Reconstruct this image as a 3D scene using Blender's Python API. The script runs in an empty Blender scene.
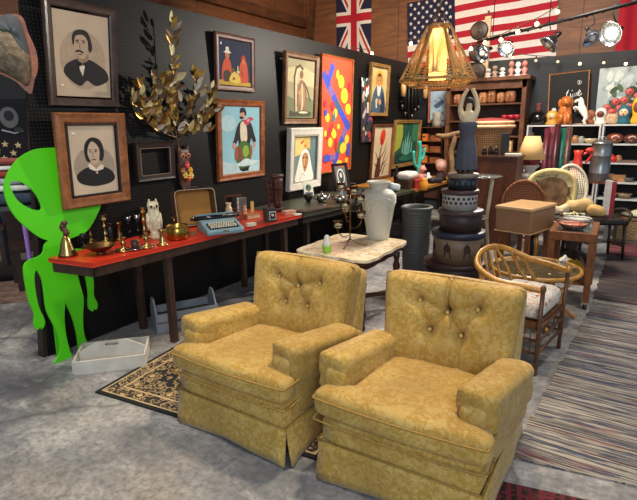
import bpy, bmesh, math, random
from math import sin, cos, pi, radians as R
from mathutils import Vector, Matrix, Euler
from mathutils.geometry import tessellate_polygon
random.seed(7)
scn = bpy.context.scene
COL = scn.collection

# ------------------------------------------------------------------ camera
F, CX, CY = 500.0, 318.5, 250.0
PITCH, ROLL, YAW, EYE = R(14.0), R(0.9), R(32.8), 1.65
fwd = Vector((-sin(YAW)*cos(PITCH), cos(YAW)*cos(PITCH), -sin(PITCH)))
r0 = Vector((cos(YAW), sin(YAW), 0)); u0 = r0.cross(fwd)
rr = r0*cos(ROLL) - u0*sin(ROLL); uu = r0*sin(ROLL) + u0*cos(ROLL)
cam = bpy.data.cameras.new('camera'); cam.sensor_width = 36; cam.lens = F/637*36; cam.clip_start = .05
camo = bpy.data.objects.new('camera', cam); COL.objects.link(camo); scn.camera = camo
m = Matrix((rr, uu, -fwd)).transposed().to_4x4(); m.translation = Vector((0, 0, EYE)); camo.matrix_world = m
EYEV = Vector((0, 0, EYE))
def ray(x, y): return fwd + rr*((x-CX)/F) - uu*((y-CY)/F)
def pz(x, y, z=0.0):
    d = ray(x, y); return EYEV + d*((z-EYE)/d.z)
def px_(x, y, X):
    d = ray(x, y); return EYEV + d*(X/d.x)
def py_(x, y, Y):
    d = ray(x, y); return EYEV + d*(Y/d.y)
def pd(x, y, dist): return EYEV + ray(x, y)*dist

# ------------------------------------------------------------------ materials
def lin(c):
    def f(v):
        v /= 255.0
        return v/12.92 if v <= .04045 else ((v+.055)/1.055)**2.4
    return tuple(f(v) for v in c)
_mc = {}
def M(rgb, rough=.6, metal=0.0, var=.12, scale=14, bump=0.0, bscale=None, spec=.4, emit=0, alpha=None, trans=0, coat=0, key=None, sheen=0):
    k = key or (rgb, rough, metal, var, scale, bump, bscale, spec, emit, trans, coat, sheen)
    if k in _mc: return _mc[k]
    mt = bpy.data.materials.new('surface'); mt.use_nodes = True
    nt = mt.node_tree; b = nt.nodes['Principled BSDF']; c = lin(rgb)
    b.inputs['Roughness'].default_value = rough; b.inputs['Metallic'].default_value = metal
    b.inputs['Specular IOR Level'].default_value = spec
    b.inputs['Base Color'].default_value = (*c, 1)
    if trans: b.inputs['Transmission Weight'].default_value = trans; b.inputs['IOR'].default_value = 1.45
    if coat: b.inputs['Coat Weight'].default_value = coat
    if sheen: b.inputs['Sheen Weight'].default_value = sheen
    if emit:
        b.inputs['Emission Color'].default_value = (*c, 1); b.inputs['Emission Strength'].default_value = emit
    tc = nt.nodes.new('ShaderNodeTexCoord')
    if var:
        n = nt.nodes.new('ShaderNodeTexNoise'); n.inputs['Scale'].default_value = scale; n.inputs['Detail'].default_value = 5
        nt.links.new(tc.outputs['Object'], n.inputs['Vector'])
        rp = nt.nodes.new('ShaderNodeValToRGB')
        rp.color_ramp.elements[0].position = .3; rp.color_ramp.elements[1].position = .7
        rp.color_ramp.elements[0].color = (*[v*(1-var) for v in c], 1)
        rp.color_ramp.elements[1].color = (*[min(1, v*(1+var)) for v in c], 1)
        nt.links.new(n.outputs['Fac'], rp.inputs['Fac']); nt.links.new(rp.outputs['Color'], b.inputs['Base Color'])
    if bump:
        n2 = nt.nodes.new('ShaderNodeTexNoise'); n2.inputs['Scale'].default_value = bscale or scale*3; n2.inputs['Detail'].default_value = 4
        nt.links.new(tc.outputs['Object'], n2.inputs['Vector'])
        bp = nt.nodes.new('ShaderNodeBump'); bp.inputs['Strength'].default_value = bump; bp.inputs['Distance'].default_value = .01
        nt.links.new(n2.outputs['Fac'], bp.inputs['Height']); nt.links.new(bp.outputs['Normal'], b.inputs['Normal'])
    _mc[k] = mt; return mt

def nodes_mat(fn):
    mt = bpy.data.materials.new('surface'); mt.use_nodes = True
    nt = mt.node_tree; fn(nt, nt.nodes['Principled BSDF']); return mt
class NB:
    """tiny node helper"""
    def __init__(s, nt): s.nt = nt
    def n(s, t, **kw):
        nd = s.nt.nodes.new(t)
        for k, v in kw.items():
            if k in nd.inputs: nd.inputs[k].default_value = v
            else: setattr(nd, k, v)
        return nd
    def l(s, a, b): s.nt.links.new(a, b)
    def math(s, op, a, b=None, c=None):
        nd = s.nt.nodes.new('ShaderNodeMath'); nd.operation = op
        for i, v in enumerate((a, b, c)):
            if v is None: continue
            if isinstance(v, (int, float)): nd.inputs[i].default_value = v
            else: s.l(v, nd.inputs[i])
        return nd.outputs[0]
    def ramp(s, fac, stops, interp='LINEAR'):
        nd = s.nt.nodes.new('ShaderNodeValToRGB'); cr = nd.color_ramp; cr.interpolation = interp
        while len(cr.elements) < len(stops): cr.elements.new(.5)
        for e, (p, c) in zip(cr.elements, stops):
            e.position = p; e.color = (*lin(c), 1) if max(c) > 1 else (*c, 1)
        s.l(fac, nd.inputs[0]); return nd.outputs[0]
    def mix(s, fac, a, b, mode='MIX'):
        nd = s.nt.nodes.new('ShaderNodeMix'); nd.data_type = 'RGBA'; nd.blend_type = mode
        for i, v in ((0, fac), (6, a), (7, b)):
            if isinstance(v, (int, float)): nd.inputs[i].default_value = v
            elif isinstance(v, tuple): nd.inputs[i].default_value = (*lin(v), 1)
            else: s.l(v, nd.inputs[i])
        return nd.outputs[2]
    def bump(s, h, b, st=.4, d=.01):
        nd = s.nt.nodes.new('ShaderNodeBump'); nd.inputs['Strength'].default_value = st; nd.inputs['Distance'].default_value = d
        s.l(h, nd.inputs['Height']); s.l(nd.outputs[0], b.inputs['Normal'])
    def obj(s): return s.nt.nodes.new('ShaderNodeTexCoord').outputs['Object']
    def noise(s, vec, sc, det=5, dist=0, rough=.5):
        nd = s.nt.nodes.new('ShaderNodeTexNoise'); nd.inputs['Scale'].default_value = sc; nd.inputs['Detail'].default_value = det
        nd.inputs['Distortion'].default_value = dist; nd.inputs['Roughness'].default_value = rough
        s.l(vec, nd.inputs['Vector']); return nd.outputs['Fac']
    def vscale(s, vec, v):
        nd = s.nt.nodes.new('ShaderNodeMapping'); nd.inputs['Scale'].default_value = v; s.l(vec, nd.inputs['Vector']); return nd.outputs[0]
    def sep(s, vec):
        nd = s.nt.nodes.new('ShaderNodeSeparateXYZ'); s.l(vec, nd.inputs[0]); return nd.outputs

def wood(rgb, rgb2=None, rough=.45, scale=(3, 3, 22), coat=.0, bump=.15, key=None):
    rgb2 = rgb2 or tuple(int(v*.62) for v in rgb)
    k = ('wood', rgb, rgb2, rough, scale)
    if k in _mc: return _mc[k]
    def fn(nt, b):
        h = NB(nt); v = h.vscale(h.obj(), scale)
        n = h.noise(v, 1.6, 6, 1.2)
        w = h.noise(v, 9, 3, .3)
        h.l(h.mix(h.ramp(w, [(.35, (0, 0, 0)), (.65, (1, 1, 1))]), h.ramp(n, [(.3, rgb2), (.7, rgb)]), h.ramp(n, [(.3, tuple(int(x*.85) for x in rgb2)), (.7, tuple(int(x*.85) for x in rgb))])), b.inputs['Base Color'])
        b.inputs['Roughness'].default_value = rough; b.inputs['Coat Weight'].default_value = coat
        h.bump(w, b, bump, .003)
    _mc[k] = nodes_mat(fn); return _mc[k]

# ------------------------------------------------------------------ mesh builder
class MB:
    def __init__(s): s.v = []; s.f = []; s.mi = []; s.sm = []; s.mats = []; s.T = Matrix.Identity(4)
    def slot(s, m):
        if m not in s.mats: s.mats.append(m)
        return s.mats.index(m)
    def add(s, vs, fs, m, smooth=False, T=None):
        o = len(s.v); i = s.slot(m); X = s.T @ T if T is not None else s.T
        s.v += [tuple(X @ Vector(v)) for v in vs]
        for f in fs: s.f.append([o+k for k in f]); s.mi.append(i); s.sm.append(smooth)
        return s
    def box(s, c, d, m, rot=None, taper=1.0):
        x, y, z = d[0]/2, d[1]/2, d[2]/2; t = taper
        vs = [(-x, -y, -z), (x, -y, -z), (x, y, -z), (-x, y, -z), (-x*t, -y*t, z), (x*t, -y*t, z), (x*t, y*t, z), (-x*t, y*t, z)]
        T = Matrix.Translation(c)
        if rot: T = T @ Euler(rot).to_matrix().to_4x4()
        return s.add(vs, [(0, 3, 2, 1), (4, 5, 6, 7), (0, 1, 5, 4), (1, 2, 6, 5), (2, 3, 7, 6), (3, 0, 4, 7)], m, False, T)
    def soft(s, c, d, m, r=.03, n=6, rot=None, fn=None):
        """rounded box, n cells a side; fn(p) deforms a point given in -0.5..0.5-scaled local metres"""
        hx, hy, hz = d[0]/2, d[1]/2, d[2]/2; r = min(r, hx, hy, hz)
        nx, ny, nz = n if isinstance(n, tuple) else (n, n, n)
        idx = {}; vs = []; fs = []
        def g(k, N, h):
            # denser near edges
            a = k/N
            return (-h + 2*h*a)
        def P(i, j, k):
            key = (i, j, k)
            if key in idx: return idx[key]
            p = Vector((g(i, nx, hx), g(j, ny, hy), g(k, nz, hz)))
            q = Vector((max(-hx+r, min(hx-r, p.x)), max(-hy+r, min(hy-r, p.y)), max(-hz+r, min(hz-r, p.z))))
            dd = p-q
            if dd.length > 1e-9: p = q + dd.normalized()*r
            if fn: p = Vector(fn(p))
            idx[key] = len(vs); vs.append(p); return idx[key]
        for i in range(nx):
            for j in range(ny):
                fs.append((P(i, j, 0), P(i, j+1, 0), P(i+1, j+1, 0), P(i+1, j, 0)))
                fs.append((P(i, j, nz), P(i+1, j, nz), P(i+1, j+1, nz), P(i, j+1, nz)))
        for i in range(nx):
            for k in range(nz):
                fs.append((P(i, 0, k), P(i+1, 0, k), P(i+1, 0, k+1), P(i, 0, k+1)))
                fs.append((P(i, ny, k), P(i, ny, k+1), P(i+1, ny, k+1), P(i+1, ny, k)))
        for j in range(ny):
            for k in range(nz):
                fs.append((P(0, j, k), P(0, j, k+1), P(0, j+1, k+1), P(0, j+1, k)))
                fs.append((P(nx, j, k), P(nx, j+1, k), P(nx, j+1, k+1), P(nx, j, k+1)))
        T = Matrix.Translation(c)
        if rot: T = T @ Euler(rot).to_matrix().to_4x4()
        return s.add(vs, fs, m, True, T)
    def lathe(s, prof, m, seg=24, c=(0, 0, 0), rot=None, sx=1, sy=1, smooth=True, fn=None, a0=0, a1=2*pi):
        full = abs(a1-a0-2*pi) < 1e-6; ns = seg if full else seg+1
        vs = []; fs = []
        for (r, z) in prof:
            for k in range(ns):
                a = a0+(a1-a0)*k/seg
                p = (r*cos(a)*sx, r*sin(a)*sy, z)
                vs.append(fn(p, a) if fn else p)
        for i in range(len(prof)-1):
            for k in range(seg):
                k2 = (k+1) % ns
                fs.append((i*ns+k, i*ns+k2, (i+1)*ns+k2, (i+1)*ns+k))
        if full:
            if prof[0][0] > 1e-5: fs.append(tuple(reversed(range(ns))))
            if prof[-1][0] > 1e-5: fs.append(tuple((len(prof)-1)*ns+k for k in range(ns)))
        T = Matrix.Translation(c)
        if rot: T = T @ Euler(rot).to_matrix().to_4x4()
        return s.add(vs, fs, m, smooth, T)
    def ball(s, c, r, m, seg=14, rings=8, rot=None):
        if isinstance(r, (int, float)): r = (r, r, r)
        prof = [(sin(pi*i/rings), -cos(pi*i/rings)) for i in range(rings+1)]
        vs = []; fs = []
        for (a, z) in prof:
            for k in range(seg): t = 2*pi*k/seg; vs.append((a*cos(t)*r[0], a*sin(t)*r[1], z*r[2]))
        for i in range(rings):
            for k in range(seg):
                k2 = (k+1) % seg; fs.append((i*seg+k, i*seg+k2, (i+1)*seg+k2, (i+1)*seg+k))
        T = Matrix.Translation(c)
        if rot: T = T @ Euler(rot).to_matrix().to_4x4()
        return s.add(vs, fs, m, True, T)
    def tube(s, pts, r, m, seg=8, closed=False, smooth=True):
        pts = [Vector(p) for p in pts]; n = len(pts)
        rs = r if isinstance(r, (list, tuple)) else [r]*n
        vs = []; fs = []; up = None
        for i, p in enumerate(pts):
            if closed: t = pts[(i+1) % n]-pts[i-1]
            else: t = pts[min(i+1, n-1)]-pts[max(i-1, 0)]
            t = t.normalized() if t.length > 1e-9 else Vector((0, 0, 1))
            if up is None: up = Vector((0, 0, 1)) if abs(t.z) < .9 else Vector((1, 0, 0))
            a = t.cross(up)
            if a.length < 1e-6: a = t.orthogonal()
            a.normalize(); b = a.cross(t).normalized(); up = b
            for k in range(seg):
                w = 2*pi*k/seg; vs.append(p + (a*cos(w)+b*sin(w))*rs[i])
        for i in range(n if closed else n-1):
            j = (i+1) % n
            for k in range(seg):
                k2 = (k+1) % seg; fs.append((i*seg+k, j*seg+k, j*seg+k2, i*seg+k2))
        if not closed:
            fs.append(tuple(range(seg))); fs.append(tuple(reversed(range((n-1)*seg, n*seg))))
        return s.add(vs, fs, m, smooth)
    def bar(s, a, b, w, d, m, up=(0, 0, 1)):
        a = Vector(a); b = Vector(b); t = (b-a).normalized(); u = Vector(up)
        if abs(t.dot(u)) > .98: u = Vector((0, 1, 0))
        x = t.cross(u).normalized(); y = x.cross(t).normalized()
        vs = [p + x*sx*w/2 + y*sy*d/2 for p in (a, b) for sx, sy in ((-1, -1), (1, -1), (1, 1), (-1, 1))]
        return s.add(vs, [(3, 2, 1, 0), (4, 5, 6, 7), (0, 1, 5, 4), (1, 2, 6, 5), (2, 3, 7, 6), (3, 0, 4, 7)], m)
    def prism(s, loops, th, m, T=None, y0=0.0):
        """polygon (outer loop, then holes) in local XZ, from y0 to y0+th"""
        if not isinstance(loops[0][0], (list, tuple)): loops = [loops]
        flat = [p for lp in loops for p in lp]; n = len(flat)
        tris = tessellate_polygon([[Vector((p[0], p[1], 0)) for p in lp] for lp in loops])
        vs = [(p[0], y0, p[1]) for p in flat] + [(p[0], y0+th, p[1]) for p in flat]; fs = []
        for t in tris:
            a, b, c = (Vector(flat[i]) for i in t)
            ccw = (b-a).cross(c-a) > 0 if False else ((b.x-a.x)*(c.y-a.y)-(b.y-a.y)*(c.x-a.x)) > 0
            t = tuple(t) if ccw else tuple(reversed(t))
            fs.append(t); fs.append(tuple(i+n for i in reversed(t)))
        o = 0
        for li, lp in enumerate(loops):
            k = len(lp); ar = sum(lp[i][0]*lp[(i+1) % k][1]-lp[(i+1) % k][0]*lp[i][1] for i in range(k))
            for i in range(k):
                j = (i+1) % k
                q = (o+i, o+i+n, o+j+n, o+j)
                if (ar > 0) != (li == 0): q = tuple(reversed(q))
                fs.append(tuple(reversed(q)))
            o += k
        return s.add(vs, fs, m, False, T)
    def build(s, name, parent=None, loc=None, rot=None, bevel=0, subd=0):
        me = bpy.data.meshes.new(name); me.from_pydata(s.v, [], s.f)
        for mt in s.mats: me.materials.append(mt)
        me.polygons.foreach_set('material_index', s.mi); me.polygons.foreach_set('use_smooth', s.sm); me.update()
        o = bpy.data.objects.new(name, me); COL.objects.link(o)
        if parent: o.parent = parent
        if loc is not None: o.location = loc
        if rot is not None: o.rotation_euler = rot if isinstance(rot, (tuple, Euler)) else (0, 0, rot)
        if bevel:
            b = o.modifiers.new('bevel', 'BEVEL'); b.width = bevel; b.segments = 2; b.limit_method = 'ANGLE'; b.angle_limit = R(40); b.harden_normals = False
        if subd:
            b = o.modifiers.new('subdivision', 'SUBSURF'); b.levels = subd; b.render_levels = subd
        return o

def thing(name, label, cat, loc=(0, 0, 0), rot=0, group=None):
    o = bpy.data.objects.new(name, None); COL.objects.link(o); o.empty_display_size = .1
    o.location = loc; o.rotation_euler = rot if isinstance(rot, tuple) else (0, 0, rot)
    return tag(o, label, cat, group)
def tag(o, label, cat, group=None, kind=None):
    o['label'] = label; o['category'] = cat
    if group: o['group'] = group
    if kind: o['kind'] = kind
    return o
def single(name, mb, label, cat, loc=(0, 0, 0), rot=0, group=None, bevel=0, subd=0, kind=None):
    return tag(mb.build(name, None, loc, rot, bevel, subd), label, cat, group, kind)
def struct(name, mb, bevel=0):
    o = mb.build(name, bevel=bevel); o['kind'] = 'structure'; return o
def copy_tree(o, parent=None):
    c = o.copy(); COL.objects.link(c)
    if parent: c.parent = parent; c.matrix_parent_inverse = o.matrix_parent_inverse.copy()
    for ch in list(o.children): copy_tree(ch, c)
    return c
def dup(o, label, loc, rot=None, group=None, scale=None):
    c = copy_tree(o); c.location = loc; c['label'] = label
    if rot is not None: c.rotation_euler = rot if isinstance(rot, tuple) else (0, 0, rot)
    if group: c['group'] = group
    if scale: c.scale = (scale,)*3 if isinstance(scale, (int, float)) else scale
    return c
def arc(cx, cy, r, a0, a1, n, ry=None):
    ry = ry or r
    return [(cx+r*cos(R(a0+(a1-a0)*i/n)), cy+ry*sin(R(a0+(a1-a0)*i/n))) for i in range(n+1)]
def spline(pts, n=6):
    """Catmull-Rom through pts"""
    P = [Vector(p) for p in pts]; out = []
    for i in range(len(P)-1):
        a = P[max(i-1, 0)]; b = P[i]; c = P[i+1]; d = P[min(i+2, len(P)-1)]
        for k in range(n):
            t = k/n
            out.append(.5*((2*b)+(c-a)*t+(2*a-5*b+4*c-d)*t*t+(3*b-a-3*c+d)*t**3))
    out.append(P[-1]); return out
def closed_spline(pts, n=5):
    P = [Vector(p) for p in pts]; N = len(P); out = []
    for i in range(N):
        a, b, c, d = P[i-1], P[i], P[(i+1) % N], P[(i+2) % N]
        for k in range(n):
            t = k/n
            out.append(.5*((2*b)+(c-a)*t+(2*a-5*b+4*c-d)*t*t+(3*b-a-3*c+d)*t**3))
    return out
# ------------------------------------------------------------------ setting
WX = -3.58          # pegboard face
WTOP = 2.66
BY = 9.5            # dark back partition
FARY, LEFTX = 11.0, -7.4
def floor_fn(nt, b):
    h = NB(nt); o = h.obj()
    big = h.noise(o, .8, 7, .3, .62); mid = h.noise(o, 3.0, 9, .3, .7); fine = h.noise(o, 28, 6, 0, .7)
    st = h.noise(h.vscale(o, (1.0, 2.4, 1)), 2.1, 8, .5, .66)
    c = h.ramp(big, [(.3, (82, 84, 90)), (.46, (138, 138, 139)), (.58, (178, 174, 168)), (.72, (120, 121, 125))])
    c = h.mix(h.ramp(mid, [(.42, (0, 0, 0)), (.62, (1, 1, 1))]), c, h.mix(.6, c, (74, 77, 84)))
    c = h.mix(h.ramp(st, [(.52, (0, 0, 0)), (.70, (.6, .6, .6))]), c, (208, 204, 196))
    warm = h.noise(o, 1.4, 4, .3)
    c = h.mix(h.ramp(warm, [(.55, (0, 0, 0)), (.75, (.6, .6, .6))]), c, (158, 140, 118))
    c = h.mix(h.ramp(fine, [(.35, (.65, .65, .65)), (.58, (0, 0, 0))]), c, (80, 80, 83))
    # cracks
    vo = h.n('ShaderNodeTexVoronoi', feature='DISTANCE_TO_EDGE'); vo.inputs['Scale'].default_value = .55
    nz = h.n('ShaderNodeTexNoise'); nz.inputs['Scale'].default_value = 3; nz.inputs['Detail'].default_value = 6; h.l(o, nz.inputs['Vector'])
    mx = h.n('ShaderNodeMix', data_type='VECTOR'); mx.inputs[0].default_value = .18; h.l(o, mx.inputs[4]); h.l(nz.outputs['Color'], mx.inputs[5])
    h.l(mx.outputs[1], vo.inputs['Vector'])
    cr = h.ramp(vo.outputs['Distance'], [(0.0, (1, 1, 1)), (.012, (0, 0, 0))])
    c = h.mix(h.math('MULTIPLY', cr, .55), c, (60, 58, 56))
    h.l(c, b.inputs['Base Color'])
    h.l(h.ramp(mid, [(.3, (.35,)*3), (.7, (.75,)*3)]), b.inputs['Roughness'])
    h.bump(h.math('ADD', h.math('MULTIPLY', fine, .5), mid), b, .35, .01)
mfloor = nodes_mat(floor_fn)
b = MB(); b.box((-1.5, 4.5, -.05), (13, 15, .1), mfloor); struct('floor', b)

def peg_fn(axis):
    def fn(nt, b):
        h = NB(nt); o = h.obj(); x, y, z = h.sep(o)
        u = y if axis == 'y' else x
        def cell(v): return h.math('SUBTRACT', h.math('FRACT', h.math('DIVIDE', v, .0254)), .5)
        a, c = cell(u), cell(z)
        d = h.math('SQRT', h.math('ADD', h.math('MULTIPLY', a, a), h.math('MULTIPLY', c, c)))
        hole = h.math('LESS_THAN', d, .15)
        n = h.noise(o, 6, 4)
        base = h.ramp(n, [(.3, (9, 9, 9)), (.7, (14, 13, 13))])
        h.l(h.mix(hole, base, (72, 66, 60)), b.inputs['Base Color'])
        h.l(h.math('ADD', h.math('MULTIPLY', hole, .4), .46), b.inputs['Roughness'])
        b.inputs['Specular IOR Level'].default_value = .22
    return nodes_mat(fn)
mpeg = peg_fn('y')
mdark = M((24, 25, 27), .7, var=.1, scale=3)
mpost = wood((58, 40, 30), scale=(6, 6, 1.2))
YT = px_(18.5, 0, WX).y; ZT = px_(18.5, 0, WX).z; SL = (YT-1.80)/ZT        # free end of the pegboard slanted to pass through an image pixel
yz = Matrix.Translation((WX, 0, 0)) @ Euler((0, 0, R(90))).to_matrix().to_4x4()
b = MB(); b.prism([(1.80, 0), (BY, 0), (BY, WTOP), (1.80+SL*WTOP, WTOP)], .01, mpeg, T=yz); struct('wall_left', b)
b = MB(); b.bar((WX-.045, 1.79, 0), (WX-.045, 1.79+SL*WTOP+.10, WTOP), .05, .07, mpost, (1, 0, 0))
for yy in (3.02, 4.24, 5.46, 6.68, 7.9): b.box((WX-.04, yy, WTOP/2), (.06, .04, WTOP-.01), mpost)
b.box((WX-.04, 5.6, WTOP-.02), (.06, 7.5, .04), mpost)
struct('trim_1', b)
b = MB(); b.box((-.5, BY+.03, WTOP/2+.02), (6.2, .05, WTOP+.04), M((44, 47, 50), .8, var=.22, scale=2.5)); struct('wall_back', b)

def ply_fn(nt, b):
    h = NB(nt); o = h.obj(); x, y, z = h.sep(o)
    v = h.vscale(o, (.7, .7, 5)); n = h.noise(v, 1.6, 6, 1.4); n2 = h.noise(o, .7, 3)
    c = h.ramp(n, [(.25, (84, 52, 32)), (.5, (118, 76, 48)), (.78, (142, 96, 62))])
    c = h.mix(h.ramp(n2, [(.4, (0, 0, 0)), (.7, (.6, .6, .6))]), c, (112, 66, 40))
    kn = h.n('ShaderNodeTexVoronoi'); kn.inputs['Scale'].default_value = 3.2; h.l(o, kn.inputs['Vector'])
    c = h.mix(h.ramp(kn.outputs['Distance'], [(.05, (1, 1, 1)), (.09, (0, 0, 0))]), c, (58, 32, 18))
    u = h.math('ADD', x, y)
    sx = h.math('ABSOLUTE', h.math('SUBTRACT', h.math('FRACT', h.math('DIVIDE', u, 1.22)), .5))
    sz = h.math('ABSOLUTE', h.math('SUBTRACT', h.math('FRACT', h.math('DIVIDE', z, 2.44)), .5))
    seam = h.math('MAXIMUM', h.math('GREATER_THAN', sx, .495), h.math('GREATER_THAN', sz, .497))
    h.l(h.mix(seam, c, (40, 22, 13)), b.inputs['Base Color']); b.inputs['Roughness'].default_value = .6
mply = nodes_mat(ply_fn)
b = MB(); b.box((-1.5, FARY+.05, 3), (12, .1, 6), mply); struct('wall_far', b)
b = MB(); b.box((LEFTX-.05, 4.6, 3), (.1, 13, 6), mply); struct('wall_outer', b)
b = MB(); b.box((-1.5, 4.6, 6.05), (12.4, 13, .1), mply); struct('ceiling', b)
# roof beams along the far left corner
b = MB()
mbeam = wood((112, 70, 42), scale=(1.5, 1.5, 6))
b.bar((LEFTX+.06, 10.94, 2.2), (LEFTX+.5, 10.9, 6), .08, .14, mbeam)
b.bar((LEFTX+.08, 2.0, 4.05), (LEFTX+.08, 10.9, 4.05), .12, .2, mbeam)
struct('trim_3', b)
b = MB(); b.bar((LEFTX+.08, 5.35, 2.2), (LEFTX+.08, 5.35, 6), .2, .12, wood((196, 150, 96), scale=(1.5, 1.5, 6))); struct('trim_2', b)
# ------------------------------------------------------------------ club chairs
def brocade(dark, mid, light):
    def fn(nt, b):
        h = NB(nt); o = h.obj()
        # leafy damask figure: distorted voronoi + noise thresholds
        nz = h.n('ShaderNodeTexNoise'); nz.inputs['Scale'].default_value = 9; nz.inputs['Detail'].default_value = 3; h.l(o, nz.inputs['Vector'])
        mx = h.n('ShaderNodeMix', data_type='VECTOR'); mx.inputs[0].default_value = .2; h.l(o, mx.inputs[4]); h.l(nz.outputs['Color'], mx.inputs[5])
        vo = h.n('ShaderNodeTexVoronoi'); vo.inputs['Scale'].default_value = 19; h.l(mx.outputs[1], vo.inputs['Vector'])
        ve = h.n('ShaderNodeTexVoronoi', feature='DISTANCE_TO_EDGE'); ve.inputs['Scale'].default_value = 30; h.l(mx.outputs[1], ve.inputs['Vector'])
        fig = h.ramp(vo.outputs['Distance'], [(.30, (1, 1, 1)), (.40, (0, 0, 0)), (.56, (0, 0, 0)), (.62, (.8, .8, .8))])
        n3 = h.noise(o, 17, 3, 1.5)
        scr = h.ramp(n3, [(.5, (0, 0, 0)), (.56, (1, 1, 1)), (.62, (0, 0, 0))])
        big = h.noise(o, 3, 3)
        weave = h.noise(o, 260, 2)
        c = h.mix(h.math('MULTIPLY', fig, .42), mid, light)
        c = h.mix(h.math('MULTIPLY', scr, .5), c, light)
        c = h.mix(h.ramp(big, [(.35, (.5, .5, .5)), (.65, (0, 0, 0))]), c, dark)
        c = h.mix(h.ramp(weave, [(.3, (.4, .4, .4)), (.7, (0, 0, 0))]), c, dark)
        h.l(c, b.inputs['Base Color'])
        h.l(h.ramp(fig, [(0, (.85,)*3), (1, (.62,)*3)]), b.inputs['Roughness'])
        b.inputs['Sheen Weight'].default_value = .12
        h.bump(h.math('ADD', h.math('MULTIPLY', fig, .35), h.math('MULTIPLY', weave, .5)), b, .3, .006)
    return nodes_mat(fn)
mchair = brocade((134, 98, 28), (182, 144, 58), (222, 196, 122))
mpipe = M((150, 118, 54), .7, var=.2, scale=40)
mbutton = M((196, 160, 84), .6, var=.15, scale=60)

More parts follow.
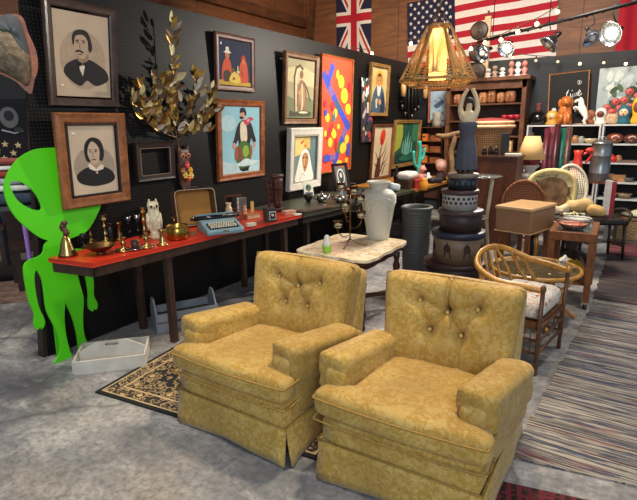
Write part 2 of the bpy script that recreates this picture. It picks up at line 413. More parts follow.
def club_chair(name, label, loc, rz, group):
    t = thing(name, label, 'armchair', loc, rz, group)
    SW, D0, D1 = .405, -.37, .46
    # body: rail box
    b = MB(); b.soft((0, .04, .25), (.76, .81, .16), mchair, .02, 8)
    b.box((0, .08, .10), (.66, .74, .17), M((60, 46, 20), .9))
    b.build('seat_rail', t)
    # skirt with corner pleats: four flared panels
    b = MB()
    def panel(a, c, nrm, L):
        n = 14; vs = []; fs = []
        a = Vector(a); c = Vector(c); nrm = Vector(nrm)
        for i in range(n+1):
            s = i/n; p = a.lerp(c, s)
            e = min(s, 1-s)
            fl = .010 + .014*max(0, 1-e/.12)**1.5
            wob = .006*sin(s*9.5+L*7)
            for k in range(6):
                z = .21 - .195*k/5
                q = p + nrm*((fl+wob)*(k/5)**1.3 + .004)
                vs.append((q.x, q.y, z - (.006*sin(s*7+L) if k == 5 else 0)))
        for i in range(n):
            for k in range(5): fs.append((i*6+k, i*6+k+1, i*6+k+7, i*6+k+6))
        o = len(vs); vs2 = [Vector(v)-nrm*.012 for v in vs]
        allv = vs+vs2; fs2 = [tuple(reversed([i+o for i in f])) for f in fs]
        rim = [(k, k+o, k+1+o, k+1) for k in range(5)] + [(n*6+k+1, n*6+k+1+o, n*6+k+o, n*6+k) for k in range(5)]
        rim += [(i*6+5, i*6+5+o, i*6+11+o, i*6+11) for i in range(n)] + [(i*6+6, i*6+6+o, i*6+o, i*6) for i in range(n)]
        b.add(allv, fs+fs2+rim, mchair, True)
    panel((-.393, D0, 0), (.393, D0, 0), (0, -1, 0), 1); panel((.393, D0+.01, 0), (.393, D1-.01, 0), (1, 0, 0), 2)
    panel((.39, D1-.005, 0), (-.39, D1-.005, 0), (0, 1, 0), 3); panel((-.393, D1-.01, 0), (-.393, D0+.01, 0), (-1, 0, 0), 4)
    b.tube([(-.396, D0-.004, .212), (.396, D0-.004, .212), (.396, D1, .212), (-.396, D1, .212)], .005, mpipe, 6, True)
    b.build('skirt', t)
    # T shaped seat cushion
    b = MB()
    def cush(p):
        x, y, z = p
        k = max(0, min(1, (-.25-y)/.05)); k = k*k*(3-2*k)
        w = .277 + (.415-.277)*k
        x2 = x/.277*w
        cr = 1-(x2/w)**4; ey = max(0, 1-(y/.385)**4)
        if z > 0: z += .022*cr*ey
        y2 = y - .02*(1-(x2/.42)**2)*(1 if y < -.3 else 0)
        return (x2, y2, z - .0)
    b.soft((0, -.01, .383), (.554, .77, .125), mchair, .035, (26, 34, 6), (R(-4.5), 0, 0), cush)
    # welting around front top and bottom edge
    for z, yy in ((.438, -.405), (.328, -.402)):
        b.tube(spline([(-.408, -.265, z), (-.408, -.375, z), (-.36, yy+.002, z), (0, yy-.018, z+.003), (.36, yy+.002, z), (.408, -.375, z), (.408, -.265, z)], 8), .005, mpipe, 6)
    b.build('seat_cushion', t)
    # arms
    for s in (-1, 1):
        b = MB()
        def armf(p, s=s):
            x, y, z = p
            return (x + (.11 if s > 0 else .07)*(y+.1)*(1 if s > 0 else .6), y, z - .06*(y+.33)*max(0, z/.17+.4))
        b.soft((s*.335, .02, .375), (.13, .64, .34), mchair, .03, (6, 14, 8), None, armf)
        a = b.build('arm', t)
        b = MB()
        def capf(p, s=s):
            x, y, z = p
            zz = z - .12*(y+.27)
            wr = .004*sin(y*40+z*30)*(1 if x*s < 0 else .5) + .003*sin(z*70+x*30)
            if abs(y) > .26: wr += .003
            flare = .01*max(0, -z/.1)
            return (x*(1+flare*3)+wr*(.6), y+wr, zz + .008*(1-(x/.09)**2)*(1 if z > 0 else 0))
        b.soft((s*.35, -.015, .506), (.18, .54, .20), mchair, .042, (10, 18, 10), (0, 0, R(-8 if s > 0 else -5)), capf)
        b.build('arm_cover', t)
    # frame behind the back
    b = MB()
    b.soft((.015, .43, .485), (.70, .13, .66), mchair, .035, (10, 4, 10), (R(-9), 0, 0))
    b.build('back_frame', t)
    # tufted back
    btn = [(-.155, .115), (.0, .075), (.155, .115), (-.085, -.03), (.085, -.03)]
    segs = [(btn[1], (0, .34))]
    for i, j in ((0, 3), (1, 3), (1, 4), (2, 4), (0, 1), (1, 2)): segs.append((btn[i], btn[j]))
    segs += [(btn[3], (-.10, -.26)), (btn[4], (.10, -.26))]
    def dseg(px, pz, a, c):
        ax, az = a; cx, cz = c; dx, dz = cx-ax, cz-az
        t_ = max(0, min(1, ((px-ax)*dx+(pz-az)*dz)/(dx*dx+dz*dz)))
        return math.hypot(px-ax-t_*dx, pz-az-t_*dz)
    def backf(p):
        x, y, z = p
        if y < 0:
            e = (1-(x/.37)**4)*(1-(z/.25)**4)
            d = -.045*max(0, e)**.6
            for (bx, bz) in btn:
                r2 = (x-bx)**2+(z-bz)**2
                d += .040*math.exp(-r2/.0012) + .014*math.exp(-r2/.006)
            for k, (a, c) in enumerate(segs):
                ds = dseg(x, z, a, c)
                d += (.04 if k == 0 else .016)*math.exp(-(ds/(.010 if k == 0 else .013))**2)
            y += d
        # crown of the top edge and width
        z += .012*(1-(x/.37)**2)*(1 if z > 0 else 0)
        x *= 1 + .05*(z/.25)
        return (x, y, z)
    b = MB(); b.soft((.012, .325, .615), (.71, .16, .50), mchair, .05, (72, 6, 48), (R(-12), 0, 0), backf)
    T = Matrix.Translation((.012, .325, .615)) @ Euler((R(-12), 0, 0)).to_matrix().to_4x4()
    loop = [(-.365, .245), (0, .262), (.365, .245), (.345, -.2)]
    b.T = T
    b.tube(spline([(-.335, -.055, -.22), (-.36, -.058, .1), (-.368, -.052, .215), (-.335, -.05, .244), (0, -.06, .258), (.335, -.05, .244), (.368, -.052, .215), (.36, -.058, .1), (.335, -.055, -.22)], 8), .0045, mpipe, 6)
    bk = b.build('backrest', t)
    for (bx, bz) in btn:
        b = MB(); b.T = T; b.ball((bx, -.105+.034, bz), (.0115, .007, .0115), mbutton, 10, 6); b.build('button', bk)
    t.scale = (.97, 1, 1)
    return t
club_chair('club_chair', 'gold brocade club chair on the left, nearer the oriental rug', (-1.69, 2.093, 0), R(-1), 'matching gold club chairs')
club_chair('club_chair', 'gold brocade club chair on the right, in front of the hat boxes', (-.765, 2.12, 0), R(1), 'matching gold club chairs')
# ------------------------------------------------------------------ rugs
def persian(nt, b):
    h = NB(nt); o = h.obj(); x, y, z = h.sep(o)
    vo = h.n('ShaderNodeTexVoronoi'); vo.inputs['Scale'].default_value = 11; h.l(o, vo.inputs['Vector'])
    n = h.noise(o, 19, 4, 2)
    ring = h.ramp(vo.outputs['Distance'], [(.18, (1, 1, 1)), (.24, (0, 0, 0)), (.36, (0, 0, 0)), (.4, (.9, .9, .9)), (.46, (0, 0, 0))])
    scr = h.ramp(n, [(.52, (0, 0, 0)), (.57, (1, 1, 1)), (.63, (0, 0, 0))])
    fig = h.math('MAXIMUM', ring, scr)
    field = h.mix(fig, (16, 15, 17), (178, 150, 104))
    dx = h.math('SUBTRACT', .80, h.math('ABSOLUTE', x)); dy = h.math('SUBTRACT', .56, h.math('ABSOLUTE', y))
    d = h.math('MINIMUM', dx, dy)
    bord = h.mix(fig, (46, 36, 30), (196, 166, 116))
    c = h.mix(h.math('LESS_THAN', d, .12), field, bord)
    for a, e in ((.12, .132), (.028, .038)):
        m_ = h.math('MULTIPLY', h.math('GREATER_THAN', d, a), h.math('LESS_THAN', d, e)); c = h.mix(m_, c, (190, 166, 120))
    c = h.mix(h.math('LESS_THAN', d, .028), c, (16, 15, 16))
    h.l(c, b.inputs['Base Color']); b.inputs['Roughness'].default_value = .95
    h.bump(h.noise(o, 120, 2), b, .4, .004)
mpers = nodes_mat(persian)
ang = math.atan2(.55, .08)
tip = pz(95, 393)
b = MB(); b.box((0, 0, .005), (1.60, 1.12, .01), mpers)
d1 = Vector((.68, .08)).normalized()
rzr = R(6.5); c = tip.xy + Vector((cos(rzr)*.80 - sin(rzr)*.56, sin(rzr)*.80 + cos(rzr)*.56))
single('oriental_rug', b, 'black and tan oriental rug with floral border, partly under the left club chair', 'rug', (c.x, c.y, .001), rzr)

def rag(stripes, seed, freq):
    def fn(nt, b):
        h = NB(nt); o = h.obj(); x, y, z = h.sep(o)
        wv = h.vscale(o, (.5, freq, 1)); n = h.noise(wv, 1.0, 5, .1, .7)
        wv2 = h.vscale(o, (2.2, freq*3.4, 1)); n2 = h.noise(wv2, 1.0, 3, 0, .7)
        k = len(stripes); c = h.ramp(n, [(.28+.44*i/(k-1), s) for i, s in enumerate(stripes)], 'CONSTANT')
        c = h.mix(h.ramp(n2, [(.38, (.6,)*3), (.55, (0, 0, 0))]), c, (38, 34, 36))
        blot = h.noise(h.vscale(o, (2, 5, 1)), 1.3, 2)
        c = h.mix(h.ramp(blot, [(.6, (0, 0, 0)), (.70, (.5,)*3)]), c, (112, 56, 60))
        h.l(c, b.inputs['Base Color']); b.inputs['Roughness'].default_value = .95
        h.bump(n2, b, .5, .006)
    return nodes_mat(fn)
def strip_rug(name, label, x0, x1, y0, y1, skew, mat, th=.008, shear=0.0):
    b = MB(); n = 40; vs = []; rnd = random.Random(hash(name) % 99)
    L = y1-y0; cx, cy = (x0+x1)/2, (y0+y1)/2
    for i in range(n+1):
        y = y0-cy + L*i/n
        for s, xx in ((0, x0), (1, x1)):
            j = rnd.uniform(-.012, .012)
            ys = y+shear*(xx-x0)*(1-i/n); vs.append((xx-cx+j+skew*(i/n-.5), ys, 0)); vs.append((xx-cx+j+skew*(i/n-.5), ys, th))
    fs = []
    for i in range(n):
        a = i*4; e = a+4
        fs += [(a+1, a+3, e+3, e+1), (a, e, e+2, a+2), (a, a+1, e+1, e), (a+2, e+2, e+3, a+3)]
    fs += [(0, 2, 3, 1), (n*4, n*4+1, n*4+3, n*4+2)]
    b.add(vs, fs, mat)
    return single(name, b, label, 'rug', (cx, cy, .001))
strip_rug('rag_rug', 'long multicoloured striped rag rug nearest on the right of the gold chairs', -.31, .62, 2.36, 5.14, .16,
          rag([(56, 48, 52), (134, 126, 114), (70, 74, 90), (164, 156, 142), (92, 66, 66), (54, 58, 70), (140, 132, 124)], 1, 15), shear=.17)
strip_rug('rag_rug', 'dark brown and grey striped rag rug beyond the multicoloured one', -.24, .7, 5.22, 7.05, .02,
          rag([(50, 38, 38), (84, 68, 60), (44, 40, 46), (100, 84, 72), (70, 44, 44), (46, 38, 42)], 2, 20))
strip_rug('rag_rug', 'dark red striped rag rug farthest away, before the woven chest', -.24, .7, 7.12, 8.0, .0,
          rag([(96, 40, 46), (120, 62, 62), (80, 34, 42), (132, 84, 78), (98, 46, 52)], 3, 16))
def redblk(nt, b):
    h = NB(nt); o = h.obj(); x, y, z = h.sep(o)
    u = h.math('FRACT', h.math('MULTIPLY', x, 22)); v = h.math('MULTIPLY', y, 34)
    n = h.noise(h.vscale(o, (22, 34, 1)), 1.2, 1)
    w = h.math('FRACT', h.math('ADD', v, h.math('MULTIPLY', u, .6)))
    k = h.math('MULTIPLY', h.math('LESS_THAN', u, .55), h.math('GREATER_THAN', n, .46))
    c = h.mix(k, (104, 24, 32), (26, 14, 18)); c = h.mix(h.ramp(h.noise(o, 9, 3), [(.4, (.4,)*3), (.6, (0, 0, 0))]), c, (52, 20, 26))
    h.l(c, b.inputs['Base Color']); b.inputs['Roughness'].default_value = .95; h.bump(n, b, .4, .005)
o = strip_rug('woven_rug', 'dark red and black woven rug at the bottom edge, right of the chairs', -.47, .85, 1.2, 2.2, 0, nodes_mat(redblk))
o.rotation_euler = (0, 0, R(12)); o.location = (.25, 1.78, .0012)

# ------------------------------------------------------------------ white tool caddy and grey crate
mwhite = M((196, 190, 178), .7, var=.14, scale=9, bump=.2)
def caddy():
    t = thing('tool_caddy', 'white painted wooden tool caddy on the concrete beside the green alien', 'tool caddy', (-3.085, 2.005, .001), R(46))
    L, W, Hh = .48, .34, .10
    b = MB(); b.box((0, 0, .008), (L, W, .014), mwhite); b.build('bottom', t)
    for s in (-1, 1):
        b = MB(); b.box((0, s*(W/2-.008), Hh/2), (L-.02, .014, Hh), mwhite); b.build('side_board', t, bevel=.002)
        b = MB(); b.box((s*(L/2-.006), 0, Hh/2), (.014, W, Hh), mwhite); b.build('end_board', t, bevel=.002)
    b = MB()
    out = [(-L/2+.015, .016), (L/2-.015, .016), (L/2-.015, .10), (.10, .165), (-.10, .165), (-L/2+.015, .10)]
    hole = list(reversed(arc(-.035, .138, .011, 90, 270, 6) + arc(.035, .138, .011, -90, 90, 6)))
    b.prism([out, hole], .016, mwhite, y0=-.008); b.build('carry_handle', t)
caddy()
mgrey = M((132, 136, 140), .75, var=.12, scale=8)
t = thing('wooden_crate', 'grey painted wooden crate with open slots under the red counter', 'crate', (-3.17, 2.78, .001), R(61))
L, W, Hh = .50, .24, .26
b = MB(); b.box((0, 0, .008), (L, W, .016), mgrey); b.build('bottom', t)
for s in (-1, 1):
    b = MB(); b.prism([(-W/2, 0), (W/2, 0), (W/2, .17), (.04, .28), (-.04, .28), (-W/2, .17)], .014, mgrey,
                      T=Matrix.Translation((s*L/2, 0, 0)) @ Euler((0, 0, R(90))).to_matrix().to_4x4()); b.build('end_board', t)
for z in (.05, .135):
    for s in (-1, 1):
        b = MB(); b.box((0, s*(W/2+.004), z), (L+.01, .012, .065), mgrey); b.build('slat', t)
# ------------------------------------------------------------------ pictures
PR = R(90)                      # turns a picture's front to face +X
class Art:
    """flat painted picture: coloured shapes laid on a sheet, u,v in 0..1"""
    def __init__(s, w, h, ground, gvar=.12, gscale=5):
        s.w, s.h, s.n = w, h, 1; s.b = MB()
        s.b.box((0, .003, 0), (w, .006, h), M(ground, .75, var=gvar, scale=gscale))
    def P(s, rgb, pts, var=.1):
        q = [((p[0]-.5)*s.w, (p[1]-.5)*s.h) for p in pts]
        s.b.prism(q, .0006, M(rgb, .75, var=var, scale=25), y0=-.0006-.00025*s.n); s.n += 1; return s
    def E(s, rgb, cx, cy, rx, ry, rot=0, var=.1, n=20):
        asp = s.w/s.h; pts = []
        for i in range(n):
            a = 2*pi*i/n; x, y = rx*cos(a)*s.w, ry*sin(a)*s.h
            c, d = cos(R(rot)), sin(R(rot)); pts.append((cx+(x*c-y*d)/s.w, cy+(x*d+y*c)/s.h))
        return s.P(rgb, pts, var)
    def S(s, rgb, pts, var=.1):       # smooth closed outline
        return s.P(rgb, [(p.x, p.y) for p in closed_spline([(a, c, 0) for a, c in pts], 4)], var)
    def L(s, rgb, pts, wd, taper=False):      # brush stroke
        n = len(pts); l = []; r = []
        for i, p in enumerate(pts):
            a = pts[max(i-1, 0)]; c = pts[min(i+1, n-1)]
            dx, dy = (c[0]-a[0])*s.w, (c[1]-a[1])*s.h; k = math.hypot(dx, dy) or 1
            ww = wd*(1-.8*i/(n-1) if taper else 1)/2
            l.append((p[0]-dy/k*ww/s.w, p[1]+dx/k*ww/s.h)); r.append((p[0]+dy/k*ww/s.w, p[1]-dx/k*ww/s.h))
        return s.P(rgb, l+r[::-1])
    def build(s, parent, name='canvas', y=0.0): return s.b.build(name, parent, (0, y, 0))
def frame_mesh(w, h, fw, dep, m, lip=None, step=.0):
    """mitred moulding, outer size w x h, back at y=+dep"""
    b = MB(); ow, oh = w/2, h/2; prof = [(0, dep), (0, .004), (fw*.12, -.004), (fw*.45, .002+step), (fw*.85, .004), (fw, .012), (fw, dep)]
    vs = []
    for (d, y) in prof:
        for sx, sz in ((-1, -1), (1, -1), (1, 1), (-1, 1)): vs.append((sx*(ow-d), y, sz*(oh-d)))
    fs = []
    for i in range(len(prof)):
        j = (i+1) % len(prof)
        for k in range(4):
            k2 = (k+1) % 4; fs.append((i*4+k, i*4+k2, j*4+k2, j*4+k))
    b.add(vs, fs, m)
    if lip:
        lm, lw = lip
        for sx in (-1, 1): b.box((sx*(ow-fw-lw/2), .012, 0), (lw, .01, h-2*fw), lm)
        for sz in (-1, 1): b.box((0, .012, sz*(oh-fw-lw/2)), (w-2*fw, .01, lw), lm)
    return b
def picture(name, label, loc, rz, w, h, fw, dep, fm, art, tilt=0, lip=None, cat='picture', roll=0, group=None, cy=None, wall=True, stand=0):
    off = sin(abs(tilt))*h/2 + dep + .002 + stand
    if rz and wall:
        sight = Vector((WX, loc[1], loc[2]))-EYEV          # taken from image pixels on the wall plane, pushed along the line of sight; the frame stands proud of it
        q = EYEV+sight*((WX+off)/sight.x); loc = (WX+off, q.y, q.z)
    loc = loc if rz else (loc[0], BY-.0-off+.005, loc[2]) if wall else loc
    t = thing(name, label, cat, loc, (tilt, roll, rz), group)
    frame_mesh(w, h, fw, dep, fm, lip).build('frame', t)
    if art: art.build(t, y=dep*.55 if cy is None else cy)
    return t
oak = wood((112, 74, 46), (74, 46, 28), scale=(6, 6, 6)); walnut = wood((92, 70, 58), (60, 44, 36), scale=(6, 6, 6), rough=.35)
orangewood = wood((172, 108, 58), (124, 72, 38), scale=(5, 5, 5), rough=.4); darkwood = wood((54, 34, 28), (32, 20, 18), scale=(5, 5, 5))
redwood = wood((128, 66, 40), (84, 40, 24), scale=(5, 5, 5)); goldwood = wood((176, 134, 72), (130, 90, 42), scale=(5, 5, 5))
blackm = M((20, 18, 18), .4, var=.1)
def wl(x, y, off=.0): p = px_(x, y, WX+off); return p

# gentleman
a = Art(.43, .57, (196, 172, 144), .1, 3)
a.E((176, 152, 126), .5, .45, .42, .36)
a.S((38, 34, 34), [(.14, .28), (.16, .36), (.26, .42), (.40, .46), (.5, .44), (.62, .46), (.80, .40), (.93, .33), (.96, .22), (.72, .14), (.55, .20), (.42, .13), (.24, .2)])
a.P((222, 206, 182), [(.42, .45), (.57, .46), (.53, .40), (.47, .25), (.42, .34)])
a.S((150, 124, 100), [(.40, .52), (.40, .44), (.48, .40), (.58, .45), (.58, .52)])
a.S((186, 158, 130), [(.34, .66), (.35, .56), (.40, .49), (.48, .46), (.55, .50), (.59, .60), (.58, .70), (.48, .75), (.37, .73)])
a.S((44, 36, 34), [(.32, .62), (.31, .71), (.36, .78), (.48, .81), (.59, .79), (.65, .71), (.67, .60), (.63, .55), (.60, .58), (.59, .68), (.52, .745), (.40, .735), (.36, .70), (.345, .64)])
a.S((58, 46, 40), [(.36, .55), (.42, .57), (.50, .55), (.49, .53), (.42, .545), (.38, .53)])
a.L((60, 44, 38), [(.37, .675), (.43, .68)], .008).L((60, 44, 38), [(.48, .68), (.55, .675)], .008)
a.E((50, 40, 38), .405, .655, .02, .008).E((50, 40, 38), .515, .655, .02, .008).L((140, 110, 88), [(.45, .65), (.435, .59), (.465, .585)], .006)
a.L((110, 80, 66), [(.41, .515), (.47, .515)], .006)
a.P((30, 26, 28), [(.40, .43), (.47, .41), (.47, .385), (.40, .37)]).P((30, 26, 28), [(.48, .41), (.58, .44), (.57, .385), (.48, .385)])
a.P((236, 230, 220), [(.07, .12), (.12, .12), (.12, .145), (.07, .145)])
picture('framed_portrait', 'large brown framed sepia portrait of a moustached man in a bow tie, top left', (WX+.075, 2.395, 2.175), PR, .56, .71, .055, .03, walnut, a, R(7))
# lady
a = Art(.37, .50, (198, 178, 150), .1, 3)
a.E((158, 142, 122), .5, .40, .46, .30)
a.S((26, 26, 26), [(.08, .26), (.14, .33), (.30, .39), (.42, .40), (.6, .40), (.76, .37), (.90, .30), (.94, .20), (.84, .14), (.6, .11), (.36, .12), (.16, .17)])
a.S((168, 146, 122), [(.40, .50), (.40, .38), (.50, .33), (.61, .38), (.62, .50)])
a.P((222, 210, 190), [(.34, .43), (.40, .45), (.52, .36), (.64, .43), (.70, .40), (.68, .355), (.53, .33), (.38, .37)])
a.S((26, 24, 24), [(.32, .50), (.29, .62), (.32, .74), (.42, .815), (.54, .825), (.66, .78), (.72, .68), (.72, .55), (.66, .47), (.60, .50), (.44, .50), (.38, .47)])
a.S((192, 168, 142), [(.36, .62), (.38, .53), (.45, .45), (.51, .43), (.58, .47), (.62, .56), (.62, .66), (.55, .74), (.47, .77), (.40, .72)])
a.L((60, 44, 38), [(.39, .645), (.45, .65)], .007).L((60, 44, 38), [(.51, .65), (.58, .64)], .007)
a.E((40, 32, 32), .42, .62, .022, .009).E((40, 32, 32), .54, .62, .022, .009).L((142, 116, 94), [(.475, .62), (.46, .555), (.50, .55)], .006)
a.L((120, 70, 60), [(.44, .505), (.53, .505)], .009).E((214, 196, 170), .53, .31, .025, .016)
a.P((236, 230, 220), [(.06, .88), (.13, .88), (.13, .905), (.06, .905)])
picture('framed_portrait', 'orange-brown framed sepia portrait of a woman with parted dark hair and white collar', (WX+.03, 2.385, 1.415), PR, .57, .68, .075, .035, orangewood, a, R(3), stand=.08, lip=(M((36, 26, 22), .6), .014))
# empty frame
t = picture('empty_frame', 'small empty dark frame hung on the pegboard below the metal branch sculpture', (WX+.02, 2.97, 1.365), PR, .41, .325, .045, .05, darkwood, None, R(3), lip=(M((120, 100, 84), .5), .008), cat='frame')
# couple
a = Art(.47, .42, (28, 38, 66), .2, 8)
a.P((196, 160, 60), [(0, 0), (1, 0), (1, .08), (.8, .12), (.5, .1), (.2, .14), (0, .1)])
a.S((206, 84, 52), [(.10, .10), (.08, .30), (.14, .52), (.24, .60), (.34, .54), (.38, .36), (.36, .12)])
a.S((72, 60, 42), [(.12, .26), (.24, .34), (.34, .28), (.40, .12), (.16, .08)])
a.S((206, 84, 52), [(.64, .10), (.62, .36), (.68, .56), (.77, .64), (.86, .54), (.90, .32), (.90, .10)])
a.E((198, 120, 70), .25, .66, .065, .08).E((200, 118, 70), .76, .58, .055, .075)
a.S((232, 222, 200), [(.14, .72), (.20, .76), (.21, .83), (.29, .84), (.31, .76), (.37, .72), (.25, .70)])
a.S((180, 62, 46), [(.70, .56), (.69, .66), (.76, .71), (.82, .65), (.83, .54), (.76, .64)])
a.S((226, 196, 84), [(.30, .10), (.36, .24), (.48, .32), (.60, .24), (.66, .10), (.5, .05)])
for i in range(9):
    r_ = random.Random(i); a.E([(216, 196, 150), (170, 70, 46), (90, 110, 60)][i % 3], .36+.28*r_.random(), .12+.25*r_.random(), .03, .03)
a.L((226, 206, 150), [(.55, .2), (.57, .45)], .012).E((206, 90, 50), .74, .3, .02, .06).E((240, 232, 214), .06, .90, .02, .03)
picture('framed_painting', 'small painting of two seated figures in red ponchos on a dark blue ground', (WX+.01, 4.08, 2.27), PR, .58, .53, .05, .03, redwood, a, R(3))
# man in tails over a green ball
a = Art(.58, .68, (146, 196, 206), .1, 3)
a.P((186, 214, 214), [(0, 0), (1, 0), (1, .16), (.7, .2), (.4, .14), (0, .2)]).E((176, 210, 214), .15, .75, .2, .12)
a.S((28, 26, 32), [(.44, .05), (.43, .28), (.42, .5), (.5, .56), (.66, .56), (.72, .46), (.74, .28), (.68, .05)])
a.S((28, 26, 32), [(.44, .76), (.36, .66), (.30, .52), (.26, .46), (.33, .43), (.40, .50), (.42, .44), (.46, .46), (.70, .44), (.76, .52), (.82, .46), (.90, .47), (.84, .60), (.78, .72), (.70, .78), (.56, .80)])
a.S((222, 208, 178), [(.47, .74), (.54, .78), (.62, .74), (.65, .58), (.63, .48), (.50, .47), (.46, .58)])
a.E((206, 150, 120), .54, .87, .075, .07).S((30, 26, 26), [(.46, .90), (.47, .96), (.54, .98), (.61, .95), (.63, .88), (.59, .86), (.56, .91)]).E((40, 30, 28), .50, .83, .05, .022)
a.S((196, 66, 82), [(.55, .79), (.62, .80), (.70, .84), (.80, .83), (.82, .80), (.74, .78), (.70, .74), (.62, .72), (.57, .75)]).E((230, 160, 160), .68, .79, .04, .016, 20)
a.E((206, 156, 130), .30, .42, .04, .05, 20).E((206, 156, 130), .86, .42, .04, .05, -20)
a.E((72, 108, 40), .55, .27, .21, .22).E((120, 80, 56), .45, .29, .1, .12, 20).E((136, 176, 60), .60, .33, .09, .09).E((46, 78, 32), .62, .15, .1, .07)
a.S((184, 82, 52), [(.33, .20), (.31, .32), (.36, .42), (.38, .28)]).S((184, 82, 52), [(.74, .2), (.79, .32), (.76, .42), (.73, .3)])
a.S((206, 226, 224), [(.30, .13), (.45, .17), (.6, .22), (.8, .18), (.95, .17), (.8, .12), (.55, .10)])
a.P((24, 24, 28), [(.5, .03), (.68, .03), (.66, .08), (.52, .08)])
picture('framed_painting', 'orange framed painting of a dancing man in black tails above a green ball', (WX+.01, 4.12, 1.51), PR, .73, .80, .065, .035, wood((186, 104, 40), (120, 56, 24), scale=(9, 9, 9), rough=.35), a, R(3))
# feathered figure
a = Art(.55, .66, (158, 148, 112), .15, 4)
a.P((112, 116, 84), [(0, 0), (1, 0), (1, .32), (.7, .38), (.4, .3), (0, .38)]).P((190, 176, 132), [(0, .62), (1, .55), (1, .8), (.5, .9), (0, .84)])
a.L((92, 76, 56), [(.30, .12), (.26, .4), (.24, .7), (.30, .86), (.44, .90), (.56, .84)], .035)
a.L((206, 194, 156), [(.34, .12), (.31, .4), (.30, .7), (.36, .82), (.46, .85)], .03)
a.S((136, 104, 76), [(.36, .14), (.36, .42), (.42, .62), (.54, .66), (.66, .58), (.72, .36), (.70, .12), (.52, .10)])
a.S((168, 132, 96), [(.44, .30), (.46, .5), (.58, .56), (.64, .42), (.62, .2)]).E((128, 92, 68), .50, .75, .07, .07).E((190, 146, 80), .44, .44, .05, .03)
a.L((84, 70, 54), [(.60, .62), (.74, .50), (.88, .30)], .02).L((210, 196, 160), [(.52, .6), (.56, .3), (.54, .12)], .02)
a.P((72, 70, 52), [(.08, .03), (.92, .03), (.9, .11), (.6, .14), (.3, .1), (.1, .13)]).E((206, 196, 160), .6, .10, .18, .02)
picture('framed_painting', 'brown framed landscape painting of a figure in a feather headdress', (WX+.01, 5.255, 2.075), PR, .70, .80, .06, .04, wood((140, 94, 52), (96, 60, 32), scale=(6, 6, 6)), a, R(4))
# abstract
a = Art(.80, 1.45, (214, 74, 38), .12, 4)
rb = random.Random(4)
blue, yel, red, vio = (56, 70, 170), (236, 186, 44), (172, 40, 44), (118, 88, 140)
a.L(vio, [(.10, .82), (.28, .70)], .10).L(blue, [(.06, .86), (.22, .76), (.40, .66)], .11).L(vio, [(.24, .75), (.36, .67)], .10).L(blue, [(.40, .66), (.62, .54)], .11).L((44, 84, 110), [(.46, .63), (.60, .54)], .10)
a.L(blue, [(.60, .55), (.86, .42)], .11).E(blue, .88, .41, .09, .05).L(blue, [(.86, .42), (.72, .30), (.62, .22)], .11).L(vio, [(.82, .39), (.72, .30)], .10).L((66, 100, 70), [(.66, .26), (.54, .14)], .10).L(blue, [(.56, .16), (.44, .04)], .10)
a.L(blue, [(.22, .80), (.36, .94)], .10)
for (x, y, rx, ry, ro) in ((.62, .80, .10, .06, 30), (.74, .68, .12, .07, 10), (.88, .56, .10, .05, -20), (.50, .86, .05, .04, 0), (.20, .48, .07, .04, 60), (.56, .40, .05, .025, 0), (.44, .52, .08, .04, 45), (.74, .20, .12, .05, 20), (.86, .28, .08, .04, 60), (.30, .26, .08, .04, 70), (.14, .34, .05, .03, 0), (.62, .06, .10, .03, 0), (.86, .08, .05, .025, 0), (.40, .34, .10, .04, -40)):
    a.E(yel, x, y, rx, ry, ro, .05)
for (x, y, rx, ry, ro) in ((.36, .58, .06, .04, 0), (.28, .36, .16, .03, 50), (.5, .24, .05, .06, 0), (.9, .76, .05, .05, 0), (.12, .60, .05, .03, 0), (.18, .12, .10, .04, 0)): a.E(red, x, y, rx, ry, ro, .05)
a.P(blue, [(.10, .09), (.30, .09), (.30, .15), (.10, .15)]).P(vio, [(.30, .09), (.48, .10), (.48, .15), (.30, .15)]).P((60, 110, 120), [(.34, .44), (.46, .46), (.40, .56)]).P(blue, [(.86, .12), (.96, .12), (.96, .24), (.86, .24)]).P(blue, [(.10, .50), (.18, .50), (.18, .55), (.10, .55)])
picture('abstract_painting', 'tall orange abstract painting with blue bands and yellow blobs', (WX+.01, 6.09, 1.775), PR, .82, 1.49, .02, .03, wood((196, 116, 50), (150, 80, 34), scale=(6, 6, 6)), a, R(2))
# white framed hooded woman
a = Art(.50, .56, (110, 128, 126), .1, 3)
a.P((226, 196, 120), [(.0, .55), (.42, .62), (.45, 1), (0, 1)]).P((92, 116, 116), [(.75, 0), (1, 0), (1, 1), (.7, 1)]).P((206, 170, 90), [(.42, .62), (.6, .74), (.72, .7), (.7, 1), (.44, 1)])
a.S((226, 222, 206), [(.14, .0), (.18, .3), (.30, .58), (.44, .70), (.58, .70), (.70, .58), (.80, .34), (.88, .0)])
a.S((176, 122, 76), [(.38, .52), (.44, .62), (.58, .62), (.66, .52), (.63, .36), (.54, .22), (.47, .24), (.41, .38)])
a.S((206, 160, 104), [(.44, .5), (.47, .58), (.50, .5), (.48, .34)]).L((50, 34, 28), [(.40, .52), (.48, .53)], .016).L((50, 34, 28), [(.55, .53), (.63, .52)], .016).E((128, 44, 36), .52, .31, .04, .016)
a.L((176, 170, 150), [(.30, .02), (.40, .2), (.52, .12)], .012).E((190, 60, 40), .36, .86, .08, .025, 30).E((190, 60, 40), .5, .78, .04, .02)
picture('framed_print', 'white framed print of a woman in a white head scarf', (WX+.01, 5.32, 1.24), PR, .70, .745, .09, .06, M((206, 198, 184), .5, var=.1, scale=12), a, R(4), lip=(M((150, 142, 126), .5), .012))
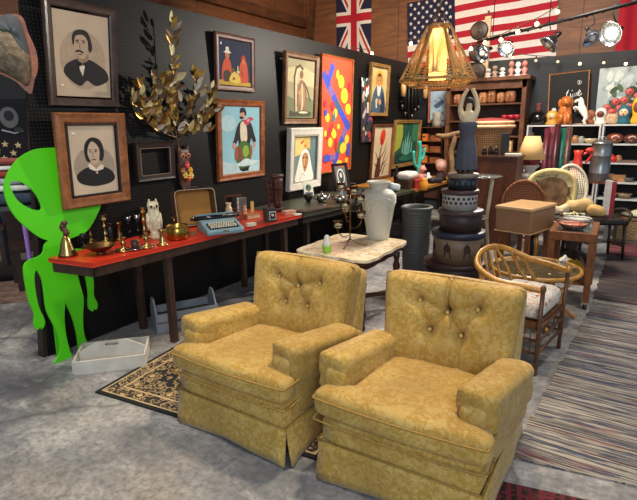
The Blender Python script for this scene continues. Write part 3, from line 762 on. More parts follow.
# haloed saint
a = Art(.56, .66, (198, 178, 122), .15, 4)
a.E((226, 166, 56), .5, .72, .27, .22).E((196, 128, 44), .5, .72, .21, .17)
a.S((66, 92, 110), [(.10, .0), (.14, .34), (.26, .52), (.40, .60), (.62, .60), (.78, .50), (.90, .30), (.94, .0)]).P((36, 48, 66), [(.62, .0), (.9, 0), (.88, .3), (.72, .48), (.66, .3)])
a.S((182, 138, 100), [(.40, .68), (.40, .78), (.5, .85), (.6, .78), (.6, .66), (.5, .56)]).S((214, 206, 190), [(.38, .62), (.42, .42), (.5, .36), (.58, .42), (.63, .62), (.5, .58)]).S((60, 46, 40), [(.38, .74), (.42, .84), (.5, .87), (.59, .84), (.62, .74), (.56, .80), (.44, .80)])
a.E((196, 150, 110), .40, .26, .09, .06, 30).E((196, 150, 110), .60, .24, .09, .06, -30).L((216, 196, 150), [(.36, .3), (.4, .1)], .04).E((40, 30, 28), .45, .72, .02, .012).E((40, 30, 28), .55, .72, .02, .012)
picture('framed_painting', 'gold framed painting of a bearded saint with a yellow halo', (WX+.01, 7.41, 2.165), PR, .64, .76, .05, .05, goldwood, a, R(3))
# red flower
a = Art(.64, .78, (206, 186, 150), .12, 4)
for (pts, wd) in (([(.30, .05), (.36, .4), (.50, .72)], .03), ([(.42, .0), (.44, .3), (.46, .6)], .025), ([(.5, .1), (.66, .4), (.86, .62)], .02), ([(.36, .2), (.26, .4), (.14, .52)], .025), ([(.52, .2), (.72, .3), (.90, .42)], .02), ([(.6, .05), (.7, .2), (.85, .25)], .02), ([(.4, .35), (.62, .5), (.74, .7)], .018), ([(.28, .1), (.2, .25), (.08, .3)], .02)): a.L((56, 34, 28), pts, wd*1.6, True)
a.S((206, 60, 34), [(.38, .66), (.34, .80), (.42, .92), (.56, .95), (.64, .86), (.60, .72), (.5, .64)]).S((150, 34, 26), [(.40, .68), (.46, .82), (.52, .66)]).S((84, 44, 34), [(.18, .0), (.22, .25), (.36, .42), (.46, .28), (.44, 0)])
picture('framed_painting', 'cream painting of a single red flower with dark stems', (WX+.02, 7.54, 1.21), PR, .72, .86, .035, .04, wood((140, 84, 50), (100, 56, 34), scale=(6, 6, 6)), a, R(4))
# green crystal peaks
a = Art(.96, .66, (34, 84, 62), .3, 3)
a.P((160, 168, 60), [(0, .3), (.22, .42), (.3, .7), (.26, 1), (0, 1)]).P((22, 56, 48), [(0, 0), (1, 0), (1, .3), (.6, .2), (.3, .3), (0, .2)]).P((60, 130, 90), [(.7, .6), (1, .5), (1, 1), (.74, 1)])
for (x, y, hh, wd) in ((.34, .25, .35, .07), (.44, .22, .5, .08), (.54, .2, .62, .08), (.64, .22, .48, .08), (.74, .25, .34, .07), (.49, .2, .36, .06), (.6, .2, .34, .06)):
    a.P((78, 150, 130), [(x-wd/2, y), (x+wd/2, y), (x+wd/3, y+hh*.7), (x, y+hh), (x-wd/3, y+hh*.7)]).P((150, 206, 186), [(x-wd/2, y), (x-wd*.15, y), (x, y+hh), (x-wd/3, y+hh*.7)])
a.S((40, 110, 84), [(.2, .1), (.4, .22), (.6, .16), (.8, .22), (.9, .1), (.5, .04)])
picture('framed_painting', 'yellow-framed green painting of pale crystal peaks', (WX+.02, 8.56, 1.31), PR, 1.14, .80, .06, .04, goldwood, a, R(4))
# blue sketch on the back partition
p0, p1 = py_(423, 90, BY), py_(447, 122, BY)
a = Art(.33, .53, (170, 190, 206), .14, 4)
for i in range(14):
    r_ = random.Random(40+i); x, y = .2+.6*r_.random(), .25+.6*r_.random()
    a.L([(96, 120, 146), (224, 232, 236), (60, 80, 104)][i % 3], [(x, y), (x+.12, y+.05*r_.random()), (x+.2, y-.1)], .014)
a.S((84, 106, 130), [(.2, .5), (.4, .6), (.7, .7), (.8, .6), (.6, .5), (.4, .42)])
picture('framed_sketch', 'orange framed pale blue sketch in the far corner under the pendant lamp', (-3.36, BY-.045, 1.97), 0, .41, .62, .035, .03, wood((190, 120, 60), (150, 86, 40), scale=(6, 6, 6)), a, R(3))
# chalkboard sign behind the shelf
a = Art(.56, .80, (14, 13, 14), .1, 3)
wh = (214, 210, 204)
for st in ([(.44, .50), (.48, .60), (.50, .68), (.46, .62), (.46, .52), (.52, .50)], [(.56, .52), (.56, .60)], [(.60, .52), (.62, .59), (.65, .53), (.67, .60), (.70, .54), (.72, .61), (.74, .55)], [(.76, .58), (.82, .62), (.80, .66), (.75, .60), (.78, .54), (.86, .58)]): a.L(wh, st, .012)
a.E(wh, .60, .655, .012, .01)
for i in range(12):
    t_ = 2*pi*i/12; a.E(wh, .78+.05*cos(t_), .80+.035*sin(t_), .008, .006)
a.L(wh, [(.74, .84), (.79, .80), (.76, .77)], .008).E((196, 120, 120), .48, .40, .03, .02).S(wh, [(.30, .36), (.42, .38), (.54, .36), (.58, .33), (.48, .345), (.36, .34)]).E((196, 180, 180), .28, .44, .04, .03).E(wh, .14, .30, .06, .04).E((206, 196, 190), .10, .22, .07, .05).E((180, 170, 166), .2, .16, .08, .06)
p = py_(561, 93, BY-.06)
picture('chalkboard_sign', 'black chalkboard sign with looping white writing, on the shelf top behind figurines', (-1.155, BY-.10, 2.01), 0, .60, .84, .018, .022, wood((190, 130, 76), (150, 96, 50), scale=(6, 6, 6)), a, R(-3), cat='sign', roll=R(-3), wall=False)
# floral canvas
a = Art(.95, .86, (158, 168, 166), .2, 4)
rb = random.Random(11)
for i in range(40): a.E([(176, 184, 180), (140, 152, 152), (190, 194, 186)][i % 3], rb.uniform(.13, .87), rb.uniform(.4, .86), .09, .05, rb.uniform(0, 90))
for i in range(34):
    t_ = rb.random(); x = .22+.6*rb.random(); y = .22+.46*rb.random()
    a.E([(52, 74, 50), (74, 92, 66), (40, 56, 44)][i % 3], x, y, .07, .04, rb.uniform(0, 180))
for (x, y) in ((.16, .30), (.24, .22), (.34, .28), (.28, .40), (.40, .42), (.50, .30), (.46, .56), (.58, .48), (.66, .60), (.72, .40), (.60, .22), (.80, .5), (.36, .20), (.14, .18)):
    a.E((160, 60, 56), x, y, .062, .06).E((206, 104, 92), x-.01, y+.015, .035, .035).E((120, 34, 40), x+.01, y-.01, .018, .018)
t = thing('floral_canvas', 'large pale canvas of pink roses leaning on the wall above the white shelves', 'painting', (-.26, BY-.09, 2.03), (R(-4), R(-1), 0))
a.b.box((0, .022, 0), (.94, .03, .85), M((190, 184, 170), .8)); a.build(t, 'canvas')
# ------------------------------------------------------------------ counters along the pegboard
CZ = .80
mred = M((200, 52, 28), .38, var=.1, scale=5, coat=.2)
legwood = wood((78, 50, 36), (48, 32, 24), scale=(8, 8, 2))
brass = M((182, 148, 92), .26, 1.0, .15, 20); brassd = M((112, 84, 50), .36, 1.0, .2, 20); silver = M((200, 196, 188), .18, 1.0, .08, 12)
cream = M((222, 200, 158), .5, var=.1); blackg = M((16, 15, 17), .2, var=.1, coat=.4); copper = M((170, 96, 62), .3, 1.0, .1, 10)
glass = M((236, 238, 236), .03, var=0, trans=1.0); cobalt = M((30, 42, 140), .08, var=.1, trans=.55, coat=.5)
def slab_table(name, label, poly, top, legs, th=.028, rail=True, railm=None):
    t = thing(name, label, 'table', (0, 0, 0)); railm = railm or legwood
    cx = sum(p[0] for p in poly)/len(poly); cy = sum(p[1] for p in poly)/len(poly); t.location = (cx, cy, 0)
    b = MB(); q = [(x-cx, y-cy) for x, y in poly]
    b.prism(q, th, top, T=Matrix.Translation((0, 0, CZ)) @ Euler((R(-90), 0, 0)).to_matrix().to_4x4())
    # prism lies in XZ and grows along +y: turned so it grows downward
    b.build('tabletop', t, bevel=.003)
    b = MB()
    inset = [(x*(1-.10), y*(1-.02)) for x, y in q]
    for i in range(len(q)):
        a = inset[i]; c = inset[(i+1) % len(q)]; b.bar((a[0], a[1], CZ-th-.035), (c[0], c[1], CZ-th-.035), .022, .07, railm)
    b.build('apron', t)
    for (x, y) in legs:
        b = MB(); b.box((x-cx, y-cy, (CZ-th)/2), (.05, .05, CZ-th), railm); b.build('leg', t, bevel=.003)
    return t
slab_table('counter', 'long narrow red-topped counter on dark wooden legs against the pegboard', [(-3.34, 1.775), (-2.94, 1.84), (-2.77, 4.0), (-3.47, 4.0)], mred, [(-2.965, 2.47), (-3.40, 2.52), (-2.86, 3.82), (-3.40, 3.82)])
slab_table('side_counter', 'dark green-topped table continuing the red counter behind the marble table', [(-3.47, 4.02), (-2.765, 4.02), (-2.50, 6.25), (-3.47, 6.25)], M((52, 56, 38), .4, var=.2, scale=6), [(-2.85, 4.2), (-3.40, 4.2), (-2.58, 6.1), (-3.40, 6.1)], railm=wood((52, 38, 30), (34, 26, 22)))
slab_table('side_counter', 'yellowish oak-topped table farthest along the pegboard, by the hat boxes', [(-3.47, 6.27), (-2.50, 6.27), (-2.42, 8.1), (-3.47, 8.1)], wood((190, 130, 52), (150, 96, 36), scale=(10, 1.5, 10)), [(-2.57, 6.4), (-3.40, 6.4), (-2.50, 7.95), (-3.40, 7.95)], railm=wood((70, 48, 34), (44, 32, 24)))

def on(x, y, z=CZ): return pz(x, y, z)
def C(x, y, dz=.0005): p = on(x, y); return (p.x, p.y, CZ+dz)
# --- brass bell with carved handle
t = thing('hand_bell', 'brass bell with a carved brown handle at the left end of the red counter', 'bell', C(68, 256), R(20))
b = MB(); b.lathe([(.060, 0), (.058, .012), (.046, .05), (.034, .095), (.024, .13), (.012, .145), (0, .148)], brass, 24); b.lathe([(.061, .004), (.063, .01), (.06, .016)], brassd, 24); b.build('bell_body', t)
b = MB(); mcarve = wood((112, 66, 38), (66, 38, 24)); b.tube(spline([(0, 0, .14), (.012, 0, .17), (-.008, 0, .2), (.004, 0, .225)], 5), [.014, .016, .018, .02, .022, .022, .02, .018, .02, .022, .024, .024, .024, .022, .02, .016], mcarve, 10); b.ball((.006, 0, .232), (.024, .02, .018), mcarve); b.ball((-.018, 0, .19), (.012, .012, .02), mcarve); b.build('handle', t)
# --- brass bowl
t = thing('footed_bowl', 'wide shallow brass bowl on the red counter beside the bell', 'bowl', C(101, 254))
b = MB(); b.lathe([(.03, 0), (.034, .006), (.028, .014), (.03, .018), (.062, .03), (.09, .052), (.102, .066), (.105, .068), (.098, .064), (.07, .036), (.03, .024), (0, .022)], brassd, 32); b.build('bowl', t)
# --- candlesticks
def stick(name, label, x, y, h, mat, kind=0, sc=1.0, cat='candlestick', base_rot=0):
    k = [[(.036, 0), (.038, .02), (.030, .05), (.012, .10), (.009, .2), (.016, .26), (.009, .31), (.008, .5), (.017, .56), (.009, .62), (.010, .8), (.022, .86), (.012, .88), (.014, .97), (.024, 1.0), (.010, .99), (0, .97)],
         [(.04, 0), (.042, .05), (.03, .12), (.016, .2), (.024, .35), (.012, .45), (.018, .6), (.012, .75), (.026, .9), (.026, 1), (.014, .98), (0, .9)],
         [(.05, 0), (.055, .08), (.05, .14), (.015, .2), (.011, .45), (.02, .55), (.011, .65), (.016, .95), (.02, 1), (.01, .98), (0, .9)]][kind]
    b = MB(); b.lathe([(r*sc*1.15, z*h*1.2) for r, z in k], mat, 20)
    return single(name, b, label, cat, C(x, y))
stick('candlestick', 'slim brass candlestick standing behind the left side of the brass bowl', 91, 242, .17, brassd, 0)
stick('candlestick', 'slim brass candlestick behind the right side of the brass bowl', 106, 241, .17, brass, 0)
stick('candlestick', 'short brass candlestick right behind the bowl near the pegboard', 120, 240, .12, brassd, 1, .9)
stick('candlestick', 'squat brass chamberstick at the front right of the bowl', 124, 251, .085, brass, 2, 1.0)
stick('candlestick', 'tall turned brass candlestick directly left of the owl', 145, 237, .20, brass, 0, 1.1)
stick('candlestick', 'squat brass candlestick at the counter edge in front of the owl', 147, 248, .10, brass, 2, .85)
stick('candlestick', 'short brass candlestick between the owl and the brass pot', 163, 245, .10, brass, 1, .95)
stick('candlestick', 'thin brass candlestick between the dark bottle and the dark goblets', 117, 234, .15, brass, 0, .9)
b = MB(); b.lathe([(.018, 0), (.02, .01), (.02, .11), (.012, .13), (.022, .14), (.022, .147), (0, .147)], blackg, 16); single('bottle', b, 'narrow dark bottle with a flat stopper among the candlesticks', 'bottle', C(111.5, 241.5))
b = MB(); b.lathe([(.025, 0), (.026, .004), (.005, .012), (.005, .05), (.02, .07), (.022, .1), (.02, .1), (.016, .072), (0, .06)], blackg, 16); single('goblet', b, 'small dark stemmed glass left of the brass bowl', 'goblet', C(84, 247))
for x, y, lab in ((129, 232, 'left of two silver rimmed dark goblets left of the owl'), (138, 231, 'right of two silver rimmed dark goblets left of the owl')):
    b = MB(); b.lathe([(.028, 0), (.028, .004), (.006, .014), (.005, .07), (.018, .085)], blackg, 18); b.lathe([(.018, .085), (.028, .11), (.03, .14), (.027, .14), (.022, .11), (0, .09)], silver, 18)
    single('goblet', b, lab, 'goblet', C(x, y), group='pair of dark goblets')
t = thing('candle_dish', 'silver dish holding a dark glass cup on the red counter', 'dish', C(135.5, 250.5))
b = MB(); b.lathe([(.02, 0), (.035, .006), (.045, .018), (.042, .018), (.03, .01), (0, .008)], silver, 20); b.build('dish', t)
b = MB(); b.lathe([(.022, .01), (.028, .03), (.03, .075), (.027, .075), (.024, .03), (0, .016)], M((80, 50, 44), .1, var=.1, trans=.4), 18); b.build('cup', t)
b = MB(); b.tube([(.045, 0, .015), (.07, 0, .02), (.075, 0, .035), (.055, 0, .04)], .004, silver); b.build('handle', t)
# --- owl
mowl = M((206, 194, 160), .6, var=.45, scale=40, bump=.6, bscale=70)
t = thing('owl_figurine', 'speckled cream owl figurine standing among the brassware', 'figurine', C(156, 239), R(62)); t.scale = (1.18,)*3
b = MB(); b.lathe([(.034, 0), (.036, .02), (.03, .04), (.036, .07), (.042, .11), (.042, .15), (.036, .18), (.034, .2), (.038, .22), (.034, .245), (.02, .252), (0, .25)], mowl, 20)
for s in (-1, 1): b.lathe([(.012, .24), (.004, .268), (0, .27)], mowl, 8, (s*.022, 0, 0)); b.ball((s*.04, .004, .12), (.012, .03, .06), mowl)
b.build('body', t)
for s in (-1, 1): b = MB(); b.ball((s*.015, -.031, .222), (.011, .006, .011), M((60, 46, 30), .3)); b.build('eye', t)
b = MB(); b.lathe([(.006, 0), (0, .016)], brassd, 6, (0, -.036, .218), (R(160), 0, 0)); b.build('beak', t)
# --- brass pot
t = thing('brass_pot', 'round brass pot with a side handle on the red counter left of the typewriter', 'pot', C(178, 239), R(150)); t.scale = (1.15,)*3
b = MB(); b.lathe([(.06, 0), (.072, .012), (.078, .04), (.076, .075), (.068, .09), (.074, .098), (.07, .098), (.064, .09), (.07, .05), (.05, .012), (0, .01)], M((170, 132, 62), .25, 1.0, .25, 14), 28); b.build('body', t)
b = MB(); b.tube(spline([(.07, 0, .09), (.10, 0, .1), (.115, 0, .12), (.09, .01, .135)], 6), .008, brassd); b.build('handle', t)
# --- typewriter
p = C(220, 231, .002)
t = thing('typewriter', 'pale blue portable typewriter with cream keys on the red counter', 'typewriter', p, R(62))
mty = M((124, 152, 158), .42, var=.1, scale=10)
b = MB()
prof = [(-.16, .0), (-.165, .025), (-.155, .04), (-.02, .075), (.02, .09), (.13, .09), (.14, .07), (.14, 0)]
vs = [(s*.155, y, z) for s in (-1, 1) for y, z in prof]; n = len(prof)
b.add(vs, [tuple(range(n)), tuple(reversed(range(n, 2*n)))] + [(i, i+n, (i+1) % n+n, (i+1) % n) for i in range(n)], mty)
b.build('body', t, bevel=.006)
b = MB(); b.box((0, -.085, .062), (.25, .11, .006), M((30, 30, 32), .6), (R(14.5), 0, 0)); kb = b.build('key_well', t)
for r_ in range(4):
    for c_ in range(11):
        b = MB(); b.lathe([(.0075, 0), (.0085, .006), (.007, .009), (0, .009)], M((226, 214, 184), .5, var=.06), 8, (-.11+.0205*c_+.006*(r_ % 2), -.13+.026*r_, .055+.0067*r_))
        b.build('key', kb)
b = MB(); b.tube([(-.19, .09, .105), (.19, .09, .105)], .019, blackg, 14); b.box((0, .12, .11), (.34, .02, .045), mty)
b.build('carriage', t)
for s in (-1, 1): b = MB(); b.tube([(s*.19, .09, .105), (s*.215, .09, .105)], .014, M((30, 28, 28), .5), 12); b.build('platen_knob', t)
b = MB(); b.tube([(-.17, .1, .12), (-.2, .07, .13), (-.21, .03, .12)], .004, silver); b.build('return_lever', t)
b = MB(); b.box((.0, -.162, .03), (.05, .008, .012), silver); b.build('latch', t)
# --- case lid
p = px_(184, 200, WX+.14)
t = thing('typewriter_case', 'open brown typewriter case lid with tan lining, standing behind the typewriter', 'case', (-3.335, p.y, CZ+.001), (R(-8), 0, R(66)))
mcase = M((92, 66, 44), .6, var=.15); b = MB(); W, Hh, dp = .36, .31, .12
def rrect(w, h, r, n=5):
    pts = []
    for cx, cz, a in ((w/2-r, h-r, 0), (-w/2+r, h-r, 90), (-w/2+r, r, 180), (w/2-r, r, 270)): pts += arc(cx, cz, r, a, a+90, n)
    return pts
o_ = rrect(W, Hh, .04); i_ = [(x*.95, (z-Hh/2)*.95+Hh/2) for x, z in rrect(W, Hh, .035)]
b.prism([o_, list(reversed(i_))], dp, mcase, y0=-dp); b.prism(o_, .006, mcase); b.build('shell', t)
b = MB(); b.prism(i_, .003, M((186, 132, 62), .8, var=.12, scale=6), y0=-.005); b.build('lining', t)
b = MB(); b.tube([(-.05, -.06, Hh), (-.045, -.06, Hh+.02), (.045, -.06, Hh+.02), (.05, -.06, Hh)], .007, M((60, 42, 32), .6)); b.build('handle', t)
b = MB(); b.tube([(x, -dp, z) for x, z in o_], .004, M((170, 150, 120), .4), 6, True); b.build('rim', t)
for (x, y, dx, lab) in ((193, 235, .03, 'small wooden block beside the brass pot, left of the typewriter'),):
    t_ = MB(); t_.box((0, 0, .015), (.05, .035, .03), wood((150, 104, 66), (110, 74, 46))); single('wood_block', t_, lab, 'block', C(x, y), R(50), bevel=.002)
# --- middle group
b = MB(); b.lathe([(.03, 0), (.04, .015), (.036, .03), (.03, .035), (.036, .05), (.034, .062), (.022, .07), (.024, .10), (.03, .112), (.026, .112), (0, .09)], cream, 20); single('ceramic_jar', b, 'stacked cream ceramic jar behind the typewriter', 'jar', C(229, 214))
t = thing('slide_viewer', 'grey case with a white edge strip standing upright behind small items', 'case', C(242, 212), R(58))
b = MB(); b.box((0, 0, .075), (.095, .05, .15), M((112, 112, 100), .5, var=.15)); b.build('body', t, bevel=.006)
b = MB(); b.box((-.046, -.027, .08), (.016, .006, .14), M((222, 216, 196), .6)); b.build('edge_strip', t)
for k in range(3): b = MB(); b.ball((-.046, -.031, .03+.05*k), .006, blackg, 8, 6); b.build('button', t)
t = thing('open_box', 'small reddish wooden frame box standing behind the cream jar', 'box', C(236, 211), R(66))
b = MB(); b.prism([[(-.10, 0), (.10, 0), (.09, .16), (-.10, .16)], [(-.085, .015), (-.085, .145), (.078, .145), (.085, .015)]], .03, wood((126, 62, 44), (84, 40, 30)), y0=.04); b.build('frame', t)
b = MB(); b.box((0, 0, .055), (.035, .004, .11), M((226, 198, 120), .7)); single('card', b, 'narrow yellow card standing right of the grey case', 'card', C(252.5, 212), R(60))
b = MB(); b.lathe([(.022, 0), (.024, .01), (.014, .02), (.02, .035), (.022, .05), (.01, .06), (.014, .07), (.012, .084), (0, .088)], M((214, 176, 128), .5), 14); single('figurine', b, 'small tan seated figurine in front of the grey case', 'figurine', C(245, 214))
t = thing('glass_jar', 'small clear glass jar at the counter edge beside the typewriter', 'jar', C(239, 221)); b = MB(); b.lathe([(.02, 0), (.024, .005), (.024, .04), (.016, .05), (.018, .058), (.015, .058), (.013, .05), (.021, .038), (.02, .008), (0, .006)], glass, 18); b.build('jar', t); b = MB(); b.lathe([(.019, .058), (.019, .066), (0, .068)], silver, 16); b.build('lid', t)
t = thing('book', 'thick tan book lying flat on the red counter behind the white box', 'book', C(252, 218), R(64)); b = MB(); b.box((0, 0, .02), (.13, .09, .032), M((222, 196, 150), .8)); b.build('pages', t); b = MB(); b.box((0, 0, .038), (.138, .098, .005), M((172, 116, 68), .6)); b.box((0, 0, .002), (.138, .098, .004), M((172, 116, 68), .6)); b.box((-.069, 0, .02), (.005, .098, .04), M((172, 116, 68), .6)); b.build('cover', t)
b = MB(); b.box((0, 0, .014), (.085, .05, .028), M((222, 206, 176), .7)); single('small_box', b, 'small white box at the counter edge in front of the tan book', 'box', C(251, 226), R(62), bevel=.002)
t = thing('box_camera', 'dark box camera with a pale square front plate on the red counter', 'camera', C(270, 221), R(52))
b = MB(); b.box((0, 0, .062), (.10, .12, .124), M((52, 50, 46), .55, var=.2, scale=40, bump=.2)); b.build('body', t, bevel=.004)
b = MB(); b.box((.012, -.062, .06), (.062, .006, .075), M((206, 200, 186), .5)); f = b.build('front_plate', t)
b = MB(); b.box((.012, -.066, .058), (.048, .004, .058), blackg); b.build('shutter_plate', f); b = MB(); b.lathe([(.014, 0), (.016, .006), (.010, .006), (0, .003)], silver, 16, (.012, -.068, .062), (R(90), 0, 0)); b.build('lens', f)
b = MB(); b.tube([(0, -.04, .124), (0, -.035, .134), (0, .035, .134), (0, .04, .124)], .004, blackg); b.build('strap', t)
# carved wooden mask on stand
mk = wood((96, 50, 38), (58, 30, 26), scale=(8, 8, 8)); t = thing('carved_mask', 'tall carved reddish-brown mask standing against the pegboard right of the dancing man painting', 'carving', C(278, 212, .006), (R(4), 0, R(64)))
b = MB(); b.soft((0, .02, .19), (.13, .06, .30), mk, .03, (10, 6, 14), None, lambda p: (p.x*(.62+.9*(p.z+.15)), p.y-.02*cos(p.x*20), p.z)); b.soft((0, 0, .02), (.09, .09, .04), mk, .01); b.build('face', t)
b = MB(); b.prism([(-.10, .06), (-.075, .05), (-.06, .30), (-.10, .36), (-.13, .33)], .02, mk, y0=.01)
for k in range(4): b.prism([(-.115+.008*k, .29-.06*k), (-.085+.006*k, .31-.06*k), (-.08+.006*k, .285-.06*k)], .006, M((20, 14, 14), .6), y0=.003)
b.build('side_panel', t)
b = MB(); b.prism([(-.02, .14), (.02, .14), (.012, .25), (-.012, .25)], .03, mk, y0=-.045); b.build('nose', t)
for s in (-1, 1): b = MB(); b.ball((s*.03, -.026, .23), (.018, .008, .01), M((24, 16, 16), .5), 10, 6); b.build('eye', t)
b = MB(); b.ball((0, -.022, .10), (.028, .008, .012), M((150, 96, 80), .5)); b.build('mouth', t)
b = MB(); b.lathe([(.07, .0), (.075, .03), (.06, .04), (0, .04)], mk, 12, (0, .02, .335), None, 1, .5); b.build('headdress', t)
b = MB(); b.box((0, 0, .018), (.13, .07, .036), M((206, 160, 130), .7)); single('small_box', b, 'flat pinkish box on the red counter below the carved mask', 'box', C(289, 214), R(68), bevel=.002)
b = MB(); b.box((0, 0, .008), (.40, .15, .014), wood((90, 70, 56), (56, 42, 34)), None, 1.05); b.box((0, 0, .014), (.34, .11, .008), M((64, 50, 42), .5)); single('wooden_tray', b, 'long flat dark wooden tray where red and green counters meet', 'tray', C(313, 210), R(80))
b = MB(); b.box((0, 0, .006), (.08, .05, .012), M((236, 228, 214), .8)); single('paper_stack', b, 'small white paper stack on the red counter before the wooden tray', 'paper', C(297, 215), R(70))
# silver pots
def kettle(label, x, y, sc, rz):
    t = thing('silver_teapot', label, 'teapot', C(x, y), rz)
    b = MB(); b.lathe([(r*sc, z*sc) for r, z in [(.04, 0), (.06, .012), (.072, .045), (.066, .08), (.04, .098), (.03, .1)]], silver, 24); b.build('body', t)
    b = MB(); b.lathe([(r*sc, z*sc) for r, z in [(.036, .098), (.03, .106), (.008, .112), (.006, .118), (.011, .125), (.008, .132), (0, .134)]], silver, 18); b.build('lid', t)
    b = MB(); b.tube([tuple(v*sc for v in q) for q in spline([(.06, 0, .04), (.09, 0, .06), (.1, 0, .09), (.115, 0, .1)], 4)], [.016*sc-.0008*i*sc for i in range(13)], silver); b.build('spout', t)
    b = MB(); b.tube([tuple(v*sc for v in q) for q in spline([(-.062, 0, .075), (-.1, 0, .08), (-.105, 0, .05), (-.068, 0, .03)], 5)], .006*sc, blackg); b.build('handle', t)
kettle('round silver teapot below the white framed print, left of the pair', 322, 202, .9, R(40)); kettle('round silver teapot right of the pair, before the small painted card', 340, 202.5, .85, R(20))
b = MB(); b.lathe([(.02, 0), (.03, .02), (.05, .05), (.06, .09), (.054, .09), (.04, .05), (0, .03)], M((70, 60, 54), .35, .6), 18); single('dark_bowl', b, 'small dark metal bowl left of the silver teapots', 'bowl', C(308.5, 202))
a = Art(.15, .20, (206, 204, 186), .1, 8); a.P((60, 76, 130), [(.1, .1), (.9, .1), (.9, .3), (.1, .35)]).E((66, 96, 84), .5, .6, .3, .2).E((40, 60, 60), .4, .66, .12, .1).L((120, 90, 70), [(.5, .1), (.5, .6)], .02)
t = thing('small_picture', 'small unframed painted panel leaning below the abstract painting', 'picture', (-3.36, on(329, 200).y+.05, CZ+.102), (R(-10), 0, R(76))); a.build(t, 'panel')
b = MB(); b.lathe([(.02, 0), (.03, .01), (.034, .04), (.022, .07), (.02, .085), (.012, .1), (0, .102)], M((70, 110, 160), .3, coat=.5), 16); b.tube([(.01, 0, .09), (.03, 0, .088), (.036, 0, .086)], [.008, .005, .002], M((70, 110, 160), .3, coat=.5)); single('bird_figurine', b, 'light blue glass bird figurine before the small painted panel', 'figurine', C(341, 200), R(40))
t = thing('copper_basket', 'copper basket with a tall dark hoop handle behind the candle tree', 'basket', C(352, 198), R(50))
b = MB(); b.lathe([(.045, 0), (.055, .03), (.07, .09), (.075, .11), (.07, .11), (.05, .03), (0, .01)], copper, 20); b.build('bowl', t); b = MB(); b.tube([(cos(R(a_))*.075, 0, .105+sin(R(a_))*.07) for a_ in range(0, 181, 15)], .006, M((60, 30, 26), .5)); b.build('handle', t)
for i, (x, y, h, r_, lab) in enumerate(((357, 203, .10, .028, 'leftmost cobalt blue glass bottle beside the white vase'), (363, 201, .13, .03, 'middle and tallest cobalt blue glass bottle beside the white vase'), (369, 203, .09, .034, 'rightmost cobalt blue glass bottle beside the white vase'))):
    b = MB(); b.lathe([(r_*.9, 0), (r_, .01), (r_, h*.55), (r_*.4, h*.75), (r_*.4, h*.92), (r_*.55, h*.95), (r_*.5, h), (0, h)], cobalt, 16); single('glass_bottle', b, lab, 'bottle', C(x, y), group='cobalt glass bottles')
a = Art(.20, .27, (90, 90, 84), .15, 8); a.E((196, 194, 186), .5, .52, .36, .38).E((58, 56, 56), .5, .52, .28, .31).E((190, 186, 178), .5, .58, .10, .13).S((40, 38, 40), [(.28, .3), (.4, .44), (.6, .44), (.72, .3), (.5, .22)])
picture('oval_photograph', 'black framed oval photograph standing behind the white vase', (-3.36, on(368, 196).y+.02, CZ+.185), R(78), .29, .36, .035, .025, M((24, 22, 22), .3, coat=.3), a, R(-12), wall=False)
bpy.data.objects['oval_photograph'].location = (-3.34, 5.78, CZ+.185)
# --- far table
t = thing('domed_box', 'white domed lid box on a brown base under the green painting', 'box', C(407.5, 188, .002), R(84))
b = MB(); b.box((0, 0, .06), (.28, .20, .12), M((70, 48, 38), .5)); b.build('base', t, bevel=.006); b = MB(); b.soft((0, 0, .17), (.29, .21, .11), M((214, 208, 194), .5, var=.06), .06, 8); b.build('lid', t)
b = MB(); b.lathe([(.04, 0), (.045, .01), (.045, .16), (.018, .2), (.018, .25), (.022, .27), (0, .27)], blackg, 16); single('bottle', b, 'tall black bottle left of the domed white box', 'bottle', C(396.5, 184))
b = MB(); b.soft((0, 0, .055), (.18, .15, .10), M((160, 166, 168), .4, var=.15), .03, 6, (0, R(12), 0)); single('grey_pouch', b, 'crumpled silver grey pouch lying right of the white vase', 'pouch', C(392, 192, .012), R(70))
t = thing('toy_figure', 'pink toy animal standing right of the domed white box', 'toy', C(420.5, 184.5, .003), R(80)); t.scale = (.8,)*3
mp = M((226, 150, 140), .5); b = MB(); b.ball((0, 0, .13), (.07, .08, .1), mp); b.ball((0, -.03, .27), (.065, .06, .06), mp)
for s in (-1, 1): b.ball((s*.045, -.03, .32), (.02, .012, .03), mp); b.tube([(s*.03, -.02, .08), (s*.035, -.03, 0)], [.025, .022], mp); b.tube([(s*.06, -.03, .18), (s*.09, -.06, .12)], [.02, .016], mp)
b.build('body', t); b = MB(); b.ball((0, -.09, .265), (.025, .02, .02), M((206, 110, 110), .5)); b.build('snout', t)
b = MB(); b.box((0, 0, .06), (.08, .08, .12), M((196, 50, 36), .5)); single('toy_block', b, 'red toy block at the foot of the pink toy', 'block', C(417.5, 188.5), R(20), bevel=.005)
b = MB(); b.lathe([(.05, 0), (.06, .02), (.055, .1), (.035, .13), (.04, .15), (0, .16)], M((232, 150, 40), .45), 16); single('toy_jar', b, 'orange toy jar at the table edge before the pink toy', 'toy', C(423.5, 190))
t = thing('teal_statue', 'teal branching statue behind the pink toy, beside the green painting', 'statue', C(418, 182), R(60)); mt_ = M((60, 176, 156), .45)
b = MB(); b.tube(spline([(0, 0, .02), (0, 0, .2), (.02, 0, .42), (.0, 0, .6)], 5), [.03]*16, mt_); b.tube(spline([(0, 0, .2), (-.08, 0, .28), (-.1, 0, .46)], 5), .022, mt_); b.tube(spline([(0, 0, .3), (.08, 0, .36), (.1, 0, .5)], 5), .02, mt_); b.build('body', t); b = MB(); b.lathe([(.08, 0), (.08, .02), (.03, .04), (0, .04)], mt_, 16); b.build('base', t)
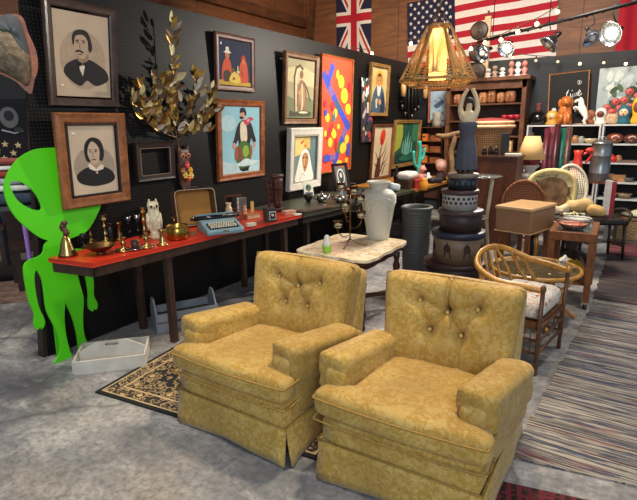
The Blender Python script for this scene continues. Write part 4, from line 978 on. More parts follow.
t = thing('doll', 'small round-headed pale pink doll near the hat boxes on the oak table', 'doll', C(440.5, 180), R(40)); b = MB(); b.lathe([(.09, 0), (.08, .06), (.04, .13), (.03, .15)], M((60, 44, 44), .8), 14); b.build('dress', t); b = MB(); b.ball((0, 0, .22), .085, M((230, 176, 162), .5)); b.build('head', t); b = MB(); b.ball((0, .02, .255), (.088, .08, .065), M((206, 160, 140), .7)); b.build('hair', t)
b = MB(); b.lathe([(.05, 0), (.05, .09), (.02, .12), (.02, .15), (0, .15)], M((220, 220, 214), .4), 14); single('bottle', b, 'white bottle with dark cap on the oak table left of the doll', 'bottle', C(428, 183))
b = MB(); b.soft((0, 0, .04), (.22, .16, .08), M((46, 44, 46), .5), .03, 6); single('dark_case', b, 'low dark case at the oak table edge below the doll', 'case', C(434, 183, .002), R(60))
# ------------------------------------------------------------------ alien cut-out
mal = M((84, 206, 22), .42, var=.03, scale=3)
t = thing('alien_cutout', 'bright green flat alien figure cut-out standing at the left end of the counter', 'cut-out', (WX+.16, 1.895, 0), (R(-4.9), 0, R(90)))
# outline traced in the board's own plane: u along the wall, v up
def AL(x, y):
    p = px_(x, y, WX+.10); return (p.y-1.87, p.z)
head = [(52, 147), (36, 149), (20, 158), (9, 172), (4, 187), (6, 202), (14, 217), (26, 229), (38, 238), (46, 241)]
hl = [AL(x, y) for x, y in head]
cxh = hl[0][0]
W_ = lambda u: 2*cxh-u
hs = [(p.x, p.y) for p in spline([(u, v, 0) for u, v in hl], 4)]
body = [(-.06, .86), (-.085, .80), (-.17, .78), (-.205, .74), (-.215, .62), (-.215, .50), (-.20, .40), (-.215, .33), (-.20, .285), (-.18, .30), (-.175, .28), (-.15, .31), (-.15, .36), (-.165, .44), (-.165, .56), (-.155, .66), (-.135, .70), (-.115, .62), (-.12, .5), (-.125, .40), (-.10, .28), (-.085, .17), (-.09, .08), (-.12, .03), (-.14, .0), (-.03, .0), (-.03, .05), (-.035, .17), (-.025, .30), (0.0, .42)]
bl = [(p.x*1.15+.02, p.y) for p in spline([(u, v, 0) for u, v in body], 3)]
outline_l = hs + bl
outline = [(u, v) for u, v in outline_l] + [((.04-u if i >= len(hs) else W_(u)), v) for i, (u, v) in reversed(list(enumerate(outline_l)))]
def dedupe(q):
    o = []
    for p in q:
        if not o or math.hypot(p[0]-o[-1][0], p[1]-o[-1][1]) > 1e-4: o.append(p)
    if math.hypot(o[0][0]-o[-1][0], o[0][1]-o[-1][1]) < 1e-4: o.pop()
    return o
outline = dedupe(outline)
eye = [AL(x, y) for x, y in ((10, 183), (18, 181), (28, 186), (36, 195), (41, 209), (33, 210), (24, 206), (15, 198))]
el = [(p.x, p.y) for p in closed_spline([(u, v, 0) for u, v in eye], 3)]; er = [(W_(u), v) for u, v in el]
b = MB(); b.prism([outline, el, er], .014, mal); b.build('figure', t)
b = MB(); b.bar((-.05, .02, .55), (-.05, .10, .01), .03, .015, mal, (0, 1, 0)); b.build('stand', t)

# ------------------------------------------------------------------ marble-topped table
def marble(nt, b):
    h = NB(nt); o = h.obj(); n = h.noise(o, 3.5, 8, 2.2); n2 = h.noise(o, 9, 6, 1.5)
    c = h.ramp(n, [(.3, (226, 204, 160)), (.5, (240, 226, 196)), (.58, (214, 186, 138)), (.75, (244, 234, 208))])
    c = h.mix(h.ramp(n2, [(.5, (0, 0, 0)), (.54, (.6,)*3), (.58, (0, 0, 0))]), c, (150, 108, 66))
    h.l(c, b.inputs['Base Color']); b.inputs['Roughness'].default_value = .22
mmar = nodes_mat(marble); vwood = wood((84, 42, 30), (50, 26, 22), rough=.3)
TX0, TX1, TY0, TY1, TZ = -2.42, -1.70, 3.34, 4.18, .62
tcx, tcy = (TX0+TX1)/2, (TY0+TY1)/2
t = thing('marble_table', 'carved dark wood table with a scalloped cream marble top behind the gold chairs', 'table', (tcx, tcy, 0))
def scallop(w, d, ins=0):
    pts = []; N = 96
    for i in range(N):
        a = 2*pi*i/N; c_, s_ = cos(a), sin(a)
        e = 12.0; r = 1/((abs(c_)**e+abs(s_)**e)**(1/e)); k = 1+.016*cos(12*a)
        pts.append(((w/2-ins)*c_*r*k, (d/2-ins)*s_*r*k))
    return pts
down = Euler((R(-90), 0, 0)).to_matrix().to_4x4()
b = MB(); b.prism(scallop(TX1-TX0, TY1-TY0), .022, mmar, T=Matrix.Translation((0, 0, TZ)) @ down); b.build('marble_top', t, bevel=.004)
b = MB(); b.prism(scallop(TX1-TX0, TY1-TY0, .012), .028, vwood, T=Matrix.Translation((0, 0, TZ-.022)) @ down); b.prism(scallop(TX1-TX0, TY1-TY0, .06), .05, vwood, T=Matrix.Translation((0, 0, TZ-.05)) @ down); b.build('apron', t)
for sx in (-1, 1):
    for sy in (-1, 1):
        b = MB(); b.lathe([(.02, 0), (.026, .02), (.018, .05), (.022, .1), (.032, .14), (.018, .18), (.026, .25), (.016, .30), (.03, .36), (.034, .40), (.02, .44), (.03, .48), (.03, TZ-.1)], vwood, 16, (sx*.27, sy*.33, 0)); b.build('leg', t)
b = MB(); b.bar((-.27, -.33, .14), (.27, .33, .14), .04, .03, vwood); b.bar((-.27, .33, .14), (.27, -.33, .14), .04, .03, vwood); b.lathe([(.03, .1), (.05, .14), (.02, .2), (.03, .25), (0, .3)], vwood, 14); b.build('stretcher', t)
# white relief vase
p = pz(378, 238, TZ)
mv = M((202, 196, 178), .5, var=.05, scale=4)
t = thing('relief_vase', 'large pale cream urn vase with arched relief on the marble table', 'vase', (p.x, p.y, TZ+.001), R(52))
b = MB(); prof = [(.098, 0), (.102, .008), (.108, .06), (.132, .20), (.15, .32), (.155, .385), (.148, .42), (.12, .445), (.082, .455), (.075, .47), (.09, .50), (.108, .515), (.112, .525), (.104, .53), (.085, .51), (.066, .475), (.06, .45), (0, .44)]
b.lathe(prof, mv, 40); b.build('body', t)
def surf(a, z, off=.0):
    for (r1, z1), (r2, z2) in zip(prof[:8], prof[1:9]):
        if z1 <= z <= z2: r = r1+(r2-r1)*(z-z1)/(z2-z1) if z2 > z1 else r1; break
    return ((r+off)*cos(a), (r+off)*sin(a), z)
b = MB()
for rr_, w_ in ((.13, .008), (.10, .007), (.075, .006)):
    for a0 in (R(-112), R(-20)):
        b.tube([surf(a0+rr_/.15*cos(R(q))*1.1, .27+rr_*sin(R(q)), .001) for q in range(0, 181, 12)], w_, mv, 8)
b.tube([surf(R(-112)+.95-.002*i, .27-.016*i, .001) for i in range(7)], .008, mv)
b.build('relief', t)
# candle tree
wire = M((120, 84, 40), .35, .9, .1); 
p = pz(350, 246, TZ); t = thing('candle_tree', 'brass wire candle tree with clear glass votive cups on the marble table', 'candle holder', (p.x, p.y, TZ+.001), R(35)); t.scale = (1.35, 1.35, 1.08)
b = MB()
for k in range(3): b.tube(spline([(0, 0, .06), (.05*cos(2.1*k), .05*sin(2.1*k), .02), (.11*cos(2.1*k), .11*sin(2.1*k), .004)], 5), .0035, wire, 6)
b.tube([(0, 0, .05), (0, 0, .44)], .004, wire, 6)
cups = []
for k, (ang, rad, z) in enumerate(((200, .085, .16), (20, .08, .22), (110, .07, .27), (240, .075, .32), (330, .07, .36), (60, .06, .41), (160, .06, .45))):
    x, y = rad*cos(R(ang)), rad*sin(R(ang)); b.tube(spline([(0, 0, z-.07), (x*.6, y*.6, z-.075), (x, y, z-.03), (x, y, z)], 5), .003, wire, 6)
    b.tube([(x+.026*cos(2*pi*i/14), y+.026*sin(2*pi*i/14), z+.018) for i in range(14)], .0025, wire, 5, True); cups.append((x, y, z))
b.build('stand', t)
for (x, y, z) in cups:
    b = MB(); b.lathe([(.016, .0), (.026, .012), (.032, .03), (.03, .058), (.027, .058), (.028, .03), (.022, .014), (0, .008)], glass, 18, (x, y, z)); c_ = b.build('glass_cup', t)
    b = MB(); b.lathe([(.016, .012), (.016, .028), (0, .029)], M((236, 214, 170), .6), 12, (x, y, z)); b.build('candle', c_)
# frog green figurine
p = pz(327, 252, TZ); t = thing('parrot_figurine', 'white and lime green bird figurine at the front of the marble table', 'figurine', (p.x, p.y, TZ+.001), R(20))
b = MB(); mg = M((140, 196, 60), .3, coat=.4); b.lathe([(.034, 0), (.036, .012), (.034, .03), (.036, .05), (.03, .06)], mg, 18); b.ball((.028, -.01, .045), (.012, .016, .03), mg); b.ball((-.028, -.01, .045), (.012, .016, .03), mg); b.build('base', t)
b = MB(); b.lathe([(.034, .05), (.036, .075), (.03, .10), (.024, .115), (.022, .13), (.012, .145), (0, .148)], M((226, 228, 216), .35, coat=.3), 18); b.lathe([(.006, 0), (0, .02)], M((226, 214, 160), .4), 8, (0, -.02, .125), (R(110), 0, 0)); b.build('body', t)
b = MB(); b.lathe([(.045, 0), (.06, .004), (.058, .006), (0, .004)], M((222, 214, 190), .3), 20); p = pz(352, 240, TZ); single('saucer', b, 'small pale saucer on the marble table left of the urn vase', 'saucer', (p.x-.12, p.y+.12, TZ+.001))

# ------------------------------------------------------------------ ribbed floor vase
p = pd(417, 206, 5.0); t = thing('ribbed_vase', 'tall dark grey ribbed cylinder vase on the floor between marble table and hat boxes', 'vase', (p.x, p.y, 0))
b = MB(); mr = M((76, 78, 76), .5, var=.1); prof = [(.115, 0)]
n = 26
for i in range(n):
    z = .01+.80*i/n; r_ = .118+.022*i/n; prof += [(r_, z), (r_+.011, z+.012), (r_, z+.028)]
prof += [(.14, .815), (.158, .825), (.16, .845), (.148, .853), (.128, .85), (.12, .80), (.10, .05), (0, .04)]
b.lathe(prof, mr, 36); b.build('body', t)

# ------------------------------------------------------------------ hat boxes
HX, HY = pd(457, 262, 4.4).xy
def px_m(d=4.4): return d/500
mlid = M((58, 44, 46), .5, var=.1)
t0 = thing('round_stool', 'low round dark stool under the hat boxes', 'stool', (HX, HY, 0)); b = MB(); b.lathe([(.22, .28), (.235, .29), (.235, .315), (0, .32)], vwood, 24); b.build('seat', t0)
for k in range(4): b = MB(); b.lathe([(.02, 0), (.026, .12), (.02, .285)], vwood, 10, (.15*cos(R(45+90*k)), .15*sin(R(45+90*k)), 0)); b.build('leg', t0)
z = .321
specs = [(.258, .275, .17, (44, 30, 30), (50, 30, 32), 'large black-brown round hat box at the bottom of the stack'),
         (.212, .226, .262, (116, 96, 76), (36, 40, 56), 'brown hat box with dark horse silhouettes and navy lid, second from the bottom'),
         (.178, .19, .18, (50, 34, 36), (66, 52, 54), 'plain dark maroon hat box in the middle of the stack'),
         (.146, .158, .165, (158, 152, 148), (70, 48, 50), 'pale hat box with rows of black squares, second from the top'),
         (.118, .128, .135, (28, 34, 42), (120, 108, 94), 'small dark blue hat box at the top of the stack')]
for i, (r_, rl, h, col, cl, lab) in enumerate(specs):
    t = thing('hat_box', lab, 'hat box', (HX+(-.012, .0, .01, -.006, .012)[i], HY, z), R(10*i), 'stack of round hat boxes')
    mc = M(col, .5, var=.08); b = MB(); b.lathe([(r_, 0), (r_, h-.005), (0, h-.004)], mc, 48)
    if i == 3:
        for row in range(2):
            for k in range(22):
                a = 2*pi*(k+.5*row)/22; T = Matrix.Rotation(a, 4, 'Z') @ Matrix.Translation((r_+.0003, 0, .045+.035*row+.018))
                b.T = T; b.box((0, 0, 0), (.0012, .022, .022), M((30, 28, 34), .5)); b.T = Matrix.Identity(4)
    if i == 1:
        for k in range(8):
            a = 2*pi*k/8+.5; b.T = Matrix.Rotation(a, 4, 'Z') @ Matrix.Translation((r_-.0006, 0, .055)) @ Matrix.Rotation(R(90), 4, 'Z')
            b.prism([(-.035, .0), (-.028, .05), (-.036, .075), (-.03, .10), (-.012, .115), (-.006, .135), (.004, .115), (.02, .10), (.03, .07), (.022, .05), (.034, .0), (.024, .0), (.012, .045), (-.012, .045), (-.024, .0)], .0016, M((50, 34, 28), .6), y0=-.002)
            b.T = Matrix.Identity(4)
    if i == 4:
        for k in range(16):
            a = 2*pi*k/16; b.T = Matrix.Rotation(a, 4, 'Z') @ Matrix.Translation((r_+.0003, 0, .06)); b.box((0, 0, 0), (.001, .02, .03), M((56, 74, 78), .5)); b.T = Matrix.Identity(4)
    b.build('drum', t)
    lh = .035 if i != 1 else .05
    b = MB(); b.lathe([(r_+.001, h-lh), (rl, h-lh), (rl+.001, h-.004), (rl-.006, h), (0, h+.001)], M(cl, .42, var=.08), 48); b.build('lid', t)
    z += h+.0025
HTOP = z
# ------------------------------------------------------------------ small display mannequin on the stack
def skin(name, parent, verts, edges, rads, mat, sub=2, root=0):
    me = bpy.data.meshes.new(name); me.from_pydata(verts, edges, []); me.materials.append(mat)
    o = bpy.data.objects.new(name, me); COL.objects.link(o); o.parent = parent
    md = o.modifiers.new('skin', 'SKIN'); md.use_smooth_shade = True
    for i, r_ in enumerate(rads):
        sv = me.skin_vertices[0].data[i]; sv.radius = r_ if isinstance(r_, tuple) else (r_, r_); sv.use_root = (i == root)
    if sub: s = o.modifiers.new('subdivision', 'SUBSURF'); s.levels = sub; s.render_levels = sub
    return o
t = thing('display_mannequin', 'small cream mannequin figure in a grey dress with raised arms, standing on the hat boxes', 'mannequin', (HX+.03, HY, HTOP), R(20)); t.scale = (.78, .84, .87)
mcr = M((214, 190, 150), .5, var=.06)
b = MB(); b.lathe([(.085, 0), (.09, .006), (.085, .012), (0, .012)], M((40, 34, 32), .4), 28); b.lathe([(.012, .01), (.012, .06)], blackg, 10, (-.03, 0, 0)); b.lathe([(.012, .01), (.012, .06)], blackg, 10, (.03, 0, 0)); b.build('base', t)
b = MB()
# dress: skirt with folds, fitted bodice
def dress(p, a):
    x, y, z = p; k = max(0, (.33-z)/.3); f = 1+.06*k*sin(9*a); return (x*f, y*f*.72, z)
b.lathe([(.115, .03), (.118, .04), (.112, .12), (.102, .22), (.088, .30), (.072, .335), (.078, .37), (.092, .43), (.098, .47), (.09, .472), (0, .46)], M((74, 74, 84), .8, var=.12, scale=12), 48, fn=dress); b.build('dress', t)
V = [(0, 0, .44), (0, 0, .50), (0, 0, .545), (-.075, 0, .535), (-.088, 0, .61), (-.066, 0, .70), (-.02, -.01, .775), (.075, 0, .535), (.088, 0, .61), (.066, 0, .70), (.02, -.01, .775), (0, 0, .58), (0, 0, .63), (0, 0, .66)]
E_ = [(0, 1), (1, 2), (2, 3), (3, 4), (4, 5), (5, 6), (2, 7), (7, 8), (8, 9), (9, 10), (2, 11), (11, 12), (12, 13)]
skin('body', t, V, E_, [(.085, .06), (.085, .06), (.07, .05), .038, .028, .024, .02, .038, .028, .024, .02, .024, .045, .04], mcr)
b = MB(); b.ball((0, .012, .645), (.052, .05, .055), M((34, 24, 22), .6)); b.tube(spline([(0, .045, .63), (0, .062, .56), (0, .062, .48), (0, .066, .42)], 5), [.02-.0009*i for i in range(16)], M((34, 24, 22), .6)); b.build('hair', t)

t = thing('plant_stand', 'tall pale stand with a round glass top just behind the hat boxes', 'stand', (-1.50, 5.62, 0))
b = MB(); b.lathe([(.24, 1.075), (.245, 1.08), (.24, 1.087), (0, 1.087)], M((176, 186, 180), .05, var=0, trans=.8), 32); b.build('glass_top', t)
for k in range(3): a = R(30+120*k); b = MB(); b.tube([(.15*cos(a), .15*sin(a), 1.074), (.11*cos(a), .11*sin(a), .6), (.18*cos(a), .18*sin(a), 0)], .02, M((190, 176, 146), .6), 8); b.build('leg', t)
b = MB(); b.tube([(.12*cos(2*pi*i/20), .12*sin(2*pi*i/20), .62) for i in range(20)], .012, M((190, 176, 146), .6), 6, True); b.build('ring', t)

# ------------------------------------------------------------------ pendant lamp
PL = pd(438, 58, 4.0)
# base of the shade at its lower rim
def strings(nt, b):
    h = NB(nt); o = h.obj(); x, y, z = h.sep(o)
    b.inputs['Base Color'].default_value = (*lin((240, 206, 140)), 1); b.inputs['Roughness'].default_value = .7
    b.inputs['Subsurface Weight'].default_value = 0
    tr = nt.nodes.new('ShaderNodeBsdfTranslucent'); tr.inputs[0].default_value = (*lin((252, 224, 168)), 1)
    mx = nt.nodes.new('ShaderNodeMixShader'); mx.inputs[0].default_value = .55
    h.l(b.outputs[0], mx.inputs[1]); h.l(tr.outputs[0], mx.inputs[2]); h.l(mx.outputs[0], nt.nodes['Material Output'].inputs[0])
mstr = nodes_mat(strings)
lw = wood((224, 168, 84), (190, 130, 56), scale=(12, 12, 12))
zb, zt = pd(438, 86, 4.0).z, pd(438, 27, 4.0).z
t = thing('pendant_lamp', 'large string-wound wooden pendant lamp glowing warm over the hat boxes', 'pendant lamp', (PL.x, PL.y, zb), R(14))
H_ = zt-zb; rb_, rt_ = .30, .085
def ringp(r, z, n=6, off=0): return [(r*cos(2*pi*(k+off)/n), r*sin(2*pi*(k+off)/n), z) for k in range(n)]
lo, hi = ringp(rb_, .05), ringp(rt_, H_); lo2 = ringp(.20, -.0)
b = MB()
for k in range(6):
    k2 = (k+1) % 6; b.bar(lo[k], lo[k2], .018, .018, lw); b.bar(hi[k], hi[k2], .016, .016, lw); b.bar(lo[k], hi[k], .018, .018, lw)
    b.bar(lo[k], lo2[k], .012, .012, lw); b.bar(lo2[k], lo2[k2], .014, .014, lw)
b.build('frame', t)
b = MB(); rnd = random.Random(3)
for k in range(6):
    k2 = (k+1) % 6; A, B_, C_, D_ = Vector(lo[k]), Vector(lo[k2]), Vector(hi[k2]), Vector(hi[k])
    n = 13
    # straight winding from the ribs to the rim, crossed by a fan
    for i in range(n+1):
        s = i/n
        b.tube([A.lerp(D_, s), A.lerp(B_, .5).lerp(D_.lerp(C_, .5), .12)*.985], 0.0019, mstr, 4) if i % 1 == 0 else None
        b.tube([B_.lerp(C_, s), A.lerp(B_, .5).lerp(D_.lerp(C_, .5), .12)*.985], 0.0019, mstr, 4)
        
    for i in range(9):
        s = i/8; b.tube([A.lerp(B_, s), Vector(lo2[k]).lerp(Vector(lo2[k2]), s)], .002, mstr, 4)
b.build('string_winding', t)
def inner(nt, b):
    strings(nt, b); mx = [n for n in nt.nodes if n.bl_idname == 'ShaderNodeMixShader'][0]; mx.inputs[0].default_value = .35
b = MB(); b.lathe([(.07, .05), (.07, H_-.03)], nodes_mat(inner), 24); cyl = b.build('inner_shade', t)
b = MB(); b.lathe([(.02, H_*.78), (.02, H_*.9), (0, H_*.9)], brassd, 12); b.build('socket', t)
b = MB(); b.ball((0, 0, H_*.62), (.042, .042, .058), M((255, 222, 160), .5, var=0, emit=7)); b.build('bulb', t)
b = MB(); zc = H_
for k in range(6): b.tube([hi[k], (0, 0, H_+.12)], .003, brassd, 5)
for k in range(60):
    z0_ = H_+.12+.028*k
    if z0_ > 1.9: break
    pts = [((.009*cos(2*pi*q/8)) if k % 2 else 0, (.009*cos(2*pi*q/8)) if k % 2 == 0 else 0, z0_+.017*sin(2*pi*q/8)) for q in range(8)]
    b.tube(pts, .0028, brassd, 4, True)
b.tube([(.006, .006, H_+.1), (.006, .006, 6.0-zb)], .003, M((200, 180, 140), .6), 5)
b.build('chain', t)
LAMPBULB = (PL.x, PL.y, zb+H_*.62)
# ------------------------------------------------------------------ rattan armchair
mrat = wood((210, 154, 66), (164, 106, 38), rough=.35, scale=(10, 10, 10)); mratd = wood((118, 72, 36), (78, 46, 24), rough=.4, scale=(10, 10, 10))
def floral(nt, b):
    h = NB(nt); o = h.obj(); vo = h.n('ShaderNodeTexVoronoi'); vo.inputs['Scale'].default_value = 11; h.l(o, vo.inputs['Vector'])
    n = h.noise(o, 24, 4, 1.5)
    c = h.ramp(n, [(.36, (120, 138, 120)), (.44, (206, 200, 186)), (.56, (216, 210, 200)), (.62, (190, 120, 96)), (.7, (206, 196, 180))])
    c = h.mix(h.ramp(vo.outputs['Distance'], [(.16, (1, 1, 1)), (.24, (0, 0, 0))]), c, (176, 92, 70))
    h.l(c, b.inputs['Base Color']); b.inputs['Roughness'].default_value = .85
mflo = nodes_mat(floral)
t = thing('rattan_chair', 'honey rattan armchair with curved arms and a floral cushion behind the right gold chair', 'armchair', (-.615, 3.64, 0), R(90-8)); t.scale = (1, .64, 1)
# local: faces -y (turned to face the aisle); x across
def rt(pts, r=.017, mat=None, n=6): b_ = MB(); b_.tube(spline(pts, n), r, mat or mrat, 8); return b_
for s in (-1, 1):
    b = MB(); b.tube([(s*.27, -.33, 0), (s*.275, -.33, .3), (s*.285, -.34, .60)], .022, mratd, 10); b.ball((s*.285, -.34, .61), (.03, .03, .028), mrat if s > 0 else mratd); b.build('leg', t)
    b = MB(); b.tube([(s*.25, .30, 0), (s*.25, .28, .36)], .02, mratd, 10); b.build('leg', t)
    b = MB()
    b.tube(spline([(s*.285, -.34, .60), (s*.32, -.15, .615), (s*.345, .10, .63), (s*.30, .34, .69), (s*.16, .43, .735), (0, .45, .75)], 7), .023, mrat, 8)
    b.tube(spline([(s*.29, -.12, .36), (s*.325, .02, .47), (s*.342, .12, .55), (s*.33, .18, .65)], 6), .018, mrat, 8)
    b.tube(spline([(s*.28, .04, .36), (s*.325, .14, .47), (s*.33, .24, .56), (s*.30, .32, .685)], 6), .018, mrat, 8)
    b.tube(spline([(s*.26, .20, .36), (s*.27, .30, .5), (s*.22, .36, .62), (s*.14, .43, .735)], 6), .014, mrat, 8)
    b.build('arm', t)
b = MB()
for x in (-.14, -.045, .045, .14): b.tube(spline([(x*.9, .27, .36), (x, .36, .55), (x, .445, .74)], 5), .012, mrat, 8)
b.build('back_spindles', t)
b = MB(); b.box((0, -.02, .345), (.54, .60, .035), mratd)
for z in (.15, .24, .33):
    b.tube([(-.27, -.33, z), (.27, -.33, z)], .012, mratd, 8)
    for s in (-1, 1): b.tube([(s*.265, -.33, z), (s*.25, .29, z)], .011, mratd, 8)
for s in (-1, 1):
    for k in range(10): b.tube([(s*.265, -.31+.06*k, .15), (s*.265, -.31+.06*k, .33)], .006, mratd, 6)
b.build('seat_frame', t)
b = MB(); b.soft((0, -.03, .43), (.50, .58, .13), mflo, .055, 10, None, lambda p: (p.x, p.y, p.z+(.02*(1-(p.x/.25)**2)*(1-(p.y/.29)**2) if p.z > 0 else 0))); b.build('seat_cushion', t)

# ------------------------------------------------------------------ round rattan table with glass top
t = thing('rattan_table', 'low round rattan table with a glass top just behind the rattan chair', 'table', (-.66, 4.40, 0), R(15))
b = MB(); b.lathe([(.335, .452), (.34, .456), (.34, .462), (.335, .466), (0, .466)], M((160, 150, 110), .06, var=0, trans=.85), 40); b.build('glass_top', t)
b = MB(); b.tube([(  .35*cos(2*pi*i/36), .35*sin(2*pi*i/36), .45) for i in range(36)], .018, mrat, 8, True)
b.tube([(.22*cos(2*pi*i/30), .22*sin(2*pi*i/30), .20) for i in range(30)], .014, mrat, 8, True); b.build('rim', t)
for k in range(4):
    a = R(45+90*k-30); b = MB(); b.tube(spline([(.34*cos(a), .34*sin(a), .44), (.31*cos(a), .31*sin(a), .33), (.22*cos(a), .22*sin(a), .2), (.27*cos(a), .27*sin(a), .09), (.37*cos(a), .37*sin(a), .012)], 6), .017, mrat, 8); b.build('leg', t)
b = MB(); b.prism([(-.035, 0), (.035, 0), (.012, .05), (-.004, .03)], .04, M((230, 226, 216), .8)); p = pz(571, 262, .466); single('folded_paper', b, 'small folded white paper on the glass top of the round rattan table', 'paper', (p.x-.05, p.y, .4665), R(30))

# ------------------------------------------------------------------ wooden table with glass top
ow2 = wood((150, 88, 44), (106, 58, 28), rough=.4, scale=(8, 8, 3))
GX, GY, GZ = -.46, 5.16, .70
t = thing('glass_table', 'square-legged wooden table with a grey-green glass top and casters, beyond the round rattan table', 'table', (GX, GY, 0), R(2))
b = MB(); b.box((0, 0, GZ-.012), (.30, .56, .012), M((66, 74, 66), .12, var=.2, scale=5, coat=.4)); b.build('glass_top', t)
b = MB()
for s in (-1, 1): b.box((s*.165, 0, GZ-.04), (.05, .66, .075), ow2); b.box((0, s*.305, GZ-.04), (.28, .05, .075), ow2)
b.build('frame', t, bevel=.003)
for sx in (-1, 1):
    for sy in (-1, 1):
        b = MB(); b.box((sx*.162, sy*.30, (GZ-.08)/2+.035), (.055, .055, GZ-.15), ow2); l_ = b.build('leg', t, bevel=.003)
        b = MB(); b.tube([(sx*.162-.015, sy*.30, .026), (sx*.162+.015, sy*.30, .026)], .026, blackg, 12); b.box((sx*.162, sy*.30, .05), (.02, .03, .03), silver); b.build('caster', l_)
b = MB(); b.box((0, 0, .22), (.30, .54, .02), ow2); b.build('shelf', t)
# things on it
TZ2 = GZ
t = thing('wire_basket', 'round wire and glass basket on the glass-topped wooden table', 'basket', (-.47, 5.05, TZ2-.004), 0); t.scale = (.82,)*3
b = MB(); rnd = random.Random(5)
for z, r_ in ((.01, .10), (.06, .16), (.10, .19)): b.tube([(r_*cos(2*pi*i/24), r_*sin(2*pi*i/24), z) for i in range(24)], .005, M((120, 120, 116), .3, .8), 5, True)
for k in range(16): a = 2*pi*k/16; b.tube([(.10*cos(a), .10*sin(a), .01), (.16*cos(a+.1), .16*sin(a+.1), .06), (.19*cos(a), .19*sin(a), .10)], .003, M((120, 120, 116), .3, .8), 4)
b.build('basket', t); b = MB(); b.lathe([(.06, .006), (.12, .03), (.15, .06), (.14, .06), (.05, .014), (0, .012)], M((200, 120, 96), .2, var=.5, scale=20), 20); b.build('bowl', t)
b = MB(); b.lathe([(.07, 0), (.10, .02), (.13, .05), (.12, .05), (.10, .028), (0, .014)], M((190, 188, 176), .2, var=.3, scale=14), 26, fn=lambda p, a: (p[0], p[1], p[2]+.004*sin(12*a))); single('glass_bowl', b, 'wide pale glass bowl at the back of the glass-topped wooden table', 'bowl', (-.47, 5.36, TZ2-.004))
# yellow items beneath
b = MB(); b.soft((0, 0, .07), (.22, .26, .13), M((214, 164, 30), .7, var=.15), .05, 8); single('yellow_cushion', b, 'yellow cushion on the lower shelf of the glass-topped table', 'cushion', (-.46, 5.1, .232), R(10))

# ------------------------------------------------------------------ tan sewing hamper on legs
t = thing('sewing_hamper', 'tan vinyl box hamper with a pale lid on dark wooden legs beside the hat boxes', 'hamper', (-.93, 5.30, 0), R(-15))
mt2 = M((150, 112, 82), .4, var=.06, scale=6); mtl = M((198, 158, 110), .35, var=.06, scale=6)
b = MB(); b.box((0, 0, .715), (.36, .52, .21), mt2, None, 1.03); b.build('body', t, bevel=.012)
b = MB(); b.box((0, 0, .838), (.385, .545, .035), mtl); b.build('lid', t, bevel=.01)
b = MB(); b.box((0, 0, .605), (.375, .535, .012), mtl); b.build('base_trim', t, bevel=.003)
for sx in (-1, 1):
    for sy in (-1, 1): b = MB(); b.bar((sx*.13, sy*.20, .60), (sx*.16, sy*.24, 0), .04, .04, ow2); b.build('leg', t)

# ------------------------------------------------------------------ dark table and trays past it
t = thing('dark_table', 'dark carved table heaped with linens, far along the aisle', 'table', (-.58, 6.30, 0), 0)
dw = wood((64, 42, 30), (40, 26, 20)); DZ = .62
b = MB(); b.lathe([(.32, DZ-.04), (.34, DZ-.02), (.34, DZ), (0, DZ)], dw, 30); b.build('tabletop', t)
b = MB(); b.lathe([(.07, .1), (.05, .2), (.08, .3), (.05, .42), (.1, DZ-.04)], dw, 16); b.build('pedestal', t)
for k in range(4): a = R(45+90*k); b = MB(); b.tube(spline([(0, 0, .2), (.16*cos(a), .16*sin(a), .14), (.26*cos(a), .26*sin(a), .02)], 5), .03, dw, 8); b.build('leg', t)
def lump(name, lab, cat, c, d, m, rz=0, seed=0):
    rnd = random.Random(seed); ph = [rnd.uniform(0, 6) for _ in range(4)]
    b = MB(); b.soft((0, 0, d[2]/2), d, m, min(d)*.45, (14, 12, 8), None, lambda p: (p.x+.012*sin(p.y*22+ph[0]), p.y+.012*sin(p.x*26+ph[1]), p.z+.015*sin(p.x*24+ph[2])*(1 if p.z > 0 else 0)))
    return single(name, b, lab, cat, c, rz)
cloth1 = M((214, 180, 122), .85, var=.2, scale=10); cloth2 = M((226, 204, 160), .85, var=.2, scale=14); cloth3 = M((190, 150, 82), .85, var=.4, scale=18)
lump('folded_linen', 'rolled cream linen on the left of the dark table heap', 'linen', (-.76, 6.26, DZ+.002), (.28, .11, .10), cloth2, R(40), 1)
lump('folded_linen', 'gold and cream folded linen on the back of the dark table heap', 'linen', (-.55, 6.48, DZ+.002), (.30, .18, .15), cloth1, R(10), 2)
lump('woven_pouch', 'round tan woven pouch on the right of the dark table', 'pouch', (-.38, 6.30, DZ+.002), (.19, .17, .11), M((196, 156, 96), .85, var=.2, scale=16), R(10), 3)
t = thing('flower_tray', 'dark tray of small yellow and white flowers on the near edge of the dark table', 'tray', (-.56, 6.10, DZ+.001), R(5))
b = MB(); b.lathe([(.11, 0), (.15, .012), (.16, .03), (.15, .03), (.1, .012), (0, .01)], dw, 24, (0, 0, 0), None, 1, .7); b.build('tray', t)
b = MB(); rnd = random.Random(9)
for k in range(46):
    a = rnd.uniform(0, 6.28); q = rnd.uniform(0, .11); b.ball((q*cos(a), q*sin(a)*.65, .03+.012*rnd.random()), rnd.uniform(.012, .02), [M((226, 196, 90), .6), M((230, 226, 206), .6), M((70, 60, 40), .7), M((110, 110, 60), .7)][k % 4], 8, 5)
o = b.build('flowers', t); o['kind'] = 'stuff'
